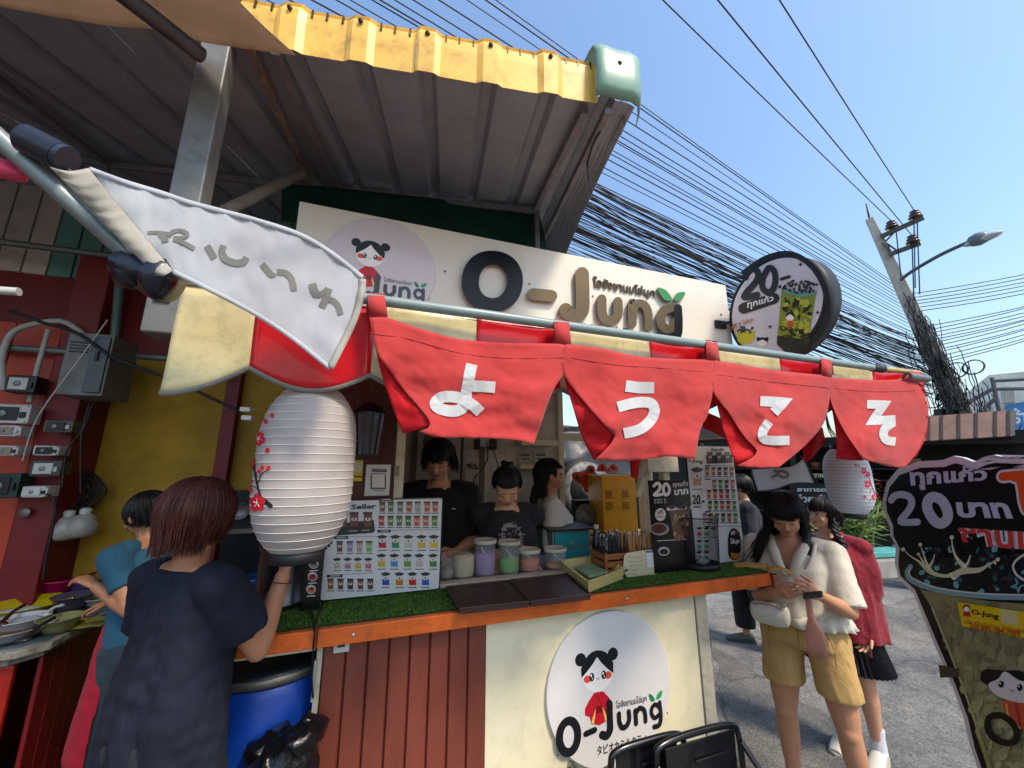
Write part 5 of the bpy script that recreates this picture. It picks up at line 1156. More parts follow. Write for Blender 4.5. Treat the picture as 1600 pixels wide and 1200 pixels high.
# straw crate
a, b_ = onZ(941, 897, ZG), onZ(1031, 893, ZG); YCr = onZ(985, 898, ZG).y; ctz = onY(985, 862, YCr).z; 
crt = thing('straw_crate', 'small wooden slatted crate full of wrapped straws', 'crate', ((a.x+b_.x)/2, YCr+.06, ZG)); x0_, x1_ = onY(945, 880, YCr).x, onY(1031, 880, YCr).x; H = ctz-ZG; dpt = .13
WD = M('crate_wood', '#9a5f34', rough=.6, var=.25, scale=10, stretch=(1,1,6), dirt=.2)
for k in range(3):
    z0c = ZG+.006+k*H/3
    for y in (YCr, YCr+dpt): mb().box((x0_, y, z0c), (x1_, y+.007, z0c+H/3-.010)).build('slat', WD, crt, bev=.001)
    for x in (x0_+.002, x1_-.009): mb().box((x, YCr+.008, z0c), (x+.007, YCr+dpt-.001, z0c+H/3-.010)).build('slat', WD, crt, bev=.001)
for x in (x0_-.001, x1_-.012):
    for y in (YCr-.008, YCr+dpt+.008): mb().box((x, y, ZG), (x+.013, y+.008, ZG+H+.004)).build('corner_batten', WD, crt, bev=.001)
mb().box((x0_+.008, YCr+.008, ZG+.001), (x1_-.008, YCr+dpt-.001, ZG+.006)).build('crate_floor', WD, crt)
mb().box(((x0_+x1_)/2-.003, YCr+.008, ZG+.01), ((x0_+x1_)/2+.003, YCr+dpt-.001, ZG+H*.9)).build('divider', WD, crt)
rs = random.Random(2); mid = (x0_+x1_)/2
CLR = M('straw_wrap', '#c9ccce', rough=.15, var=0, alpha=.35)
for k in range(112):
    blk = k < 62; xx = rs.uniform(x0_+.015, mid-.01) if blk else rs.uniform(mid+.012, x1_-.015); yy = rs.uniform(YCr+.02, YCr+dpt-.02); L = rs.uniform(.185,.225)-(0 if blk else .012); tx, ty = rs.uniform(-.02,.02), rs.uniform(-.02,.02)
    p0, p1 = V((xx, yy, ZG+.012)), V((xx+tx, yy+ty, ZG+L)); m_ = mb().cyl(p0, p1, .0042, n=6)
    c_ = '#2a2c30' if blk else '#b98a5a'
    o = m_.build('straw', M('straw_'+c_, c_, rough=.3, var=.1), crt)
    if k % 2 == 0: mb().add([p1-V((.006,0,0)), p1+V((.006,0,0)), p1+V((.005,.002,.016)), p1+V((-.004,0,.013)), p1-V((.005,0,.05)), p1+V((.005,0,-.05))], [(0,1,2,3),(4,5,1,0)]).build('wrapper', CLR, crt)
a = onY(972, 905, YCr-.03); sgn = thing('paper_note', 'cream scalloped paper note with handwriting on the front of the straw crate', 'note', onY(1003, 905, YCr-.02))
P = cat([(977,866),(985,863),(1016,859),(1022,863),(1027,866),(1028,885),(1026,897),(1019,903),(985,905),(979,900),(974,890),(975,872)], 3, True); nf = planefn((0, YCr-.012, 0), (0,1,0.0))
b = mb(); n = len(P); b.add([nf(*p, .002) for p in P]+[nf(*p, 0) for p in P], [tuple(range(n))]+[(i, (i+1) % n, (i+1) % n+n, i+n) for i in range(n)]); b.build('note_paper', M('note_paper', '#cfc6a4', rough=.7), sgn)
d = Dec(lambda x, y, h: nf(x, y, .0024+h), .0004)
for k, y in enumerate((871, 877, 884, 891, 897)):
    pts = [(980+i*2.2, y-.02*i*2+rs.uniform(-1,1)) for i in range(12 if k < 3 else 8)]; d.st(pts, .45, '#3a3a52', 1+k*.1, k=2)
d.pp([(1010,862),(1025,861),(1027,886),(1012,887)], '#dfe2e2', 2); d.pp([(1009,861),(1024,860),(1024,863),(1009,864)], '#3a6a9a', 3); d.build('handwriting', INKM, sgn)
props(mb().cyl(onY(966, 898, YCr-.045), onY(981, 890, YCr-.02), .0042, n=8).build('pen', M('pen_dark', '#1a2238', rough=.3)), 'dark blue pen sticking out beside the paper note', 'pen')
# syrup bottle
c = onZ(934, 884, 1.2225); c = V((onY(934, 880, YW+.10).x, YW+.10, 1.2225)); sb = thing('syrup_bottle', 'dark red syrup bottle with white cap between drawers and straw crate', 'bottle', c)
mb().lathe([(0,0),(.028,0),(.031,.01),(.031,.12),(.024,.15),(.013,.19),(.013,.205),(0,.205)], c, 24).build('bottle_body', M('syrup_glass', '#3a0a10', rough=.1, coat=.5), sb)
mb().lathe([(.0315,.02),(.0318,.02),(.0318,.075),(.0315,.075)], c, 24).build('bottle_label', M('label_pink', '#c9a8a8', rough=.4), sb); mb().lathe([(.032,.035),(.0322,.035),(.0322,.055),(.032,.055)], c, 24).build('label_band', M('label_red', '#a01c28', rough=.4), sb)
mb().lathe([(.015,.2),(.015,.222),(0,.224)], c, 16).build('bottle_cap', WP, sb)
# wire mesh bin
bc = onZ(1101, 888, ZG); bn = thing('mesh_bin', 'black wire mesh bin on the counter before the white menu board', 'bin', bc)
wl_, wr_ = onZ(1070, 888, ZG), onZ(1133, 888, ZG); rb = (wr_-wl_).length/2*.93; rt_ = rb*1.13; bc = V((bc.x, bc.y+rb*.35, ZG)); Hh = onY(1100, 806, bc.y).z-ZG
MW = M('mesh_wire', '#18191c', rough=.4, metal=.5)
mb().lathe([(0,0),(rb*.98,0),(rb*1.02,.004),(rb*1.02,.03),(rb*.99,.03),(rb*.97,.008),(0,.008)], bc, 40).build('bin_base', M('bin_black', '#121316', rough=.45), bn)
mb().tube([bc+V((rt_*math.cos(2*math.pi*k/40), rt_*math.sin(2*math.pi*k/40), Hh)) for k in range(40)], .0035, 8, closed=True).build('bin_rim', M('bin_black'), bn)
b = mb(); ns = 60
for k in range(ns):
    for s_ in (-1, 1):
        a0 = 2*math.pi*k/ns; pts = []
        for j in range(7): t = j/6; r = rb+(rt_-rb)*t; a_ = a0+s_*t*1.4; pts.append(bc+V((r*math.cos(a_), r*math.sin(a_), .02+(Hh-.02)*t)))
        b.tube(pts, .0009, 3, caps=False)
b.build('wire_mesh', MW, bn)['kind'] = 'stuff'
for k, (dx_, dy_, c_) in enumerate(((.02,0,'#1f5a7a'),(-.03,.01,'#8a8c8e'),(0,-.02,'#9a9c9e'),(-.01,.03,'#4a4c50'))):
    props(mb().ell(bc+V((dx_, dy_, .035+.02*(k % 2))), .035, .03, .02, n=9, m=6).build('waste_wrapper', M('wrapper_'+c_, c_, rough=.3, bump=1, bscale=40)), ['blue crumpled wrapper in the mesh bin','pale crumpled wrapper at the left in the mesh bin','white crumpled wrapper at the front of the mesh bin','grey crumpled wrapper at the back of the mesh bin'][k], 'wrapper')
# black poster 20
ZP = zm(800, 620, 3.75); YB_ = 1.93
po = thing('price_poster', 'black price poster reading 20 with a drink cup behind the straw crate', 'poster', onY(1048, 870, YB_))
A, B = onY(*ZP(803,490), YB_), onY(*ZP(1055,850), YB_); C_, D_ = onY(*ZP(1043,480), YB_), onY(*ZP(820,850), YB_); xa, xb = (A.x+D_.x)/2, (B.x+C_.x)/2
mb().box((xa, YB_, ZG), (xb, YB_+.006, A.z)).build('poster_board', M('board_black'), po)
d = Dec(planefn((0, YB_-.0005, 0), (0,1,0)), .0004); q = ZP; S = lambda *p: [q(*t) for t in p]
d.st(S((832,522),(850,506),(868,518),(862,545),(835,575),(878,572)), 18/3.75, '#e4e4e4', 2); d.st(S((905,510),(922,535),(918,565),(900,575),(888,552),(890,522)), 17/3.75, '#e4e4e4', 3, closed=True)
d.tx('ทุกแก้ว', S((942,497),(1030,490),(1032,530),(944,538)), '#d8d8d8', 2, .03); d.tx('บาท', S((950,545),(1030,537),(1034,570),(952,578)), '#f0f0f0', 2, .04)
for y in (602, 618): d.tx('ราคา 5.-', S((832,y-6),(915,y-10),(915,y+4),(832,y+8)), '#cccccc', 2, .0)
d.pp(S((912,640),(1050,630),(1040,690),(1030,840),(950,840),(930,720)), '#6a4a3a', 2); d.pp(S((905,650),(1052,640),(1052,655),(908,668)), '#cfcac4', 4)
for k in range(40): x, y = rs.uniform(920,1045), rs.uniform(625,660); d.el(*q(x,y), 2, 1.8, rs.choice(['#15141a','#2a2830','#4a4850']), 5+k*.04, 7)
for k in range(24): x, y = rs.uniform(945,1032), rs.uniform(690,835); d.el(*q(x,y), 2.5, 4, rs.choice(['#8a6a50','#3a2a24','#a88a6a','#2a1c18']), 3+k*.04, 8)
d.el(*q(870,690), 8.5, 10, '#d4cfc8', 3); d.tx('ฟรี', S((850,665),(885,662),(886,685),(852,688)), '#2a2020', 4, .02); d.tx('ไข่มุก', S((845,692),(895,690),(895,712),(846,714)), '#a8302a', 4, .02)
d.el(*q(865,775), 15, 10, '#8f8a88', 3); d.el(*q(860,772), 12, 7.5, '#5a2018', 4)
for k in range(18): d.el(*q(rs.uniform(825,890), rs.uniform(755,790)), 1.8, 1.6, rs.choice(['#7a2a1c','#3a1410']), 5+k*.04, 7)
d.st(S((850,845),(960,838)), 1, '#cccccc', 3, k=1); d.el(*q(890,905), 9, 7, '#bfbab4', 2); d.el(*q(890,908), 7, 4.5, '#24242a', 3)
d.build('poster_print', INK, po)
# white menu board at the right
YT = 1.985; wb = thing('tall_menu_board', 'tall white drinks menu board at the right end of the counter', 'menu board', onY(1115, 870, YT))
ZP2 = ZP; tl_, tr_, br_, bl_ = [onY(*ZP(*p), YT) for p in ((1020,350),(1300,300),(1358,955),(1040,940))]; xa, xb = tl_.x, (tr_.x+br_.x)/2
mb().box((xa, YT, ZG), (xb, YT+.008, onY(*ZP(1200,288), YT).z)).build('board', M('board_black'), wb); mb().box((xa+.004, YT-.002, ZG+.003), (xb-.004, YT, onY(*ZP(1200,292), YT).z)).build('menu_sheet', M('laminate'), wb)
d = Dec(planefn((0, YT-.0025, 0), (0,1,0)), .0004)
d.tx('Bestseller', S((1168,300),(1245,298),(1245,316),(1170,318)), '#2a2a2a', 2, .02); d.pp(S((1138,345),(1290,338),(1294,385),(1142,392)), '#1a1a1e', 2)
for x in (1160,1212,1262): cupi(d, q, x, 355, 28, 60, '#6a4634', L=4, lab=False)
d.tx('O-Jung', S((1022,358),(1118,370),(1117,396),(1022,385)), '#17181c', 3, .03)
cupi(d, q, 1085, 470, 50, 120, '#b08a6a', L=3, dome=True)
for y, c in ((437,'#9a5a3a #a86a4a #3a3a34 #7a2a2a #8a5a3a'),(512,'#9a7a6a #4a8a3a #5a2a3a #c8502a'),(570,'#b05a2a #c04a2a #c02a2a #a82a3a #3a8a3a'),(635,'#3a7a2a #4a7a3a #c83a2a #b83a3a #3a8a3a'),(708,'#c08a9a #b08a3a #8a6a3a #5a5a3a #a85a3a #5a9a2a')):
    cs_ = cols(c); n = len(cs_)
    for i, cc_ in enumerate(cs_): cupi(d, q, 1300-(n-1-i)*36-12+(y-437)*.08, y, 22, 50, cc_, L=3)
for y, c in ((790,'#c02a4a #2a9a5a #b8bcb0'),(865,'#3a8a9a #4a9a5a'),(930,'#5a5aa8 #3a8a4a')):
    for i, cc_ in enumerate(cols(c)): cupi(d, q, 1098+i*42, y, 26, 56, cc_, L=3, dome=True)
for y in (402, 480, 672, 735, 758): d.st(S((1136,y+2),(1300+(y-402)*.1,y)), .6, '#555555', 2, k=1); d.pp(S((1130,y-1),(1165,y-2),(1165,y+5),(1130,y+6)), '#17181c', 3)
d.tx('20.-', S((1056,572),(1130,576),(1128,632),(1056,630)), '#17181c', 3, .03); d.tx('ทุกแก้ว', S((1060,634),(1110,634),(1110,656),(1060,656)), '#17181c', 3, .02)
P = cat([q(*p) for p in ((1300,770),(1335,800),(1340,900),(1325,950),(1295,955),(1270,930),(1265,840),(1275,790))], 4, True); d.pp(P, '#141418', 3)
d.tx('ฟรี', S((1283,785),(1305,783),(1306,808),(1284,810)), '#e0e0e0', 5, .02); d.tx('!!', S((1310,783),(1326,783),(1326,806),(1311,808)), '#c83a2a', 5, .02); d.tx('ไข่มุก', S((1278,830),(1332,828),(1333,868),(1280,870)), '#e8e8e8', 5, .03)
d.pp(S((1280,905),(1340,905),(1334,945),(1310,955),(1286,945)), '#c87a2a', 5); d.el(*q(1310,905), 8, 3, '#1a1410', 6)
d.build('menu_print', M('menu_ink'), wb)
# turquoise drawers
a, b_ = onY(880, 890, 2.34), onY(921, 832, 2.34); dr = thing('drawer_unit', 'small turquoise plastic drawer unit behind the powder tubs', 'drawer unit', (a.x, 2.4, 1.2))
TQ = M('turquoise_plastic', '#2f9aa0', rough=.35, var=.08, trl=.1); GP = M('grey_plastic', '#7c8684', rough=.4)
xa = onY(864, 860, 2.34).x; xb = b_.x; zt_ = onY(900, 829, 2.34).z
mb().box((xa, 2.345, 1.2), (xb, 2.6, zt_)).build('unit_body', GP, dr, bev=.004); mb().box((xa-.005, 2.335, zt_), (xb+.005, 2.61, zt_+.012)).build('unit_top', M('grey_dark', '#444c4c', rough=.4), dr, bev=.003)
nz = 2; hz = (zt_-1.2)/nz
for k in range(nz):
    mb().box((xa+.012, 2.33, 1.2+k*hz+.006), (xb-.008, 2.345, 1.2+(k+1)*hz-.008)).build('drawer', TQ, dr, bev=.004); cxx = (xa+xb)/2
    mb().prism([(cxx-.02, 2.326, 1.2+k*hz+.02), (cxx+.02, 2.326, 1.2+k*hz+.02), (cxx+.014, 2.326, 1.2+k*hz+.034), (cxx-.014, 2.326, 1.2+k*hz+.034)], (0,.004,0)).build('drawer_pull', GP, dr)
props(mb().box((xa-.04, 2.28, zt_+.0125), (xb+.02, 2.62, zt_+.02)).build('black_tray', M('bin_black')), 'flat black tray lying on top of the turquoise drawers', 'tray')
# yellow cabinet
a, b_ = onY(944, 830, 2.6), onY(992, 742, 2.6); ycb = thing('yellow_cabinet', 'mustard yellow metal cabinet with vent slots behind the straws', 'cabinet', (a.x, 2.65, .2))
xl_ = onY(921, 780, 2.9).x; YCM = M('mustard_metal', '#dc980f', rough=.4, var=.08, dirt=.12)
P = [(a.x, 2.6), (b_.x, 2.6), (b_.x+.05, 2.92), (xl_, 2.92)]; mb().prism([(x, y, .2) for x, y in P], (0,0,b_.z-.2)).build('cabinet_body', YCM, ycb, bev=.004)
for r_ in range(2):
    for c_ in range(2):
        for k in range(4):
            x = a.x+.03+c_*(b_.x-a.x)*.48; z = b_.z-.12-r_*.085-k*.015; mb().box((x, 2.594, z), (x+.055, 2.6, z+.006)).build('vent_slot', M('mustard_dark', '#7a4e06', rough=.5), ycb)
# rolled pale-brown snack leaf packet on the counter end
LP = M('dry_leaf', '#b98e4c', rough=.6, var=.2, scale=20, stretch=(1,1,6), bump=.5, bscale=60, trl=.15)
la, lm, lb_ = onHD(1146, 884, 2.60), onHD(1200, 890, 2.56), onHD(1241, 893, 2.60); lf = thing('leaf_packet', 'folded tan corn husk packet lying on the right end of the counter', 'packet', lm)
def slab(pts, ws, t0, m_, nm, par):
    vs = []; N = len(pts)
    for i, (p, w) in enumerate(zip(pts, ws)):
        d_ = (pts[min(i+1,N-1)]-pts[max(0,i-1)]).normalized(); s_ = d_.cross(V((0,0,1))).normalized()
        for k in range(7): u = k/6*2-1; vs.append(p+s_*u*w/2+V((0,0,t0*math.sqrt(max(0,1-u*u))+.004*math.sin(9*u+i*1.3))))
        for k in range(7): u = 1-k/6*2; vs.append(p+s_*u*w/2*.96-V((0,0,.003)))
    return mb().add(vs, [(i*14+k, i*14+(k+1) % 14, (i+1)*14+(k+1) % 14, (i+1)*14+k) for i in range(N-1) for k in range(14)], None, True).build(nm, m_, par)
slab(cat([la, la.lerp(lm,.4)+V((0,0,.01)), lm+V((0,0,.012))], 4), [.02,.05,.07,.075,.07,.06,.055,.045,.035], .014, LP, 'husk_leaf', lf); slab(cat([lm, lm.lerp(lb_,.5)+V((0,0,.006)), lb_-V((0,0,.02))], 4), [.035,.045,.05,.055,.055,.05,.045,.03,.02], .012, LP, 'husk_leaf', lf)
tk = onZ(1205, 897, 1.2); props(mb().tube(cat([V((tk.x, tk.y-.03, 1.204)), V((tk.x, 1.735, 1.2)), V((tk.x+.005, 1.733, 1.16)), V((tk.x+.02, 1.735, 1.10)), V((tk.x+.05, 1.75, 1.06))]), .004, 6).build('cord', M('maroon_cord', '#4a1420', rough=.6)), 'dark red cord looped over the right end of the orange counter edge', 'cord')
props(mb().tube(cat([onZ(487, 955, 1.215), V((onZ(492,985,1.2).x, YC-.004, 1.205)), onY(490, 1010, YC-.004), onY(487, 1050, YC+.02), onY(489, 1090, YC+.03)]), .004, 6).build('cable', M('black_cable')), 'black cable running down over the orange counter edge', 'cable')
so_ = thing('outlet', 'small white socket under the counter above the brown boards', 'outlet', onY(532, 1008, YP-.02)); a, b_ = px_box(520, 1022, 547, 999, YP-.03, .02); mb().box(a, b_).build('outlet_body', WP, so_, bev=.003); w = b_[0]-a[0]; mb().box((a[0]+w*.25, YP-.034, b_[2]-.022), (b_[0]-w*.3, YP-.03, b_[2]-.006)).build('outlet_slot', BP, so_)
mb().box((onY(490,1050,YP-.02).x, YP-.03, onY(490,1090,YP).z), (onY(494,1050,YP-.02).x, YP-.01, onY(490,1028,YP).z)).build('white_conduit', WPVC, kio)
# blue barrel under the counter, bag
bcx = (onY(352,1100,1.95).x+onY(494,1100,1.95).x)/2; br = thing('blue_barrel', 'big blue plastic barrel under the left end of the counter', 'barrel', (bcx, 2.02, .0))
BL = M('blue_plastic', '#0d3f9c', rough=.35, var=.08, dirt=.12); rbb = .27; bcx = onY(418,1100,2.05).x
mb().lathe([(0,0),(rbb*.92,0),(rbb,.05),(rbb,.3),(rbb*1.02,.32),(rbb*1.02,.35),(rbb,.37),(rbb,.66),(rbb*1.02,.68),(rbb*1.02,.71),(rbb,.73),(rbb*.98,.95),(rbb*.9,1.0),(rbb*.85,1.0),(0,.97)], (bcx, 2.06, .02), 48).build('barrel_body', BL, br)
mb().lathe([(rbb*.86,.975),(rbb*.95,.98),(rbb*.96,1.02),(rbb*.86,1.03),(0,1.02)], (bcx, 2.06, .02), 40).build('barrel_lid', M('lid_black', '#141a1a', rough=.4), br); mb().lathe([(rbb*.965,.985),(rbb*.985,.99),(rbb*.985,1.01),(rbb*.965,1.015)], (bcx, 2.06, .02), 40).build('clamp_ring', M('dull_metal'), br)
def remesh(m, vox, name='x', smooth=3):
    o = m.build('tmp', BP); o.modifiers.new('r', 'REMESH').mode = 'VOXEL'; o.modifiers['r'].voxel_size = vox
    if smooth: s_ = o.modifiers.new('s', 'SMOOTH'); s_.iterations = smooth; s_.factor = .5
    dg = bpy.context.evaluated_depsgraph_get(); me = bpy.data.meshes.new_from_object(o.evaluated_get(dg)); loc = V(o.location)
    n = len(me.vertices); co = np.empty(n*3); me.vertices.foreach_get('co', co); co = co.reshape(-1,3)+np.array(loc)
    fs = [tuple(p.vertices) for p in me.polygons]; bpy.data.objects.remove(o); bpy.data.meshes.remove(me); return co, fs
b = mb(); c = onY(445, 1185, 1.72); rs = random.Random(5)
for k in range(16): b.ell(c+V((rs.uniform(-.07,.08), rs.uniform(-.05,.05), rs.uniform(-.28,.04))), rs.uniform(.05,.09), .06, rs.uniform(.05,.08), n=10, m=7)
b.ell(c+V((.07,0,.07)), .05, .05, .05); co, fs = remesh(b, .012, smooth=1)
co = [V(p)+V((noise.noise(V(p)*22), noise.noise(V(p)*22+V((5,0,0))), noise.noise(V(p)*22+V((0,7,0)))))*.03 for p in co]
props(mb().add(co, fs, None, True).build('rubbish_bag', M('bag_black', '#0b0c0f', rough=.22, bump=.6, bscale=28)), 'crumpled black rubbish bag in front of the blue barrel', 'bag')

# ================================================================== CHAIRS
def chair(lab, x0_, x1_, yb, face, ztop, grp='black metal chairs before the counter'):
    cx_ = (x0_+x1_)/2; w = (x1_-x0_)/2; t = thing('metal_chair', lab, 'chair', (cx_, yb, 0), grp); BMt = M('chair_black', '#0d0f12', rough=.28, coat=.35, var=.06)
    s = face; pts = [(cx_-w*.95, yb+s*.05, .44), (cx_-w, yb, .62), (cx_-w, yb-s*.01, ztop-.05), (cx_-w*.82, yb-s*.012, ztop-.008), (cx_, yb-s*.014, ztop), (cx_+w*.82, yb-s*.012, ztop-.008), (cx_+w, yb-s*.01, ztop-.05), (cx_+w, yb, .62), (cx_+w*.95, yb+s*.05, .44)]
    mb().tube(cat(pts, 6), .0115, 10).build('back_frame', BMt, t)
    mb().prism([(cx_-w*.80, yb-.004, .60), (cx_+w*.80, yb-.004, .60), (cx_+w*.84, yb-.004, ztop-.012), (cx_-w*.84, yb-.004, ztop-.012)], (0,.006,0)).build('back_panel', BMt, t, bev=.002)
    mb().box((cx_-w*.2, yb-.012, ztop-.075), (cx_+w*.55, yb-.006, ztop-.066)).build('pressed_rib', BMt, t, bev=.002)
    mb().prism([(p.x, p.y, .43) for p in rrect(cx_, yb+s*.20, 0, w*1.0, .18, .05)], (0,0,.02)).build('seat', BMt, t, bev=.004)
    for sx_ in (-1, 1):
        mb().bar((cx_+sx_*w*.9, yb+s*.36, .43), (cx_+sx_*w*1.1, yb+s*.40, 0), .028).build('leg', BMt, t, bev=.004); mb().bar((cx_+sx_*w*.9, yb+s*.05, .43), (cx_+sx_*w*1.1, yb-s*.02, 0), .028).build('leg', BMt, t, bev=.004)
        mb().tube(cat([(cx_+sx_*w*1.0, yb, ztop-.06), (cx_+sx_*(w+.03), yb+s*.12, .68), (cx_+sx_*(w+.02), yb+s*.26, .64), (cx_+sx_*w*.98, yb+s*.33, .45)]), .010, 8).build('arm', BMt, t)
    return t
za = .86; A, B = onZ(1025, 1165, za), onZ(1157, 1131, za); chair('black metal chair with tubular frame nearest the camera', A.x, B.x, (A.y+B.y)/2, -1, za)
A, B = onZ(958, 1178, .84), onZ(1060, 1150, .84); chair('black metal chair with its back half hidden behind the other chair', A.x, B.x+.04, (A.y+B.y)/2+.03, 1, .84)
# ================================================================== BIG CUP-SHAPED STANDEE at the right
sd_ = V((math.sin(R_(35)), math.cos(R_(35)), 0)); P0 = onHD(1400, 800, 2.5); P0.z = 0; sn = V((-sd_.y, sd_.x, 0))
stf = planefn(P0, sn); z6 = zm(1360, 700, 2.4); z7 = zm(1400, 700, 7.5)
stn = thing('cup_standee', 'big black cup shaped standee board with white edge reading 20 at the right', 'standee', P0-sd_*.45)
lf_ = [(576,28),(480,40),(440,52),(380,50),(345,36),(310,30),(270,45),(180,50),(100,80),(60,130),(45,190),(50,240),(72,290),(74,330),(95,370),(90,430),(105,490),(160,545),(190,620),(240,740),(300,880),(345,1000),(370,1110),(400,1200)]
Lw = [stf(*z6(*p), 0) for p in lf_]; last = Lw[-1]
ax_ = -sd_; left0 = min((p-P0).dot(ax_) for p in Lw); 
tc = (last-P0).dot(ax_)+.30; mir = [P0+ax_*(2*tc-(p-P0).dot(ax_))+V((0,0,p.z)) for p in Lw[3:]]
bt_ = [P0+ax_*((last-P0).dot(ax_)+.10)+V((0,0,.04)), P0+ax_*(2*tc-(last-P0).dot(ax_)-.10)+V((0,0,.04))]
outl = Lw+bt_+mir[::-1]
nn = sn if (CAM-P0).dot(sn) > 0 else -sn
mb().prism([p-nn*.012 for p in outl], nn*.011).build('standee_board', M('foam_white', '#c4c6cc', rough=.4, var=.04), stn)
cen = sum(outl, V())/len(outl)
def inset(pts, k):
    o = []; n = len(pts)
    for i in range(n):
        t = (pts[(i+1) % n]-pts[i-1]).normalized(); q_ = t.cross(nn); q_ = q_ if (cen-pts[i]).dot(q_) > 0 else -q_; o.append(pts[i]+q_*k)
    return o
ins = [P+nn*.0006 for P in inset(outl, .026)]; mb().add(ins, [tuple(range(len(ins)))]).build('black_print', M('standee_black', '#06070a', rough=.6, spec=.15, var=.1), stn)
for s_ in (-.2, .2): c_ = P0+ax_*(tc+s_)-nn*.02; mb().bar(c_+V((0,0,1.2)), c_-nn*.55+V((0,0,.0)), .03, .02).build('rear_leg', M('board_wood'), stn)
d = Dec(lambda x, y, h: stf(x, y, h+.0012), .0005); WH = '#b4b9cc'; rs = random.Random(11)
T7 = lambda *p: [z7(*q_) for q_ in p]; T6 = lambda *p: [z6(*q_) for q_ in p]
d.tx('ทุกแก้ว', T7((150,215),(1068,205),(1068,425),(180,505)), WH, 3, .045)
d.st(T7((-55,610),(-20,565),(60,545),(150,570),(185,640),(150,730),(60,860),(250,868)), 11, WH, 3); d.st(T7((430,575),(530,610),(600,730),(600,830),(530,885),(450,850),(375,730),(370,630)), 16, WH, 4, closed=True)
d.tx('บาท', T7((700,632),(1300,640),(1375,830),(720,815)), WH, 3, .05)
for w_, c_, L_ in ((21, '#c8c9cf', 2), (13.5, '#d2501f', 3)):
    d.st(T7((1250,335),(1400,320),(1560,310)), w_, c_, L_, k=3); d.st(T7((1380,340),(1450,370),(1480,480),(1500,620),(1530,720)), w_, c_, L_+.6)
d.tx('ชานม', T7((715,930),(1640,990),(1640,1200),(780,1140)), '#c23a36', 5, .03, out=.11, outc='#c9c9cf')
# cup print
cupo = T6((140,455),(160,430),(260,405),(420,395),(600,405),(900,440),(905,560),(860,760),(800,1000),(760,1200),(440,1200),(410,1090),(370,960),(300,760),(220,580),(185,530),(150,500))
d.pp(T6((186,530),(300,552),(450,575),(600,585),(895,560),(860,760),(800,1000),(760,1210),(440,1210),(410,1090),(370,960),(300,770),(225,590)), '#85855a', 3)
for k in range(420):
    v = rs.random(); y = 590+v*610; xl_ = 225+(y-590)*.37; xr_ = 690; x = rs.uniform(xl_+6, xr_)
    t_y = min(1, v*1.3); b_c = [(.20,.18,.09),(.33,.34,.17)]; q_ = rs.uniform(.6,1.3); c_ = tuple((b_c[0][i]*(1-t_y)+b_c[1][i]*t_y)*q_ for i in range(3)); d.el(*z6(x, y), rs.uniform(1.5,9), rs.uniform(2,11), c_, 3.1+k*.012, 8, rs.uniform(-.5,.2)+.25)
d.st(T6((232,600),(300,770),(370,960),(412,1090)), 3.5, '#a3a778', 9); d.st(T6((400,1060),(425,1130),(450,1210)), 7, '#8f9358', 9)
d.pp(T6((150,440),(200,415),(420,395),(620,405),(620,560),(450,556),(260,520),(170,490)), '#0e1216', 8.5)
for k in range(110):
    x, y = rs.uniform(175, 590), rs.uniform(375, 538); d.el(*z6(x, y), rs.uniform(2,7), rs.uniform(2,5.5), rs.choice(['#1a1f24','#0b0e12','#222b30','#2f5f66','#6fa9b0','#0f1317','#2a3338','#05070a']), 9+k*.02, 9, rs.uniform(0,3))
d.st(T6((150,445),(138,470),(160,500),(260,535),(420,556),(600,562)), 8, '#7f9ea6', 10.5); d.st(T6((150,450),(145,468),(165,492),(260,526),(420,546),(600,551)), 2.2, '#c6d6d6', 11.3)
for i_, (pts, w_) in enumerate((([(122,380),(150,405),(185,428),(220,458)], [1.2,2,4,9]), ([(187,362),(198,395),(212,435),(228,465)], [1.2,2,4.5,9]), ([(305,335),(308,370),(322,410),(352,445)], [1.6,2.6,5,10]), ([(185,430),(225,465),(285,480),(345,462),(405,458),(440,440),(475,418)], [3,8,6,12,9,4,1.5]), ([(352,448),(368,425),(374,402)], [6,3.5,1.5]), ([(180,398),(200,430)], [1.5,4]), ([(225,440),(235,420),(240,400)], [6,3,1.5]), ([(300,470),(312,490),(330,478)], [3,5,2]))):
    d.st(T6(*pts), [q_*.85 for q_ in w_], ['#c9cba6','#dcdcc4','#d3d5b4'][i_ % 3], 12.2+i_*.15)
for x, y, r in ((122,380,3.2),(187,362,3),(305,335,3.4),(478,418,3.2),(180,398,2.4),(468,432,2.2)): d.el(*z6(x, y), r, r, '#d3d5b4', 13.4, 10)
d.st(T6((576,400),(548,420),(535,445),(548,475),(576,495)), 3.5, '#c9ccd0', 12.5)
d.st(T6((545,490),(550,510),(530,520),(550,525),(555,540),(562,520),(576,515)), 3, '#5f9aa2', 12.5)
ye = T6((325,578),(565,612),(620,622),(628,722),(585,712),(345,668)); d.pp(ye, '#d6b90f', 13)
d.tx('O-Jung', T6((378,604),(482,622),(480,648),(380,628)), '#14161a', 14, .035)
for k, (x, y) in enumerate(((360,592),)): d.el(*z6(x,y+8), 6, 5.4, '#14161a', 14); d.el(*z6(x,y+12), 4.6, 4, '#efe8e0', 15); d.pp(T6((350,612),(372,615),(376,634),(348,630)), '#b8202c', 15)
d.pp(T6((486,604),(552,614),(557,668),(492,656)), '#c9c08a', 14)
d.tx('บริการรับเปิดสาขา ติดต่อแฟรนไชส์', T6((350,640),(610,682),(612,700),(352,658)), '#a8401a', 14, .01); d.tx('โทร.095-584-7099', T6((370,655),(560,684),(562,708),(372,676)), '#a8301a', 15, .025)
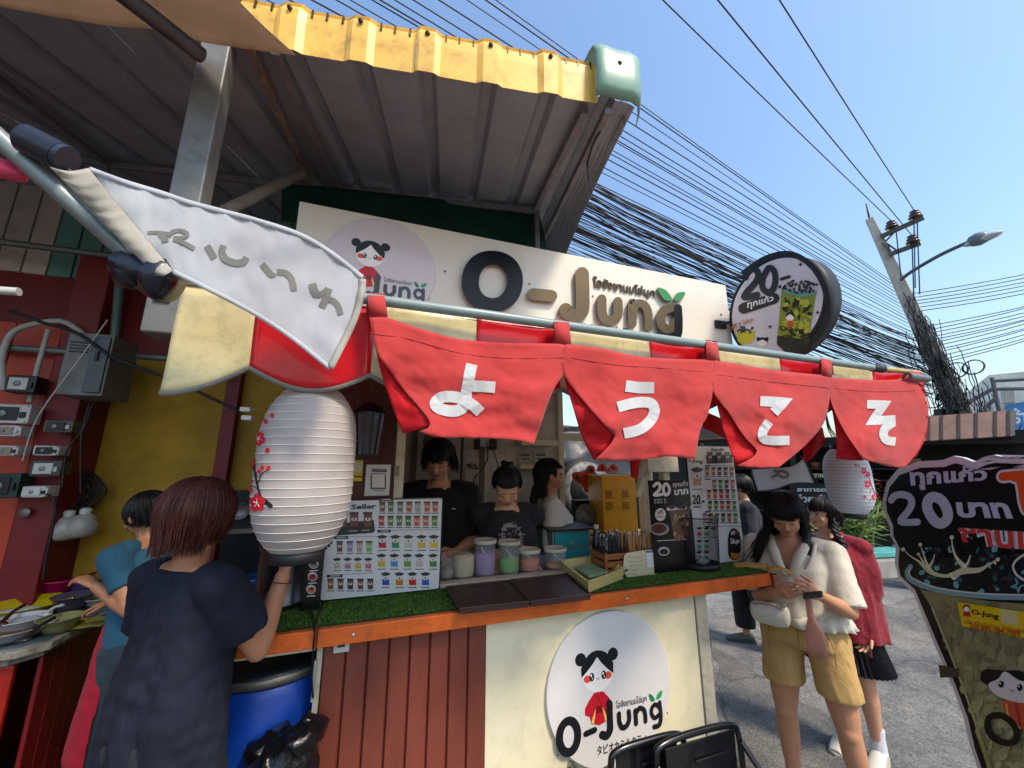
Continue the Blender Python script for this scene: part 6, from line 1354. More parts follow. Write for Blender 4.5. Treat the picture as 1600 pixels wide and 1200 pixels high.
# doll head and O on the printed cup
d.pp(cat(T6((415,845),(440,830),(500,835),(560,835),(620,870),(690,850),(720,890),(690,950),(440,890)), 4, True), '#0f1014', 13); d.pp(cat(T6((443,885),(480,865),(505,838),(560,872),(640,890),(640,960),(560,955),(500,940),(460,918)), 4, True), '#d4d2d6', 15)
for x, y in ((490,886),(560,898)): d.el(*z6(x,y), 4.6, 5.6, '#14161a', 16, 12); d.el(*z6(x-4,y-4), 1.4, 1.6, '#eeeeee', 16.6, 8)
d.st(T6((522,905),(530,912),(540,908)), 1, '#6a3a2a', 16); d.pp(cat(T6((500,945),(560,955),(640,965),(650,1060),(560,1050),(520,1010),(495,970)), 3, True), '#c8503a', 15); d.st(T6((510,960),(520,1010),(560,1050)), 3, '#d8a84a', 16.5)
d.st(T6((545,960),(560,1040)), 4, '#a8302a', 17)
d.st(T6((490,1003),(530,1030),(548,1065),(540,1100),(500,1105),(455,1080),(438,1040),(450,1008)), 10, '#14150f', 17, closed=True)
d.build('cup_print', M('standee_ink', rough=.6, spec=.15, var=.05, attr=True), stn)
tb = stf(*z6(275, 838), .004); mb().add([stf(*z6(*p), .006) for p in ((255,812),(330,828),(335,858),(262,862))], [(0,1,2,3)]).build('tape_patch', M('cap_black'), stn)

# ================================================================== ACROSS THE STREET
bn_ = V((math.sin(R_(62)), math.cos(R_(62)), 0)); bt2 = V((bn_.y, -bn_.x, 0))
def bgp(hd): return planefn(bn_*hd, bn_)
def slabw(a0, a1, h0, h1, z0, z1): return [bn_*h0+bt2*a0+V((0,0,z0)), bn_*h0+bt2*a1+V((0,0,z0)), bn_*h1+bt2*a1+V((0,0,z0)), bn_*h1+bt2*a0+V((0,0,z0))]
mb().prism(slabw(-16, 14, 9.3, 30, .008, 0), (0,0,.12)).build('pavement', M('concrete', '#8d8b86', rough=.9, bump=.4, dirt=.2), kind='structure')
for i in range(22): mb().prism(slabw(-8+i, -8+i+.985, 9.14, 9.295, .008, 0), (0,0,.14), '#8d8b86' if i % 2 else '#a09d96').build('kerb_stone', INKM, kind='structure')
fs_ = thing('food_stall', 'dark food stall with brown corrugated awning across the street', 'food stall', bn_*11)
f9 = bgp(9.4); DK = M('stall_dark', '#191714', rough=.8, var=.4, scale=3)
xs_ = [1368, 1396, 1424, 1452, 1472, 1499, 1526, 1556, 1577]
for i in range(len(xs_)-1):
    a, b_ = xs_[i], xs_[i+1]; ty = lambda x: 655-(x-1400)*.075; by = lambda x: 692-(x-1400)*.058
    P = [f9(a+1, ty(a), -.35), f9(b_-1.5, ty(b_), -.35), f9(b_-1.5, by(b_), 0), f9(a+1, by(a), 0)]
    mb().add(P, [(0,1,2,3)]).build('awning_sheet', M('awning_brown', '#775a4d', rough=.6, var=.2, scale=3, dirt=.3), fs_, solid=.02)
    mb().bar(f9(b_-.5, ty(b_), -.33), f9(b_-.5, by(b_), .02), .03).build('awning_rib', M('awning_rib', '#3f322c', rough=.6), fs_)
mb().prism([f9(1577,641,-.35), f9(1588,642,-1.2), f9(1588,680,-1.2), f9(1579,682,0)], -bt2*.02).build('awning_end', M('awning_grey', '#4b4e50', rough=.6, wave=8), fs_)
mb().prism([p for p in slabw(-7, 1.9, 10.4, 10.5, 0.13, 0)], (0,0,2.25)).build('back_wall', DK, fs_)
mb().prism([p for p in slabw(-3, 1.9, 9.5, 10.4, 2.15, 0)], (0,0,.03)).build('stall_ceiling', DK, fs_)
for a in (-2.9, -1.2, .4, 1.8): mb().bar(bn_*9.6+bt2*a+V((0,0,.13)), bn_*9.6+bt2*a+V((0,0,2.3)), .07).build('stall_post', M('stall_post', '#2b2622', rough=.7), fs_)
# stall clutter
rs = random.Random(21)
for i in range(26):
    a, h_ = rs.uniform(-2.6, 1.6), rs.uniform(9.7, 10.2); z = rs.choice((.9, 1.3, 1.55, 1.75)); c = bn_*h_+bt2*a+V((0,0,z)); col_ = rs.choice(['#8a7a5a','#5a5a58','#a89a7a','#3a4a3a','#8a4a2a','#c0b070','#46525a']); w = rs.uniform(.05,.12)
    m_ = mb()
    if i % 3: m_.lathe([(0,0),(w*.8,0),(w,w*1.4),(w*.9,w*1.5),(0,w*1.45)], c, 12)
    else: m_.box(c-V((w,w,0)), c+V((w,w,w*1.3)))
    props(m_.build('stall_goods', M('goods_'+col_, col_, rough=.6)), {'#8a7a5a':'khaki','#5a5a58':'grey','#a89a7a':'beige','#3a4a3a':'dark green','#8a4a2a':'rust brown','#c0b070':'straw yellow','#46525a':'slate blue'}[col_]+(' jar' if i % 3 else ' box')+' on the '+{.9:'lowest',1.3:'second',1.55:'third',1.75:'top'}[z]+' shelf of the dark food stall across the street', 'jar' if i % 3 else 'box', 'jars and boxes in the food stall')
for z in (.9, 1.3, 1.55, 1.75): mb().prism(slabw(-2.8, 1.7, 9.65, 10.3, z-.02, 0), (0,0,.018)).build('stall_shelf', M('stall_post'), fs_)
# black sign with white Thai menu words
f91 = bgp(9.15); bs = thing('restaurant_sign', 'large black sign with white Thai lettering behind the two young women', 'sign', f91(1300, 860, 0))
A, B = f91(1236, 762, 0), f91(1412, 920, 0)
mb().prism([f91(1234,755,0), f91(1292,756,0), f91(1292,738,0), f91(1350,738,0), f91(1350,800,0), f91(1408,800,0), f91(1408,884,0), f91(1232,878,0)], bn_*.03).build('sign_board', M('sign_black', '#101312', rough=.5), bs)
d = Dec(lambda x, y, h: f91(x, y, h+.002), .004); Zt = zm(1200, 680, 1600/220); S9 = lambda *p: [Zt(*q_) for q_ in p]
d.tx('ร้านอาหาร', S9((400,412),(700,415),(700,485),(400,482)), '#b5ad84', 1, .03); d.tx('อาหารตามสั่ง', S9((330,585),(900,590),(900,645),(330,640)), '#b5b7b4', 1, .035); d.tx('ก๋วยเตี๋ยวเรือ', S9((322,670),(920,675),(920,768),(325,765)), '#b5b7b4', 1, .035)
d.tx('ข้าวหมูแดง', S9((340,800),(800,800),(800,880),(340,880)), '#b5b7b4', 1, .035); d.tx('ลน', S9((910,955),(1190,955),(1190,1080),(915,1070)), '#b5b7b4', 1, .05); d.tx('ก๋วยจั๊บ', S9((1150,1240),(1560,1240),(1560,1320),(1150,1320)), '#9ba09c', 1, .03)
d.tx('ลูก', S9((900,1040),(1100,1050),(1100,1120),(900,1110)), '#8a8f8c', 1, .03)
d.build('lettering', INKM, bs)
# plants
def leafplant(lab, base, n, L, w, cols, spread=.6, up=1, nm='potted_plant', pot=True, droop=.5):
    t = thing(nm, lab, 'plant', base); rs = random.Random(len(lab)+n); cb = {}
    if pot: mb().lathe([(0,0),(.11,0),(.15,.2),(.16,.22),(.14,.22),(.13,.18),(0,.18)], base, 16).build('pot', M('clay_pot', '#6b6a66', rough=.8, dirt=.3), t)
    b = mb(); z0 = .2 if pot else 0; stems = []
    for k in range(5):
        a = rs.uniform(0, 6.28); p1 = base+V((0,0,z0)); p2 = p1+V((math.cos(a)*spread*.25, math.sin(a)*spread*.25, up*rs.uniform(.35,.6))); stems.append((p1, p2)); b.tube([p1, p1.lerp(p2,.5)+V((0,0,.03)), p2], [.018,.013,.008], 6)
    b.build('stem', M('plant_stem', '#7d8a52', rough=.6), t)
    b = mb()
    for k in range(n):
        p1, p2 = rs.choice(stems); p = p1.lerp(p2, rs.uniform(.3, 1.0)); a = rs.uniform(0, 6.28); el = rs.uniform(.1, 1.2); l_ = L*rs.uniform(.6,1.2); dr = V((math.cos(a)*math.cos(el), math.sin(a)*math.cos(el), math.sin(el))); s_ = dr.cross(V((0,0,1))).normalized()*w*rs.uniform(.7,1.2)
        q1 = p+dr*l_*.5; q2 = p+dr*l_-V((0,0,droop*l_*.5)); u_ = s_.cross(dr)*.3
        b.add([p, q1+s_-u_, q1, q1-s_-u_, q2], [(0,1,2),(0,2,3),(1,4,2),(2,4,3)], rs.choice(cols), True)
    b.build('foliage', M('leaf_ink', rough=.5, attr=True, var=.25, scale=9, trl=.25), t)
    return t
G1 = ['#6f8a45','#8fa25a','#4f6e30','#a0a868','#5d7c3c']
leafplant('pale green leafy shrub in a pot at the right lantern and the big standee', onHD(1364, 900, 6.6)+V((0,0,.0)), 160, .24, .028, G1, .9, 1.35)
leafplant('low spreading green plant in a pot before the black restaurant sign', onHD(1333, 905, 6.4), 180, .30, .024, G1, 1.1, .95)
leafplant('dark red leaved plant standing behind the right lantern', bn_*8.6+bt2*(.15)+V((0,0,.13)), 260, .2, .045, ['#5a1a1a','#3a1414','#70302a','#2f3a1c','#44201c'], 1.4, 3.0, droop=.8)
leafplant('dark green plant at the corner of the food stall', bn_*8.9+bt2*(.75)+V((0,0,.13)), 220, .2, .04, ['#243a1c','#33502a','#1a2a14'], 1.0, 2.3)
wp = onHD(1382, 900, 6.2); props(mb().prism([wp+V((-.35,-.1,.02)), wp+V((.4,-.25,.02)), wp+V((.45,.1,.02)), wp+V((-.3,.25,.02))], (0,0,.18)).build('concrete_step', M('concrete'), bev=.01), 'grey concrete step under the plants beside the standee', 'step')
props(mb().prism([wp+V((-.25,-.05,.21)), wp+V((.3,-.15,.21)), wp+V((.33,.1,.21)), wp+V((-.2,.15,.21))], (0,0,.06)).build('folded_sheet', M('teal_sheet', '#4f9a98', rough=.5), bev=.01), 'folded teal plastic sheet lying on the concrete step', 'sheet')
# pale building with blue sign, railing and air conditioner
f14 = bgp(15); pb_ = thing('corner_building', 'pale building with blue sign beyond the food stall at the right edge', 'building', f14(1600, 700, 0))
c = f14(1556, 600, 0); a0 = (f14(1562, 650, 0)-bn_*15).dot(bt2)
mb().prism(slabw(a0, a0+14, 15, 22, .12, 0), (0,0,3.9)).build('wall', M('pale_wall', '#dddbd2', rough=.8, dirt=.1), pb_)
for k in range(5): mb().prism(slabw(a0+.5+k*2.6, a0+2.2+k*2.6, 14.93, 14.99, 1.0, 0), (0,0,1.3)).build('window', M('dark_window', '#27323a', rough=.15), pb_)
mb().prism([f14(1572,632,.1), f14(1600,628,.1), f14(1690,618,.1), f14(1690,680,.1), f14(1600,674,.1), f14(1574,668,.1)], bn_*.08).build('blue_sign', M('sign_blue', '#3f7fb8', rough=.5, var=.3, scale=2), pb_)
d = Dec(lambda x, y, h: f14(x, y, h+.102), .01); d.tx('ร้านยา', [(1582,638),(1640,634),(1640,660),(1584,662)], '#d8e4ee', 1, .03); d.tx('OPEN', [(1580,650),(1640,648),(1640,670),(1582,668)], '#d8e4ee', 1, .03) if False else None; d.build('lettering', INKM, pb_)
mb().prism([f14(1567,606,.5), f14(1586,606,.5), f14(1588,628,.5), f14(1570,630,.5)], bn_*.3).build('air_conditioner', M('ac_white', '#a9a79e', rough=.5), pb_, bev=.02)
f12 = bgp(12.2); rl = thing('railing', 'grey pipe railing on the roof behind the food stall', 'railing', f12(1560, 645, 0))
for a, b_ in (((1550,590),(1562,646)), ((1514,628),(1552,607)), ((1526,650),(1556,622)), ((1552,595),(1610,592)), ((1556,608),(1620,607)), ((1514,628),(1516,655))): mb().cyl(f12(*a, 0), f12(*b_, 0), .035, n=8).build('rail_tube', M('rail_grey', '#5d6065', rough=.5, metal=.3), rl)
props(mb().prism([f12(1516,640,-.4), f12(1545,636,-.4), f12(1552,634,-.4), f12(1556,655,-.4), f12(1512,655,-.4)], bn_*.1).build('advert_board', M('pale_board', '#aab4ba', rough=.5)), 'pale board lying behind the food stall roof', 'board')
# row of low dark shopfronts closing the street on the left of the food stall, seen through the kiosk
for i, (a, w, h_, c_) in enumerate(((-9.5, 4.0, 3.2, '#4a4642'), (-5.4, 3.2, 2.9, '#57504a'), (-14.5, 4.8, 3.4, '#5f5c58'))):
    t = thing('shop_house', ['low grey shop house furthest behind the kiosk', 'low brown shop house next to the food stall', 'wide grey shop house behind the kiosk roof'][i], 'building', bn_*13+bt2*(a+w/2)); mb().prism(slabw(a, a+w, 13, 17, .13, 0), (0,0,h_)).build('wall', M('shop_'+c_, c_, rough=.8, dirt=.3), t)
    for k in range(2): mb().prism(slabw(a+.3+k*w/2, a+w/2-.2+k*w/2, 12.93, 12.99, .2, 0), (0,0,2.2)).build('shutter', M('shutter_grey', '#3c3f42', rough=.5, wave=12), t)
    mb().prism(slabw(a-.1, a+w+.1, 12.2, 13, h_-.35, 0), (0,0,.05)).build('awning', M('awning_brown'), t)
# seen through the kiosk: dark tarpaulin, fan, orange arm
dt = onY(905, 712, 4.2); sheetpx('dark_tarpaulin', ([(868,676),(930,672),(1010,690)], [(868,732),(925,742),(1010,745)], [(868,676),(868,732)], [(1010,690),(1010,745)]), 4.3, M('navy_tarp', '#20262c', rough=.4, bump=.8, bscale=8), 'crumpled dark tarpaulin roof behind the kiosk', 'tarpaulin', .15)
fn_ = thing('round_board', 'black round board with grey ring behind the orange arm', 'board', onY(915, 760, 4.0)); c = onY(915, 765, 4.0); yax = (V((1,0,0)), V((0,0,1)), V((0,-1,0)))
mb().lathe([(0,0),(.36,0),(.36,.03),(0,.03)], c, 36, ax=yax).build('disc', M('sign_black'), fn_); mb().lathe([(.22,.031),(.31,.031),(.31,.04),(.22,.04)], c, 36, ax=yax).build('ring', M('ring_grey', '#6d6f70', rough=.5, var=.6, scale=20), fn_); mb().lathe([(.0,.031),(.07,.031),(.07,.038),(0,.038)], c, 20, ax=yax).build('centre', M('ring_grey'), fn_)
oa = thing('orange_arm', 'orange plastic arm with round holes standing left of the yellow cabinet', 'bracket', onY(915, 780, 2.98)); zo = zm(880, 680, 10); fo = planefn((0,2.95,0),(0,1,0)); OR_ = M('orange_plastic', '#d2481a', rough=.35)
P = cat([zo(*p) for p in ((160,640),(165,590),(210,570),(300,575),(370,530),(400,480),(450,470),(495,500),(500,560),(470,610),(410,640),(400,700),(400,890),(350,880),(310,790),(220,730),(175,690))], 4, True); mb().prism([fo(*p, 0) for p in P], (0,.03,0)).build('arm_plate', OR_, oa, bev=.004)
for x, y, r in ((222,655,.016),(438,545,.016)): mb().lathe([(0,0),(r,0),(r,.004),(0,.004)], fo(*zo(x,y), .001), 14, ax=yax).build('hole_plug', BP, oa)
for x0_ in (545, 715):
    P = cat([zo(*p) for p in ((x0_,560),(x0_+25,470),(x0_+80,440),(x0_+130,480),(x0_+150,560))], 4, True); mb().prism([fo(*p, -.05) for p in P], (0,.03,0)).build('arm_plate', OR_, oa, bev=.004); mb().lathe([(0,0),(.013,0),(.013,.004),(0,.004)], fo(*zo(x0_+75,510), -.048), 12, ax=yax).build('hole_plug', BP, oa)
mb().lathe([(0,0),(.012,0),(.012,.05),(0,.05)], fo(*zo(430,675), -.02), 12, ax=yax).build('bolt', M('bright_bolt'), oa)
props(mb().box(onY(880,745,4.6), onY(960,722,4.65)).build('striped_screen', M('striped_pale', '#b3a892', rough=.6, wave=22)), 'pale ribbed screen beyond the dark tarpaulin behind the kiosk', 'screen')
props(mb().lathe([(0,0),(.06,0),(.09,.03),(.09,.04),(0,.04)], onY(912, 805, 2.8), 24, ax=yax).build('round_tag', M('ring_grey')), 'grey round plate on the dark box behind the white shirted worker', 'plate')
props(mb().box((onY(902,800,2.9).x, 2.9, 1.2), (onY(925,800,2.9).x, 3.0, onY(912,782,2.9).z)).build('dark_box', M('sign_black')), 'dark box behind the white shirted worker', 'box')

# ================================================================== UTILITY POLE AND WIRES
pn = V((math.sin(R_(66)), math.cos(R_(66)), 0)); pt_ = V((pn.y, -pn.x, 0)); PF = planefn(pn*12, pn); pol = lambda x, y, h=0: PF(x, y, h)
up = thing('utility_pole', 'leaning concrete utility pole wrapped in a tangle of cables', 'utility pole', pol(1555, 880)); CON = M('pole_concrete', '#bdb5a6', rough=.85, var=.15, scale=4, dirt=.25, bump=.3)
t_, b_ = pol(1358.5, 342), pol(1500, 645); dirp = (b_-t_).normalized(); base = t_+dirp*((t_.z)/(-dirp.z))
b = mb(); side = pn.cross(dirp).normalized()
def polept(z): return t_+dirp*((t_.z-z)/(-dirp.z))
def rect(c, w): return [c+side*w+pn*w*.8, c-side*w+pn*w*.8, c-side*w-pn*w*.8, c+side*w-pn*w*.8]
b.add(rect(t_, .078)+rect(base, .23), [(0,1,2,3),(0,4,5,1),(1,5,6,2),(2,6,7,3),(3,7,4,0),(7,6,5,4)]); b.build('pole_shaft', CON, up, bev=.02)
AM = M('arm_steel', '#5c534c', rough=.6, metal=.4)
for a, c_ in (((1376,370),(1443,340)), ((1389,398),(1438,380))): mb().bar(pol(*a, .14), pol(*c_, .14), .07, .09).build('crossarm', AM, up)
for a, c_ in (((1383,378),(1398,362)), ((1390,397),(1388,382)), ((1378,380),(1392,392)), ((1385,380),(1402,392))): mb().bar(pol(*a, .14), pol(*c_, .14), .03).build('arm_strut', AM, up)
INS = M('insulator', '#3a1e1e', rough=.25, coat=.5); insp = []
for x, y in ((1394,351),(1431,335),(1427,374)):
    c = pol(x, y+7, .14); insp.append(c+V((0,0,.24))); mb().lathe([(0,0),(.05,0),(.05,.02),(.12,.03),(.12,.05),(.05,.07),(.10,.1),(.10,.12),(.05,.14),(.08,.17),(.08,.19),(.03,.22),(0,.22)], c, 16).build('insulator', INS, up)
mb().tube(cat([pol(1408,437,.2), pol(1425,424,.5), pol(1470,398,.8), pol(1516,377,1.0)]), .035, 8).build('lamp_arm', M('rail_grey'), up)
lh0, lh1 = pol(1512, 380, 1.0), pol(1546, 367, 1.1); mb().tube([lh0, lh0.lerp(lh1,.15), lh0.lerp(lh1,.5), lh0.lerp(lh1,.9), lh1], [.05,.10,.13,.10,.05], 12).build('lamp_head', M('lamp_grey', '#6f7378', rough=.4), up)
dl = (lh1-lh0); mb().ell(lh0.lerp(lh1,.68)+V((0,0,-.03)), .26, .11, .07, dl.to_track_quat('X','Z').to_matrix(), 14, 8).build('lamp_glass', M('lamp_lens', '#b9bdc0', rough=.2), up)
for x0_, y0_, x1_, y1_ in ((1400,360,1408,436),(1428,346,1430,450),(1433,346,1437,460),(1425,380,1428,470)): props(mb().tube([pol(x0_,y0_,.2), pol(x1_,y1_,.2)], .012, 5).build('drop_wire', M('black_cable')), 'thin wire dropping from the crossarms of the leaning pole', 'cable', 'drop wires on the utility pole')
mb().lathe([(0,0),(.02,0),(.015,.4),(0,.4)], t_+V((0,0,.02)), 6).build('top_rod', AM, up)
WR = M('wire_black', '#14161b', rough=.6); rs = random.Random(9)
def wire(A, B, r, sag, ext, lab, grp, nseg=16, wob=0):
    E = A+(B-A)*ext; pts = []
    for i in range(nseg+1):
        t = i/nseg; p = A.lerp(E, t); p.z -= sag*4*t*(1-t); 
        if wob: p += V((noise.noise(V((t*9, A.z*7, 1))), 0, noise.noise(V((t*11, A.z*9, 5)))))*wob*math.sin(math.pi*t)
        pts.append(p)
    props(mb().tube(pts, r, 5, caps=False).build('overhead_cable', WR), lab, 'cable', grp)
for c, (x, y), lab in zip(insp, ((1040,0),(1220,0),(1125,0)), ('leftmost of the three high wires that end at the insulators', 'rightmost of the three high wires that end at the insulators', 'middle of the three high wires that end at the insulators')):
    wire(c, onZ(x, y, c.z+.15), .0085, .05, 1.8, lab, None)
for i in range(15):
    yl = [155,169,181,201,212,225,234,243,252,262,276,284,296,312,325][i]; yp = 437+i*6.2; A = pol(1390+i*2.6, yp, rs.uniform(-.1,.3)); B = onZ(1000, yl-1, max(5.6, A.z+.2)+rs.uniform(.0,.3)); wire(A, B, rs.uniform(.005,.008), rs.uniform(0,.10), 1.9, 'black overhead cable of the loose upper bunch between roof and pole', 'upper overhead cables')
for i in range(104):
    yl = rs.uniform(315, 445); yp = 530+(yl-322)*.74+rs.uniform(-8,12); A = pol(1412+rs.uniform(0,40)+(yp-530)*.35, min(628, yp), rs.uniform(-.2,.4)); B = onZ(1000, yl, 4.9+rs.uniform(0,.3)); wire(A, B, rs.uniform(.0035,.0085), rs.uniform(0,.2), 1.32, 'black overhead cable of the dense sagging bundle behind the long sign', 'dense overhead cable bundle', 18, rs.choice((0,.1,.2)))
for i in range(18):
    y0_ = 462+i*5.2; x0_ = 1402+(y0_+(20 if i > 5 else 0)-462)*.46+rs.uniform(0,8); y1_ = 412+i*6.6+rs.uniform(-3,3); A = pol(x0_, y0_+(20 if i > 5 else 0), .1); E = onHD(1680, y1_-8 if i < 6 else y1_-(i-5)*2, 15+rs.uniform(-1,1)); wire(A, E, .010, .12, 1.6, 'black cable running from the pole to the right picture edge', 'cables running right from the pole', 12)
# tangle
b = mb()
for k in range(170):
    v = .36+.64*rs.random()**.7; z = 7.0-4.9*v; 
    c = polept(z); sp = .04+.34*v*v; c = c+side*rs.gauss(0, sp*.6)-pn*rs.uniform(.1,.35)-side*(-.12*v); L = rs.uniform(.4,1.5); fq = rs.uniform(1,3); pts = []; a = rs.uniform(0,6.28)
    for i in range(10): t = i/9; pts.append(c+side*(math.sin(a+t*fq)*sp*.45+.05*noise.noise(V((t*5, k, 0)))-.10*t)+V((0,0,-(t-.5)*L))+pn*math.cos(a*2+t*3)*.10)
    b.tube(pts, rs.uniform(.005,.012), 4, caps=False)
for k in range(8):
    c = polept(rs.uniform(2.4,3.8))-pn*.3+side*rs.uniform(-.45,.35); r = rs.uniform(.10,.16)
    for m_ in range(3): b.tube([c+side*math.cos(2*math.pi*i/16)*r*(1+.05*m_)+V((0,0,math.sin(2*math.pi*i/16)*r))+pn*.02*m_ for i in range(16)], .01, 4, closed=True)
b.build('cable_tangle', M('wire_mixed', '#3a3a3d', rough=.7, var=.75, scale=9), up)['kind'] = 'stuff'
for k in range(4):
    c = polept(rs.uniform(2.5,4.2))-pn*.28+side*rs.uniform(-.3,.3); mb().box(c-V((.06,.06,.09)), c+V((.07,.07,.1))).build('splice_box', BP, up)
# ================================================================== PEOPLE
def rot3(az): # local +y forward -> world heading az (deg from +Y towards +X)
    a = R_(az); return Matrix(((math.cos(a), math.sin(a), 0), (-math.sin(a), math.cos(a), 0), (0,0,1)))
def nzz(p, s, o=0): return noise.noise(V((p[0]*s, p[1]*s, p[2]*s+o)))
SKIN = M('skin', rough=.5, attr=True, var=.06, scale=14, sss=.12, bump=.08, bscale=300)
def hairmat(c): return M('hair_'+c, c, rough=.42, var=.5, scale=60, stretch=(1,1,.12), spec=.45, bump=.4, bscale=200)
class Person:
    def __init__(s, lab, root, face, H=1.6, grp=None, skin='#b98468', lean=0, headyaw=0, pitch=0, build=1.0, roll=0):
        s.t = thing('person', lab, 'person', root, grp); s.root = V(root); s.R = rot3(face); s.k = H/1.6; s.skin = lin(skin); s.bw = build; s.lean = lean
        s.Hm = Euler((R_(pitch), R_(roll), R_(headyaw)), 'ZYX').to_matrix() if False else (Matrix.Rotation(R_(headyaw), 3, 'Z') @ Matrix.Rotation(R_(-pitch), 3, 'X') @ Matrix.Rotation(R_(roll), 3, 'Y'))
        s.nk = s.sp(V((0, -.005, 1.37)))            # head pivot, leaned
    def sp(s, p):   # lean the spine forward above the hips
        p = V(p)
        if s.lean and p.z > .9: a = R_(s.lean)*min(1, (p.z-.9)/.25); d = p-V((0,0,.9)); return V((0,0,.9))+V((d.x, d.y*math.cos(a)+d.z*math.sin(a), d.z*math.cos(a)-d.y*math.sin(a)))
        return p
    def W(s, p): return s.root + s.R @ (V(p)*s.k)
    def Lc(s, w): return (s.R.transposed() @ (V(w)-s.root))/s.k
    def hp(s, p): return s.nk + s.Hm @ (V(p)-V((0,-.005,1.37)))   # head-local standing coords -> local
    def body(s, arms, legs=None, vox=.0085, female=True, fingers=True, hands=None):
        b = mb(); w = s.bw; sp = s.sp
        tor = [(.80,.155,.105,0),(.87,.168,.118,-.005),(.95,.145,.105,0),(1.04,.128,.095,.005),(1.13,.138,.105,.012),(1.21,.150,.108,.008),(1.28,.140,.088,0),(1.325,.085,.06,-.005),(1.35,.05,.05,-.005)]
        b.loft([(sp((0,y,z)), V((a*w,0,0)), V((0,c*w,0))) for z, a, c, y in tor])
        if female:
            for sx in (-1,1): b.ell(sp((sx*.068, .078, 1.175)), .055, .05, .055, n=12, m=8)
        b.tube([sp((0,-.012,1.31)), sp((0,-.008,1.36)), s.hp((0,.004,1.42))], [.055,.049,.047], 12)
        legs = legs or [((-.085,0,.86),(-.09,.01,.45),(-.095,-.01,.085)), ((.085,0,.86),(.09,.01,.45),(.095,-.01,.085))]
        for (h, k, a) in legs:
            h, k, a = V(h), V(k), V(a); b.tube([h, h.lerp(k,.35), h.lerp(k,.8), k, k.lerp(a,.3), k.lerp(a,.7), a], [.085*w,.080*w,.06*w,.052,.053,.037,.033], 14); b.ell(k+V((0,.012,0)), .048,.05,.052)
            b.ell(k.lerp(a,.28)+V((0,-.018,0)), .045,.045,.09); b.loft([(a+V((0,-.045,-.045)), V((.03,0,0)), V((0,0,.035))), (a+V((0,.0,-.035)), V((.036,0,0)), V((0,0,.045))), (a+V((0,.10,-.058)), V((.042,0,0)), V((0,0,.026))), (a+V((0,.155,-.066)), V((.03,0,0)), V((0,0,.014)))])
        s.arms = []
        for sx, (el, wr) in zip((-1, 1), arms):
            sh = sp((sx*.165*w, -.01, 1.285)); el, wr = V(el), V(wr); L1, L2 = .275, .245; dv = wr-sh
            if dv.length > L1+L2-.012: print('reach', s.t.name, sx, round(dv.length, 3)); dv = dv.normalized()*(L1+L2-.012); wr = sh+dv
            dl = dv.length; a_ = (L1*L1-L2*L2+dl*dl)/(2*dl); hh = math.sqrt(max(0, L1*L1-a_*a_)); ax1 = dv.normalized(); hv = el-sh; hv = hv-ax1*hv.dot(ax1)
            if hv.length < 1e-4: hv = V((0,0,-1))
            el = sh+ax1*a_+hv.normalized()*hh; s.arms.append((sh, el, wr))
            b.ell(sh, .052,.05,.05); b.tube([sh, sh.lerp(el,.4), el], [.047,.043,.036], 12); b.tube([el, el.lerp(wr,.3), el.lerp(wr,.8), wr], [.037,.038,.027,.024], 12); b.ell(el, .036,.036,.036)
        b.tube([sp((-.14*w,-.01,1.29)), sp((0,-.015,1.318)), sp((.14*w,-.01,1.29))], [.05,.055,.05], 10)
        co, fs = remesh(b, vox)
        out = mb(); out.add([V(p) for p in co], fs, None, True)
        # head, finer
        h = mb(); P = s.hp; Hm = s.Hm
        h.ell(P((0,-.012,1.505)), .074,.092,.094, Hm, 20, 14); h.ell(P((0,.022,1.462)), .062,.066,.070, Hm, 18, 12); h.ell(P((0,.052,1.425)), .034,.032,.030, Hm); h.ell(P((0,.010,1.435)), .052,.052,.034, Hm)
        h.ell(P((0,.080,1.462)), .011,.020,.012, Hm, 10, 8); h.tube([P((0,.072,1.495)), P((0,.088,1.470))], [.0075,.0105], 8)
        for sx in (-1,1):
            h.ell(P((sx*.011,.078,1.459)), .0085,.010,.008, Hm, 8, 6); h.ell(P((sx*.036,.054,1.458)), .025,.020,.024, Hm); h.ell(P((sx*.030,.068,1.507)), .024,.010,.008, Hm)
            h.ell(P((sx*.029,.066,1.489)), .0155,.013,.0105, Hm, 12, 8); h.ell(P((sx*.074,-.006,1.478)), .010,.018,.029, Hm, 10, 8)
        h.ell(P((0,.074,1.437)), .021,.010,.006, Hm, 12, 8); h.ell(P((0,.072,1.4285)), .017,.010,.0065, Hm, 12, 8)
        h.tube([s.sp((0,-.010,1.35)), P((0,0,1.45))], [.047,.045], 12)
        co, fs = remesh(h, .0042, smooth=2); hl = []
        HmT = s.Hm.transposed(); cols = []
        V0 = V((0,-.005,1.37))
        lipc, browc = V(s.skin).lerp(V((.30,.055,.05)), .65), V((.02,.014,.012))
        vcol = []
        for p in co:
            q = HmT @ (V(p)-s.nk) + V0; c = V(s.skin); f = q.y
            if f > .045:
                lx, lz = q.x, q.z
                if (lx/.021)**2+((lz-1.4335)/.0085)**2 < 1: c = lipc
                if abs(lz-1.4332) < .0016 and abs(lx) < .018: c = lipc*.35
                ax = abs(lx)
                if .014 < ax < .048 and abs(lz-(1.508+.05*(.03-ax)*(ax > .03))) < .0042: c = c.lerp(browc, .8)
                e = ((ax-.030)/.0155)**2+((lz-1.487)/.0062)**2
                if getattr(s, 'closed', False):
                    if abs(lz-(1.4835+ .12*(ax-.03)**2*60*.02)) < .0022 and .015 < ax < .046: c = V((.02,.012,.01))
                elif e < 1: c = V((.30,.27,.25)) if abs(ax-.030) > .0075 else V((.012,.008,.007))
                elif e < 1.7 and lz > 1.486: c = V((.02,.012,.01))
                ck = math.exp(-((ax-.038)/.018)**2-((lz-1.457)/.016)**2); c = c.lerp(V((.42,.14,.10)), .22*ck)
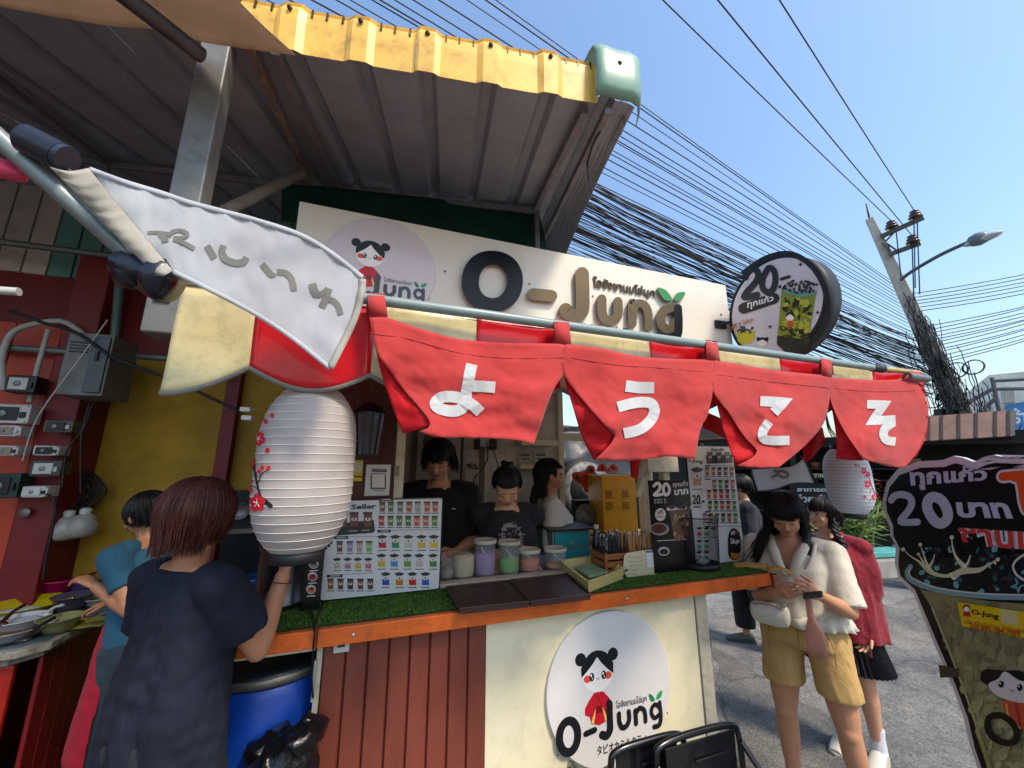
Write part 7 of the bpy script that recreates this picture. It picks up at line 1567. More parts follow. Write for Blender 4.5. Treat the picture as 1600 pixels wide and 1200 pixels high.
            vcol.append(c)
        k0 = len(out.v)
        for v_ in co: out.v.append(V(v_))
        fc = {}
        for f in fs:
            out.f.append([i+k0 for i in f]); c = (vcol[f[0]]+vcol[f[2]])/2; out.c.append(tuple(c)); out.s.append(True)
        if fingers:
            for i, (sh, el, wr) in enumerate(s.arms):
                spec = (hands or {}).get(i, {}); s.hand(out, wr, (wr-el).normalized(), -1 if i == 0 else 1, **spec)
        for i in range(len(out.c)):
            if out.c[i] is None: out.c[i] = tuple(s.skin)
        for i, v_ in enumerate(out.v): out.v[i] = s.W(v_)
        out.build('body', SKIN, s.t); return s
    def hand(s, out, wr, d, side, curl=.5, palm=None, thumb=None, spread=.06, L=1.0):
        d = V(d).normalized(); n = V(palm) if palm else V((-side*.8, .2, -.3)); n = (n-d*n.dot(d)).normalized(); u = d.cross(n)*(1 if side > 0 else -1)   # n: palm facing direction, u: towards thumb
        if thumb: 
            if u.dot(V(thumb)) < 0: u = -u
        b = mb(); b.loft([(wr-d*.01, u*.022, n*.016), (wr+d*.02, u*.030, n*.015), (wr+d*.055, u*.038, n*.013), (wr+d*.080, u*.037, n*.011), (wr+d*.088, u*.032, n*.008)], n=14)
        for k, (o, l_) in enumerate(((.028,.068),(.0095,.078),(-.0095,.072),(-.027,.056))):
            p = wr+d*(.080-.003*abs(k-1.2))+u*o; a = curl*(.55+.12*k); cd = d+u*spread*(1.5-k)*.5; cd.normalize(); pts = [p-d*.02]; seg = (.45,.30,.25)
            for j, sg_ in enumerate(seg):
                aa = a*(j+.6)*.9; dd = (cd*math.cos(aa)+n*math.sin(aa)).normalized(); pts.append(pts[-1]+dd*l_*sg_*(1 if j else 1.35))
            b.tube(pts, [.0088,.0085,.0078,.0062], 8); b.ell(pts[-1], .0064,.0064,.0064, n=8, m=6)
        p = wr+d*.022+u*.024; td = (u*.75+d*.65+n*.35*curl).normalized(); t2 = (u*.25+d*.9+n*.5*curl).normalized(); b.tube([p-u*.008, p+td*.034, p+td*.034+t2*.030, p+td*.034+t2*.05], [.0125,.0105,.009,.007], 8); b.ell(p+td*.034+t2*.05, .0072,.0072,.0072, n=8, m=6)
        co, fs = remesh(b, .0038, smooth=1); out.add([V(c) for c in co], fs, tuple(s.skin), True)
    def cloth(s, nm, prims, mat_, vox=.010, cut=None, fold=.006, fs_=9, fz=3, seed=0, smooth=3, solid=0, amp=None):
        b = mb(); prims(b); co, fs = remesh(b, vox, smooth=smooth); N = len(co)
        if cut: fs = [f for f in fs if not cut(V(co[f[0]]))]
        cc = np.array(co); ctr = cc.mean(0); out = []
        for p in co:
            a = math.atan2(p[1]-ctr[1], p[0]-ctr[0]); n_ = nzz((a*1.1, p[2]*fz*.5, 0), 2.2, seed)+.6*nzz((p[0]*fs_, p[1]*fs_, p[2]*fz), 1.6, seed+7)+.35*nzz(p, 26, seed); q = V(p); r = V((p[0]-ctr[0], p[1]-ctr[1], 0)); 
            if r.length > 1e-4: r.normalize()
            A = fold if amp is None else amp(q); out.append(s.W(q+r*n_*A))
        used = sorted({i for f in fs for i in f}); mp = {v: i for i, v in enumerate(used)}
        return mb().add([out[i] for i in used], [[mp[i] for i in f] for f in fs], None, True).build(nm, mat_, s.t, solid=solid)
    def tshirt(s, mat_, nm='shirt', z0=.86, loose=1.12, slv=.55, slr=1.45, neck=.066, cut=None, extra=None, flare=0, fold=.008, seed=0, smooth=2, vox=.0095, neckz=1.325, solid=0, trap=True):
        w = s.bw*loose
        def pr(b):
            tor = [(z0,.165+flare,.125+flare*.6,0),(.95,.158+flare*.8,.118+flare*.5,0),(1.04,.150+flare*.5,.115+flare*.3,.004),(1.13,.152+flare*.2,.122,.012),(1.21,.158,.118,.010),(1.27,.150,.094,0),(1.305,.118,.072,-.005),(neckz,neck,neck*.85,-.008)]
            b.loft([(s.sp((0,y,z)), V((a*w,0,0)), V((0,c*w,0))) for z, a, c, y in tor if z >= z0], n=28)
            for (sh, el, wr) in s.arms:
                e = sh.lerp(el, slv) if slv <= 1 else el.lerp(wr, slv-1); sh2 = sh+V((0,0,.004)); d_ = (e-sh2).normalized(); A = d_.orthogonal().normalized(); B = d_.cross(A)
                if slv <= 1: pts = [(sh2-d_*.03, .062 if trap else .03), (sh2+d_*.03, .067 if trap else .032), (sh2.lerp(e,.6), .058*slr*.82), (e, .05*slr)]; b.loft([(p, A*r, B*r) for p, r in pts], n=18)
                else: b.tube([sh2-d_*.02, sh2.lerp(el,.5), el, el.lerp(e,.5), e], [.055,.056*slr*.8,.050*slr*.85,.045*slr*.85,.040*slr*.85], 16)
                b.ell(sh2, .068,.070,.066) if trap else None
            for sx in ((-1, 1) if trap else ()): b.tube([s.sp((sx*.165*s.bw,-.01,1.288)), s.sp((sx*.10,-.012,1.312)), s.sp((sx*(neck-.006),-.014,neckz+.0))], [.064,.058,.042], 12)
            if extra: extra(b)
        return s.cloth(nm, pr, mat_, vox, cut, fold, seed=seed, smooth=smooth, solid=solid)
    def legwear(s, nm, mat_, legs, zt=.98, zb=.45, r0=.1, r1=.09, hip=1.08, fold=.006, seed=3, split=.80):
        def pr(b):
            w = s.bw*hip; b.loft([(V((0,0,z)), V((a*w,0,0)), V((0,c*w,0))) for z, a, c in ((zt,.138,.105),(.93,.155,.115),(.87,.178,.130),(split,.178,.125))], n=26)
            for (h, k, a) in legs:
                h, k, a = V(h), V(k), V(a)
                def at(z): return h.lerp(k, (h.z-z)/(h.z-k.z)) if z > k.z else k.lerp(a, (k.z-z)/(k.z-a.z))
                zs = [split+.05, split-.02, (split+zb)/2, zb]; b.loft([(at(z), V((r,0,0)), V((0,r*1.05,0))) for z, r in zip(zs, (r0, r0*1.02, (r0+r1)/2, r1))], n=20)
        return s.cloth(nm, pr, mat_, .0095, None, fold, seed=seed, smooth=2)
    def hair(s, mat_, length=1.35, back=None, bangs=1.515, bw=42, n=260, puff=.012, side=None, flow=0, jit=.012, wind=(0,0,0), rad=.0062, seed=1, capz=0, tuck=0, parting=False, thin=0):
        P = s.hp; Hm = s.Hm; b = mb(); b.ell(P((0,-.020,1.520)), .080+puff*.6,.094+puff*.6,.088+puff, Hm, 22, 14); b.ell(P((0,-.045,1.490)), .070+puff*.5,.062+puff*.5,.080, Hm, 18, 12); co, fs = remesh(b, .006, smooth=1)
        HmT = Hm.transposed(); V0 = V((0,-.005,1.37))
        keep = []
        for f in fs:
            q = HmT @ (V(co[f[0]])-s.nk)+V0
            if not (q.y > .035 and q.z < 1.545): keep.append(f)
        mb().add([s.W(V(p)+V((0,0,.001))) for p in co], keep, None, True).build('hair_cap', mat_, s.t)
        rs = random.Random(seed); b = mb(); cx, cy, cz = 0, -.020, 1.512; ax, ay, az_ = .082+puff, .097+puff, .092+puff
        back = back if back is not None else length
        n = int(n*1.7); rad *= .68
        for i in range(n):
            fly = i % 23 == 0
            ph = rs.uniform(-180, 180); front = abs(ph) < bw
            if front and rs.random() < thin: continue
            if front: zt_ = bangs+rs.uniform(-.006,.008)+ (.0 if not parting else -.02*abs(ph)/bw)
            elif abs(ph) < 100: zt_ = (side if side is not None else length)+rs.uniform(-1,1)*jit*2
            else: zt_ = back+rs.uniform(-1,1)*jit*2
            a = R_(ph); dx, dy = math.sin(a), math.cos(a); pts = []; wv = rs.uniform(-1,1); st0 = rs.uniform(.02, .45); off = rs.uniform(-.004,.005)+(.006 if fly else 0)
            m = 7
            for j in range(m):
                th = st0+(math.pi/2*1.02-st0)*j/(m-1); pts.append(V((cx+dx*(ax+off)*math.sin(th), cy+dy*(ay+off)*math.sin(th)-.004, cz+(az_+off)*math.cos(th))))
            if front:
                pts = [p for p in pts if p.z > zt_]+[V((pts[-1].x*.98, pts[-1].y+.001, zt_))] if pts[-1].z < zt_ or True else pts
                pts = [P(p) for p in pts]
            else:
                e = pts[-1]; pts = [P(p) for p in pts]; base = pts[-1]; el_ = P(V((e.x, e.y, e.z)))
                tot = (e.z-zt_); nseg = max(3, int(tot/.035)); wx = rs.uniform(-1,1)*jit; wy = rs.uniform(-1,1)*jit
                for j in range(1, nseg+1):
                    t = j/nseg; hd_ = P(V((e.x*(1-tuck*t)+wx*t, e.y*(1-tuck*t*.5)+wy*t, e.z-tot*t))); hang = base+V((wx*t-dx*tuck*.05*t+flow*dx*t, wy*t+flow*dy*t, -tot*t)); mixf = min(1, max(0, (t*tot-.10)/.08)); pts.append(hd_.lerp(hang, mixf)+V(wind)*(t*t)*tot*3)
            if len(pts) < 2: continue
            N = len(pts); rr = [rad*(.55+.45*math.sin(math.pi*min(1,(k_+1)/N*1.1)) if k_ < N-1 else .15) for k_ in range(N)]; b.tube([s.W(p) for p in pts], [r*s.k*(.25 if fly else 1) for r in rr], 3, caps=False)
        b.build('hair_strands', mat_, s.t)
    def shoes(s, legs, mat_, sole, sock=None):
        for (h, k, a) in legs:
            a = V(a); b = mb(); b.loft([(a+V((0,-.065,-.045)), V((.030,0,0)), V((0,0,.030))), (a+V((0,-.03,-.035)), V((.040,0,0)), V((0,0,.048))), (a+V((0,.05,-.045)), V((.042,0,0)), V((0,0,.040))), (a+V((0,.12,-.058)), V((.048,0,0)), V((0,0,.028))), (a+V((0,.175,-.065)), V((.032,0,0)), V((0,0,.016)))], n=20)
            o = mb().add([s.W(p) for p in b.v], b.f, None, True).build('shoe', mat_, s.t, sub=1)
            P = [(-.03,-.075),(.03,-.075),(.045,0),(.052,.1),(.04,.17),(0,.19),(-.04,.17),(-.052,.1),(-.045,0)]; mb().prism([s.W(a+V((x, y, -.085))) for x, y in P], (0,0,.018)).build('shoe_sole', sole, o, bev=.003)
            if sock: b = mb(); b.tube([a+V((0,0,-.03)), a+V((0,-.005,.05)), a+V((0,-.008,.10))], [.044,.040,.045], 16); mb().add([s.W(p) for p in b.v], b.f, None, True).build('sock', sock, s.t)
    def grip(s, i, fwd=.07, n=0): sh, el, wr = s.arms[i]; return wr+(wr-el).normalized()*fwd
def cloth(nm, c, **k): return M('cloth_'+nm, c, **{**dict(rough=.85, var=.06, scale=8, bump=.25, bscale=450, sheen=.05, wr=.28), **k})
LEG = [((-.085,0,.86),(-.09,.01,.45),(-.095,-.01,.085)), ((.085,0,.86),(.09,.01,.45),(.095,-.01,.085))]

# ---- woman in the navy blouse, seen from behind
n_root = onHD(298, 900, 1.74); n_root.z = .15
nv = Person('woman with reddish brown bob in a loose navy blouse reaching over the counter', n_root, 38, 1.585, skin='#b07a5c', headyaw=8, pitch=4, build=.97)
rw = nv.Lc(onHD(444, 892, 1.70)); re = nv.Lc(onHD(386, 995, 1.66)); nv.body([((-.26,.06,1.03),(-.22,.30,.98)), (tuple(re), tuple(rw))], LEG, hands={1: dict(curl=.35, palm=(0,.2,-1), thumb=(-1,0,0)), 0: dict(curl=.6)}, vox=.008)
NAVY = cloth('navy', '#0c1124', scale=5, var=.12, sheen=0)
nv.tshirt(NAVY, 'blouse', z0=.42, loose=1.06, slv=.62, slr=1.6, neck=.085, flare=.035, fold=.020, neckz=1.335, vox=.009)
nv.legwear('trousers', cloth('dark_grey', '#1b1f26'), LEG, .98, .12, .1, .08); nv.shoes(LEG, M('sandal_black', '#1a1a1c'), M('sole_black', '#0d0d0e'))
nv.hair(hairmat('#55281f'), length=1.435, back=1.405, side=1.435, bangs=1.53, bw=45, n=1500, puff=.018, jit=.018, tuck=.42, rad=.0042, seed=3)
sh, el, wr = nv.arms[1]; pw = [nv.W(el.lerp(wr, .86)+ (wr-el).normalized().orthogonal()*.028*math.cos(a)+(wr-el).normalized().cross((wr-el).normalized().orthogonal())*.028*math.sin(a)) for a in [2*math.pi*i/20 for i in range(20)]]
mb().tube(pw, .0018, 4, closed=True).build('bracelet', M('bracelet', '#2a2018', rough=.5), nv.t)

# ---- cook in blue
c_root = onHD(247, 900, 2.78); c_root.z = .15
ck = Person('cook in blue t-shirt and red apron leaning over the cooking counter', c_root, -62, 1.52, skin='#a87654', lean=14, pitch=22, build=1.02)
lw, le = ck.Lc(onHD(148, 915, 2.78)), ck.Lc(onHD(182, 915, 2.70)); ck.body([(tuple(le+V((0,0,.02))), tuple(lw)), ((.24,.2,1.0),(.12,.40,.98))], LEG, hands={0: dict(curl=.7, palm=(0,.1,-1)), 1: dict(curl=.7, palm=(0,0,-1))}, female=True)
ck.tshirt(cloth('blue', '#1d5068'), z0=.86, loose=1.14, slv=.6, slr=1.12, seed=4, fold=.004); ck.legwear('trousers', cloth('slate', '#24353f'), LEG, .98, .12, .11, .095)
def apr(b): b.loft([(V((0,.03,z)), V((a,0,0)), V((0,c,0))) for z, a, c in ((.40,.22,.15),(.60,.215,.150),(.80,.20,.145),(.98,.165,.125))], n=26)
ck.cloth('apron', apr, cloth('apron_red', '#a3102a', trl=.1), cut=lambda p: p.y < -.02 or p.z > .965 or p.z < .42, fold=.012, seed=5, solid=.003)
ck.hair(hairmat('#0c0a0b'), length=1.44, back=1.41, bangs=1.53, n=260, puff=.008, tuck=.3, seed=5); ck.shoes(LEG, M('sandal_black'), M('sole_black'))
a_ = [ck.W(ck.sp((sx*.05, -.13, z))) for sx, z in ((1, 1.32),(1.6,1.15),(.6,.98))]; mb().tube(cat(a_), .018, 6).build('apron_strap', cloth('strap_black', '#111114'), ck.t)

# ---- three workers behind the window
def worker(lab, px, py, hd, face, H, skin, mcol, pitch, yaw, lean, arms, hairkw, nm, female, seed, tk={}, zf=.2):
    r = onHD(px, py, hd); r.z = zf; p = Person(lab, r, face, H, skin=skin, pitch=pitch, headyaw=yaw, lean=lean, build=1.05); p.closed = True
    ar = [(tuple(p.Lc(onHD(*e[0]))), tuple(p.Lc(onHD(*e[1])))) if len(e[0]) == 3 and e[0][0] > 100 else e for e in arms]
    p.body(ar, LEG, female=female, vox=.0095, hands={0: dict(curl=.8, palm=(.6,0,-.6)), 1: dict(curl=.8, palm=(-.6,0,-.6))}); p.tshirt(cloth(nm, mcol), seed=seed, **{**dict(z0=.84, loose=1.08, slv=.8, slr=1.5, flare=.02, fold=.012), **tk}); p.legwear('trousers', cloth('black', '#101013'), LEG, .98, .12, .11, .09); p.hair(hairmat('#0b0a0d'), **hairkw); return p
w1 = worker('young worker with messy black fringe in a black t-shirt behind the menu board', 686, 820, 2.72, 196, 1.77, '#cf9c80', '#141418', 26, -6, 5, [((734,822,2.66),(712,862,2.48)), ((662,850,2.7),(690,872,2.5))], dict(length=1.45, back=1.42, side=1.46, bangs=1.515, bw=66, n=460, puff=.012, jit=.02, seed=8, thin=.5), 'worker_black', False, 11, dict(slv=.85, slr=1.5))
sf_ = surffn([c for c in w1.t.children if c.name.startswith('shirt')][0]); mb().add([sf_(x, y, .004) for x, y in ((706,794),(712,794),(712,796),(706,796))], [(0,1,2,3)]).build('chest_label', WP, w1.t)
w2 = worker('worker with hair bun and printed dark t-shirt looking down in the middle of the window', 793, 840, 2.66, 202, 1.62, '#dca888', '#26262b', 38, 6, 14, [((746,852,2.62),(776,880,2.44)), ((850,852,2.62),(824,878,2.44))], dict(length=1.47, back=1.45, side=1.50, bangs=1.552, bw=62, n=460, puff=.006, jit=.004, tuck=.6, seed=9), 'worker_charcoal', True, 12, dict(loose=1.10, slv=.9, slr=1.6))
b = mb(); bc_ = w2.hp((0,-.095,1.575)); b.ell(bc_, .034,.034,.032); b.ell(bc_+V((.02,-.01,.02)), .022,.022,.02); b.ell(bc_+V((-.02,-.01,.012)), .022,.02,.02); co, fs = remesh(b, .005, smooth=1)
mb().add([w2.W(V(p)*1.0+V((nzz(p,60),nzz(p,60,3),nzz(p,60,6)))*.008) for p in co], fs, None, True).build('hair_bun', hairmat('#0b0a0d'), w2.t)
tie = w2.hp((0,-.075,1.555)); mb().tube([w2.W(tie+Matrix.Rotation(a,3,'Z') @ V((.026,0,.0))) for a in [2*math.pi*i/16 for i in range(16)]], .004, 6, closed=True).build('hair_tie', M('tie_blue', '#9fb4c8'), w2.t)
fw = surffn([c for c in w2.t.children if c.name.startswith('shirt')][0]); d = Dec(lambda x, y, h: fw(x, y, h+.004), .0006); rs = random.Random(6)
d.el(799, 838, 16, 19, '#8f8d88', 1, 26)
for k in range(40): a = rs.uniform(0, 6.28); d.st([(799+10*math.cos(a), 836+13*math.sin(a)), (799+rs.uniform(17,22)*math.cos(a), 838+rs.uniform(19,23)*math.sin(a))], 1.6, '#8f8d88', 1.2, k=1)
for k in range(26): d.el(802+rs.gauss(0,5), 838+rs.gauss(0,8), rs.uniform(1.2,3.2), rs.uniform(1,3), rs.choice(['#1a1a1d','#3a3a3d','#6a6a68']), 3+k*.04, 8)
d.build('shirt_print', INKM, w2.t)
w3 = worker('worker in a white t-shirt seen in profile right of the bun haired woman', 862, 830, 2.92, 108, 1.64, '#b07e60', '#d2cbc2', 2, 0, 0, [((.28,.10,1.0),(.20,.32,1.02)), ((880,845,2.76),(908,836,2.86))], dict(length=1.43, back=1.34, side=1.50, bangs=1.548, bw=60, n=420, puff=.006, tuck=.4, jit=.008, seed=10), 'worker_white', True, 13, dict(loose=1.10, slv=.85, slr=1.6))
bk_ = [w3.W(w3.sp(p)) for p in ((0,-.105,1.42),(0,-.125,1.33),(.01,-.13,1.24),(.015,-.125,1.16))]; mb().tube(cat(bk_), [.03]*6+[.028]*6+[.02]*6+[.01], 10).build('ponytail', hairmat('#0b0a0d'), w3.t) if False else mb().tube(bk_, [.026,.03,.024,.008], 10).build('ponytail', hairmat('#0b0a0d'), w3.t)
pb2 = surffn([c for c in w3.t.children if c.name.startswith('shirt')][0]); d = Dec(lambda x, y, h: pb2(x, y, h+.006), .0006); d.tx('JT', [(833,770),(842,766),(843,778),(834,784)], '#1b2130', 1, .03); d.build('shirt_print', INKM, w3.t)
# person beyond, with raised hands, partly seen right of the white shirted worker
r = onHD(938, 820, 4.3); r.z = 0.0; w4 = Person('passer-by in navy holding up a phone beyond the kiosk, mostly hidden', r, 285, 1.55, skin='#a06a50'); w4.body([((-.2,.1,1.02),(-.1,.3,1.2)), ((.2,.12,1.02),(.1,.3,1.2))], LEG, vox=.012, hands={0: dict(curl=.9), 1: dict(curl=.9)}); w4.tshirt(cloth('navy2', '#12182a'), slv=.6, vox=.012); w4.legwear('trousers', cloth('black', '#101013'), LEG, .98, .12); w4.hair(hairmat('#0b0a0d'), n=160)
mb().box(w4.W((-.03,.36,1.24)), w4.W((.04,.37,1.36))).build('phone', M('bin_black'), w4.t)

# ---- man with mask walking past
m_root = onHD(1176, 900, 5.0); m_root.z = .008
ml = [((-.085,0,.86),(-.09,-.03,.46),(-.09,-.22,.12)), ((.085,0,.86),(.09,.10,.46),(.09,.10,.085))]
mn = Person('man in dark jacket and face mask walking behind the tall menu board', m_root, 312, 1.68, skin='#b48468', pitch=14, headyaw=-8); mn.body([((-.2,.05,1.02),(-.18,.24,1.0)), ((.2,.02,1.02),(.18,.22,.95))], ml, female=False, vox=.011)
mn.tshirt(cloth('pale_blue', '#7f9ec0'), 'inner_shirt', z0=.84, loose=1.02, slv=.10, slr=.9, fold=.003, trap=False, vox=.012); mn.tshirt(cloth('jacket_black', '#191b24'), 'jacket', z0=.80, loose=1.24, slv=1.75, slr=1.4, vox=.011, flare=.02, cut=lambda p: p.y > .03 and abs(p.x) < .055 and p.z > .85, solid=.004); mn.legwear('trousers', cloth('black', '#101013'), ml, .98, .14, .105, .085); mn.shoes(ml, M('clog_grey', '#4b524c', rough=.6), M('clog_sole', '#3a403c'))
mn.hair(hairmat('#0b0a0d'), length=1.47, back=1.43, bangs=1.525, n=360, puff=.014, tuck=.3, seed=14, jit=.012)
b = mb(); b.ell(mn.hp((0,.052,1.452)), .060,.050,.048, mn.Hm, 20, 12); co, fs = remesh(b, .006, smooth=1); HT = mn.Hm.transposed()
mb().add([mn.W(V(p)) for p in co], [f for f in fs if (HT @ (V(co[f[0]])-mn.nk)+V((0,-.005,1.37))).y > .03], None, True).build('face_mask', cloth('mask_green', '#5fb0a4'), mn.t)
mb().tube([mn.W(mn.hp(p)) for p in ((.055,.045,1.465),(.078,-.005,1.475))], .0015, 4).build('mask_loop', WP, mn.t)
mb().tube(cat([mn.W(mn.sp(p)) for p in ((-.05,.10,1.30),(-.02,.145,1.15),(0,.15,1.0))]), .003, 5).build('lanyard', M('lanyard', '#2a4a7a'), mn.t)

# ---- girl in the red jacket
g_root = onHD(1318, 1000, 3.62); g_root.z = .008
gl = [((-.08,0,.86),(-.085,.01,.45),(-.09,-.01,.085)), ((.08,0,.86),(.085,.0,.45),(.10,-.03,.085))]
gr = Person('girl in dark red jacket and black pleated skirt holding a phone beside her friend', g_root, 252, 1.56, skin='#c08e72', headyaw=-34, pitch=-2, build=1.04)
pw_, pe = gr.Lc(onHD(1352, 1012, 3.50)), gr.Lc(onHD(1366, 945, 3.62)); gr.body([(tuple(pe), tuple(pw_)), ((.19,.10,1.03),(.10,.30,1.05))], gl, hands={0: dict(curl=.75, palm=(.3,.9,0)), 1: dict(curl=.6)})
gr.tshirt(cloth('school_white', '#c3c6d2'), 'school_shirt', z0=.9, loose=.96, slv=.10, slr=.9, neck=.062, fold=.002, trap=False)
gr.tshirt(cloth('jacket_red', '#7a0a20', sheen=.1), 'jacket', z0=.72, loose=1.26, slv=1.86, slr=1.6, neck=.088, flare=.025, fold=.016, seed=22, cut=lambda p: p.y > .02 and abs(p.x-.01) < .045+.02*(p.z-.9) and p.z > .74, solid=.004, neckz=1.34) if False else gr.tshirt(cloth('jacket_red', '#7a0a20', sheen=.1), 'jacket', z0=.72, loose=1.26, slv=1.86, slr=1.6, neck=.088, flare=.025, fold=.016, seed=22, cut=lambda p: p.y > .02 and abs(p.x-.01) < .045+.02*(p.z-.9), neckz=1.34, extra=lambda b: b.tube([(-.085,-.02,1.33),(-.06,-.085,1.35),(0,-.11,1.355),(.06,-.085,1.35),(.085,-.02,1.33)], .026, 8))
b = mb(); n = 46; rgs = []
for j, (z, r) in enumerate(((.86,.150),(.80,.175),(.66,.205),(.53,.235))):
    rg2 = []
    for i in range(n*2): a = 2*math.pi*i/(n*2); k = 1+(.045 if i % 2 else -.045)*(j > 0)*(.6+.2*j); rg2.append(gr.W(V((r*k*math.cos(a), r*.78*k*math.sin(a), z))))
    rgs.append(rg2)
N2 = n*2; b.add([p for r in rgs for p in r], [(i*N2+j, i*N2+(j+1) % N2, (i+1)*N2+(j+1) % N2, (i+1)*N2+j) for i in range(3) for j in range(N2)]); b.build('pleated_skirt', cloth('skirt_black', '#0d0e14'), gr.t, solid=.003)
gr.shoes(gl, M('sneaker_white', '#b9b6ad', rough=.6), M('sole_cream', '#a9a596'), cloth('sock_white', '#c9cacf'))
gr.hair(hairmat('#0e0b0e'), length=1.43, back=1.42, side=1.40, bangs=1.512, bw=62, n=480, puff=.010, tuck=.35, jit=.006, seed=17, thin=.45)
pl = [gr.hp((-.075,-.02,1.45)), gr.hp((-.095,.015,1.38)), gr.sp((-.11,.06,1.28)), gr.sp((-.115,.10,1.16)), gr.sp((-.11,.13,1.04))]; P = cat(pl, 6); b = mb()
for st3 in range(3): b.tube([gr.W(p+V((.012*math.cos(i*1.1+st3*2.09), .012*math.sin(i*1.1+st3*2.09), 0))) for i, p in enumerate(P)], .014*gr.k, 7)
b.build('braid', hairmat('#0e0b0e'), gr.t)
mb().tube(cat([gr.W(gr.sp(p)) for p in ((.0,.10,1.31),(.005,.135,1.2),(.01,.14,1.05))]), .010, 6).build('necktie', cloth('tie_dark', '#15161f'), gr.t)
gp = gr.W(gr.grip(0, .075)); ph_ = mb().obox(gp, gr.R @ V((.0,.016,.0)), gr.R @ V((.036,0,0)), V((0,.0,.07))); props(ph_.build('phone', M('phone_brown', '#5a3428', rough=.3), bev=.006), 'brown cased phone in the hand of the girl in the red jacket', 'phone')

# ---- woman in white blouse and tan shorts
f_root = onHD(1256, 1000, 2.92); f_root.z = .008
fl_ = [((-.10,0,.86),(-.14,.03,.45),(-.165,.0,.085)), ((.10,0,.86),(.125,.02,.45),(.13,.0,.085))]
fr_ = Person('young woman in cream blouse and tan shorts looking down at the counter', f_root, 243, 1.63, skin='#b98565', headyaw=6, pitch=26, build=1.10); fr_.closed = True
ew1, el1 = fr_.Lc(onHD(1216, 926, 2.66)), fr_.Lc(onHD(1186, 946, 2.86)); ew2, el2 = fr_.Lc(onHD(1280, 930, 2.62)), fr_.Lc(onHD(1322, 948, 2.80))
fr_.body([(tuple(el2), tuple(ew2)), (tuple(el1), tuple(ew1))], fl_, hands={0: dict(curl=.75, palm=(.2,-.8,-.4), thumb=(0,0,1)), 1: dict(curl=.55, palm=(-.3,-.6,.2), thumb=(0,0,1))}, vox=.008)
CB = cloth('cream_blouse', '#cfc8b8', var=.04, trl=.08, wr=.1)
def vcut(p): return p.y > .02 and p.z > 1.185 and abs(p.x) < (p.z-1.185)*.34+.003
fr_.tshirt(CB, 'blouse', z0=.955, loose=1.10, slv=.93, slr=1.5, neck=.076, flare=.020, fold=.011, seed=31, smooth=5, cut=vcut, neckz=1.335, vox=.0075)
# collar, placket, frill, buttons
for sx in (-1, 1):
    pts = [(sx*.001,.160,1.18),(sx*.018,.152,1.24),(sx*.040,.112,1.30),(sx*.066,.04,1.338),(sx*.062,-.05,1.352),(0,-.080,1.358)]; pts = [V(p)*1.0 for p in cat(pts, 4)]; vs = []; N = len(pts)
    for i, p in enumerate(pts): t = i/(N-1); w_ = .010+.045*math.sin(math.pi*min(1,t*1.25))*(1-t*.35); o = V((sx*w_*.9, .006+.004*(1-t), -w_*.45)); vs += [fr_.W(fr_.sp(p+V((0,.012,.004)))), fr_.W(fr_.sp(p+o*.6+V((0,.018,.006)))), fr_.W(fr_.sp(p+o+V((0,.014,0))))]
    mb().add(vs, [(3*i+j, 3*i+3+j, 3*i+4+j, 3*i+1+j) for i in range(N-1) for j in (0,1)], None, True).build('collar', CB, fr_.t, solid=.003)
b = mb(); n = 120; rgs = []
for j, (z, r) in enumerate(((.985,.212),(.955,.222),(.925,.236))):
    rgs.append([fr_.W(V(((r+.005*j*math.sin(i*1.05+j*.2))*math.cos(2*math.pi*i/n), (r*.76+.005*j*math.sin(i*1.05))*math.sin(2*math.pi*i/n), z+.006*math.sin(i*.3)))) for i in range(n)])
b.add([p for r in rgs for p in r], [(i*n+j, i*n+(j+1) % n, (i+1)*n+(j+1) % n, (i+1)*n+j) for i in range(2) for j in range(n)], None, True); b.build('blouse_frill', CB, fr_.t, solid=.002)
TN = cloth('tan_shorts', '#b8935a', var=.07, scale=10)
fr_.legwear('shorts', TN, fl_, 1.0, .60, .098, .100, 1.06, fold=.007, seed=33, split=.82)
for sx in (-1, 1):
    b = mb(); b.tube([fr_.W(p) for p in cat([(sx*.115,.125,.93),(sx*.145,.125,.84),(sx*.14,.13,.76)])], .0016, 4); b.tube([fr_.W(p) for p in ((sx*.06,.142,.80),(sx*.145,.128,.80))], .0014, 4); b.build('pocket_seam', cloth('seam_tan', '#8a6a3c'), fr_.t)
mb().tube([fr_.W(p) for p in ((.0,.140,.985),(.0,.150,.90),(0,.148,.83))], .0018, 4).build('fly_seam', cloth('seam_tan', '#8a6a3c'), fr_.t)
mb().ell(fr_.W((0,.142,.972)), .008,.008,.008, n=10, m=6).build('button', M('button_brass', '#8a6a3a', metal=.5, rough=.4), fr_.t)
fr_.shoes(fl_, M('sneaker_white'), M('sole_cream')); HB = hairmat('#0a090d')
fr_.hair(HB, length=1.12, back=1.08, side=1.18, bangs=1.514, bw=58, n=1400, puff=.014, flow=.050, jit=.03, wind=(.10,-.05,0), rad=.0045, seed=19, thin=.62)
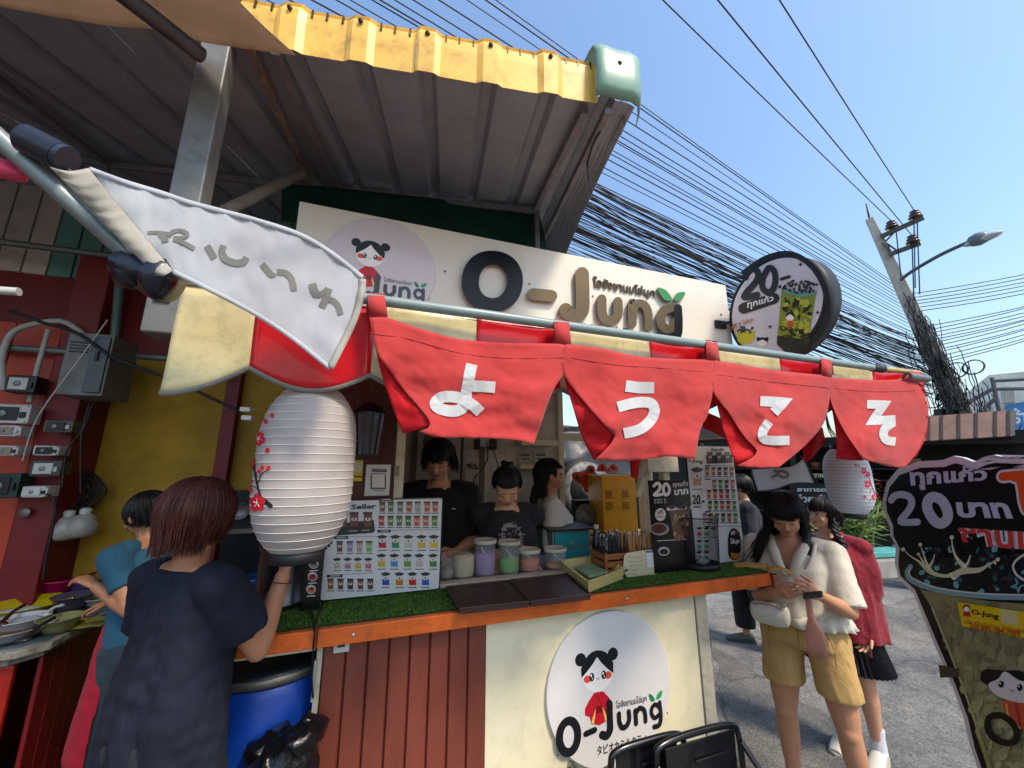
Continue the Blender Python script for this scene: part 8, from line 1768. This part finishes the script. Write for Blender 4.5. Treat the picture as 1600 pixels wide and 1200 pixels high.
# things she carries
gL = onHD(1270, 930, 2.56); props(mb().obox(gL, (cR+cU*.12).normalized()*.050, (cU-cR*.1).normalized()*.018, V((-.6,-.5,.2)).normalized()*.014).build('wallet', M('black_leather', '#0f0f12', rough=.25, coat=.4), bev=.008), 'small black wallet in the hand of the woman in the cream blouse', 'wallet')
pu = thing('peach_pouch', 'peach coloured cloth pouch dangling from the black wallet', 'pouch', gL-V((0,0,.3))); PC = cloth('peach', '#c98c78', trl=.15)
q0, q1, q2, q3 = onHD(1262, 935, 2.60), onHD(1268, 968, 2.58), onHD(1274, 990, 2.57), onHD(1278, 1026, 2.56); vs = []
for p, w_ in ((q0,.012),(q0.lerp(q1,.5),.014),(q1,.016),(q1.lerp(q2,.6),.030),(q2,.038),(q2.lerp(q3,.5),.040),(q3,.036)):
    for k in range(12): a = 2*math.pi*k/12; vs.append(p+fr_.R @ V((w_*math.cos(a)*(1+.1*math.sin(3*a)), .010*math.sin(a), 0)))
mb().add(vs, [(i*12+k, i*12+(k+1) % 12, (i+1)*12+(k+1) % 12, (i+1)*12+k) for i in range(6) for k in range(12)]+[tuple(range(72, 84))], None, True).build('pouch_body', PC, pu)
bg = thing('shoulder_bag', 'small white shoulder bag with crossbody strap on the woman in the cream blouse', 'bag', onHD(1203, 970, 2.72)); bcn = onHD(1203, 958, 2.72); WB_ = M('bag_white', '#c6bfae', rough=.4, var=.05, bump=.1, bscale=40)
b = mb(); b.loft([(bcn+fr_.R @ V((x,0,dz)), fr_.R @ V((0,y,0)), V((0,0,z))) for x, y, z, dz in ((-.092,.018,.03,.01),(-.08,.034,.05,.0),(-.04,.040,.058,-.004),(.04,.040,.058,-.004),(.08,.034,.05,0),(.092,.018,.03,.01))]); co, fs = remesh(b, .008, smooth=2); mb().add([V(p)+V((0,0,nzz(p,18)*.006)) for p in co], fs, None, True).build('bag_body', WB_, bg)
mb().tube(cat([bcn+fr_.R @ V(p) for p in ((-.075,.02,.03),(-.03,.038,.05),(.03,.038,.05),(.075,.02,.03))]), .003, 6).build('zip_line', M('zip', '#8a8474', rough=.5), bg)
sp2 = [onHD(1222, 950, 2.70), onHD(1240, 925, 2.64), fr_.W(fr_.sp((-.03,.165,1.14))), fr_.W(fr_.sp((-.10,.12,1.25))), fr_.W(fr_.sp((-.125,.02,1.345))), fr_.W(fr_.sp((-.10,-.10,1.26)))]; P = cat(sp2, 6); b = mb(); vs = []
for i, p in enumerate(P): t = (P[min(i+1,len(P)-1)]-P[max(0,i-1)]).normalized(); s_ = t.cross((CAM-p).normalized()).normalized()*.009; vs += [p+s_, p-s_]
mb().add(vs, [(2*i, 2*i+2, 2*i+3, 2*i+1) for i in range(len(P)-1)], None, True).build('bag_strap', WB_, bg, solid=.003)
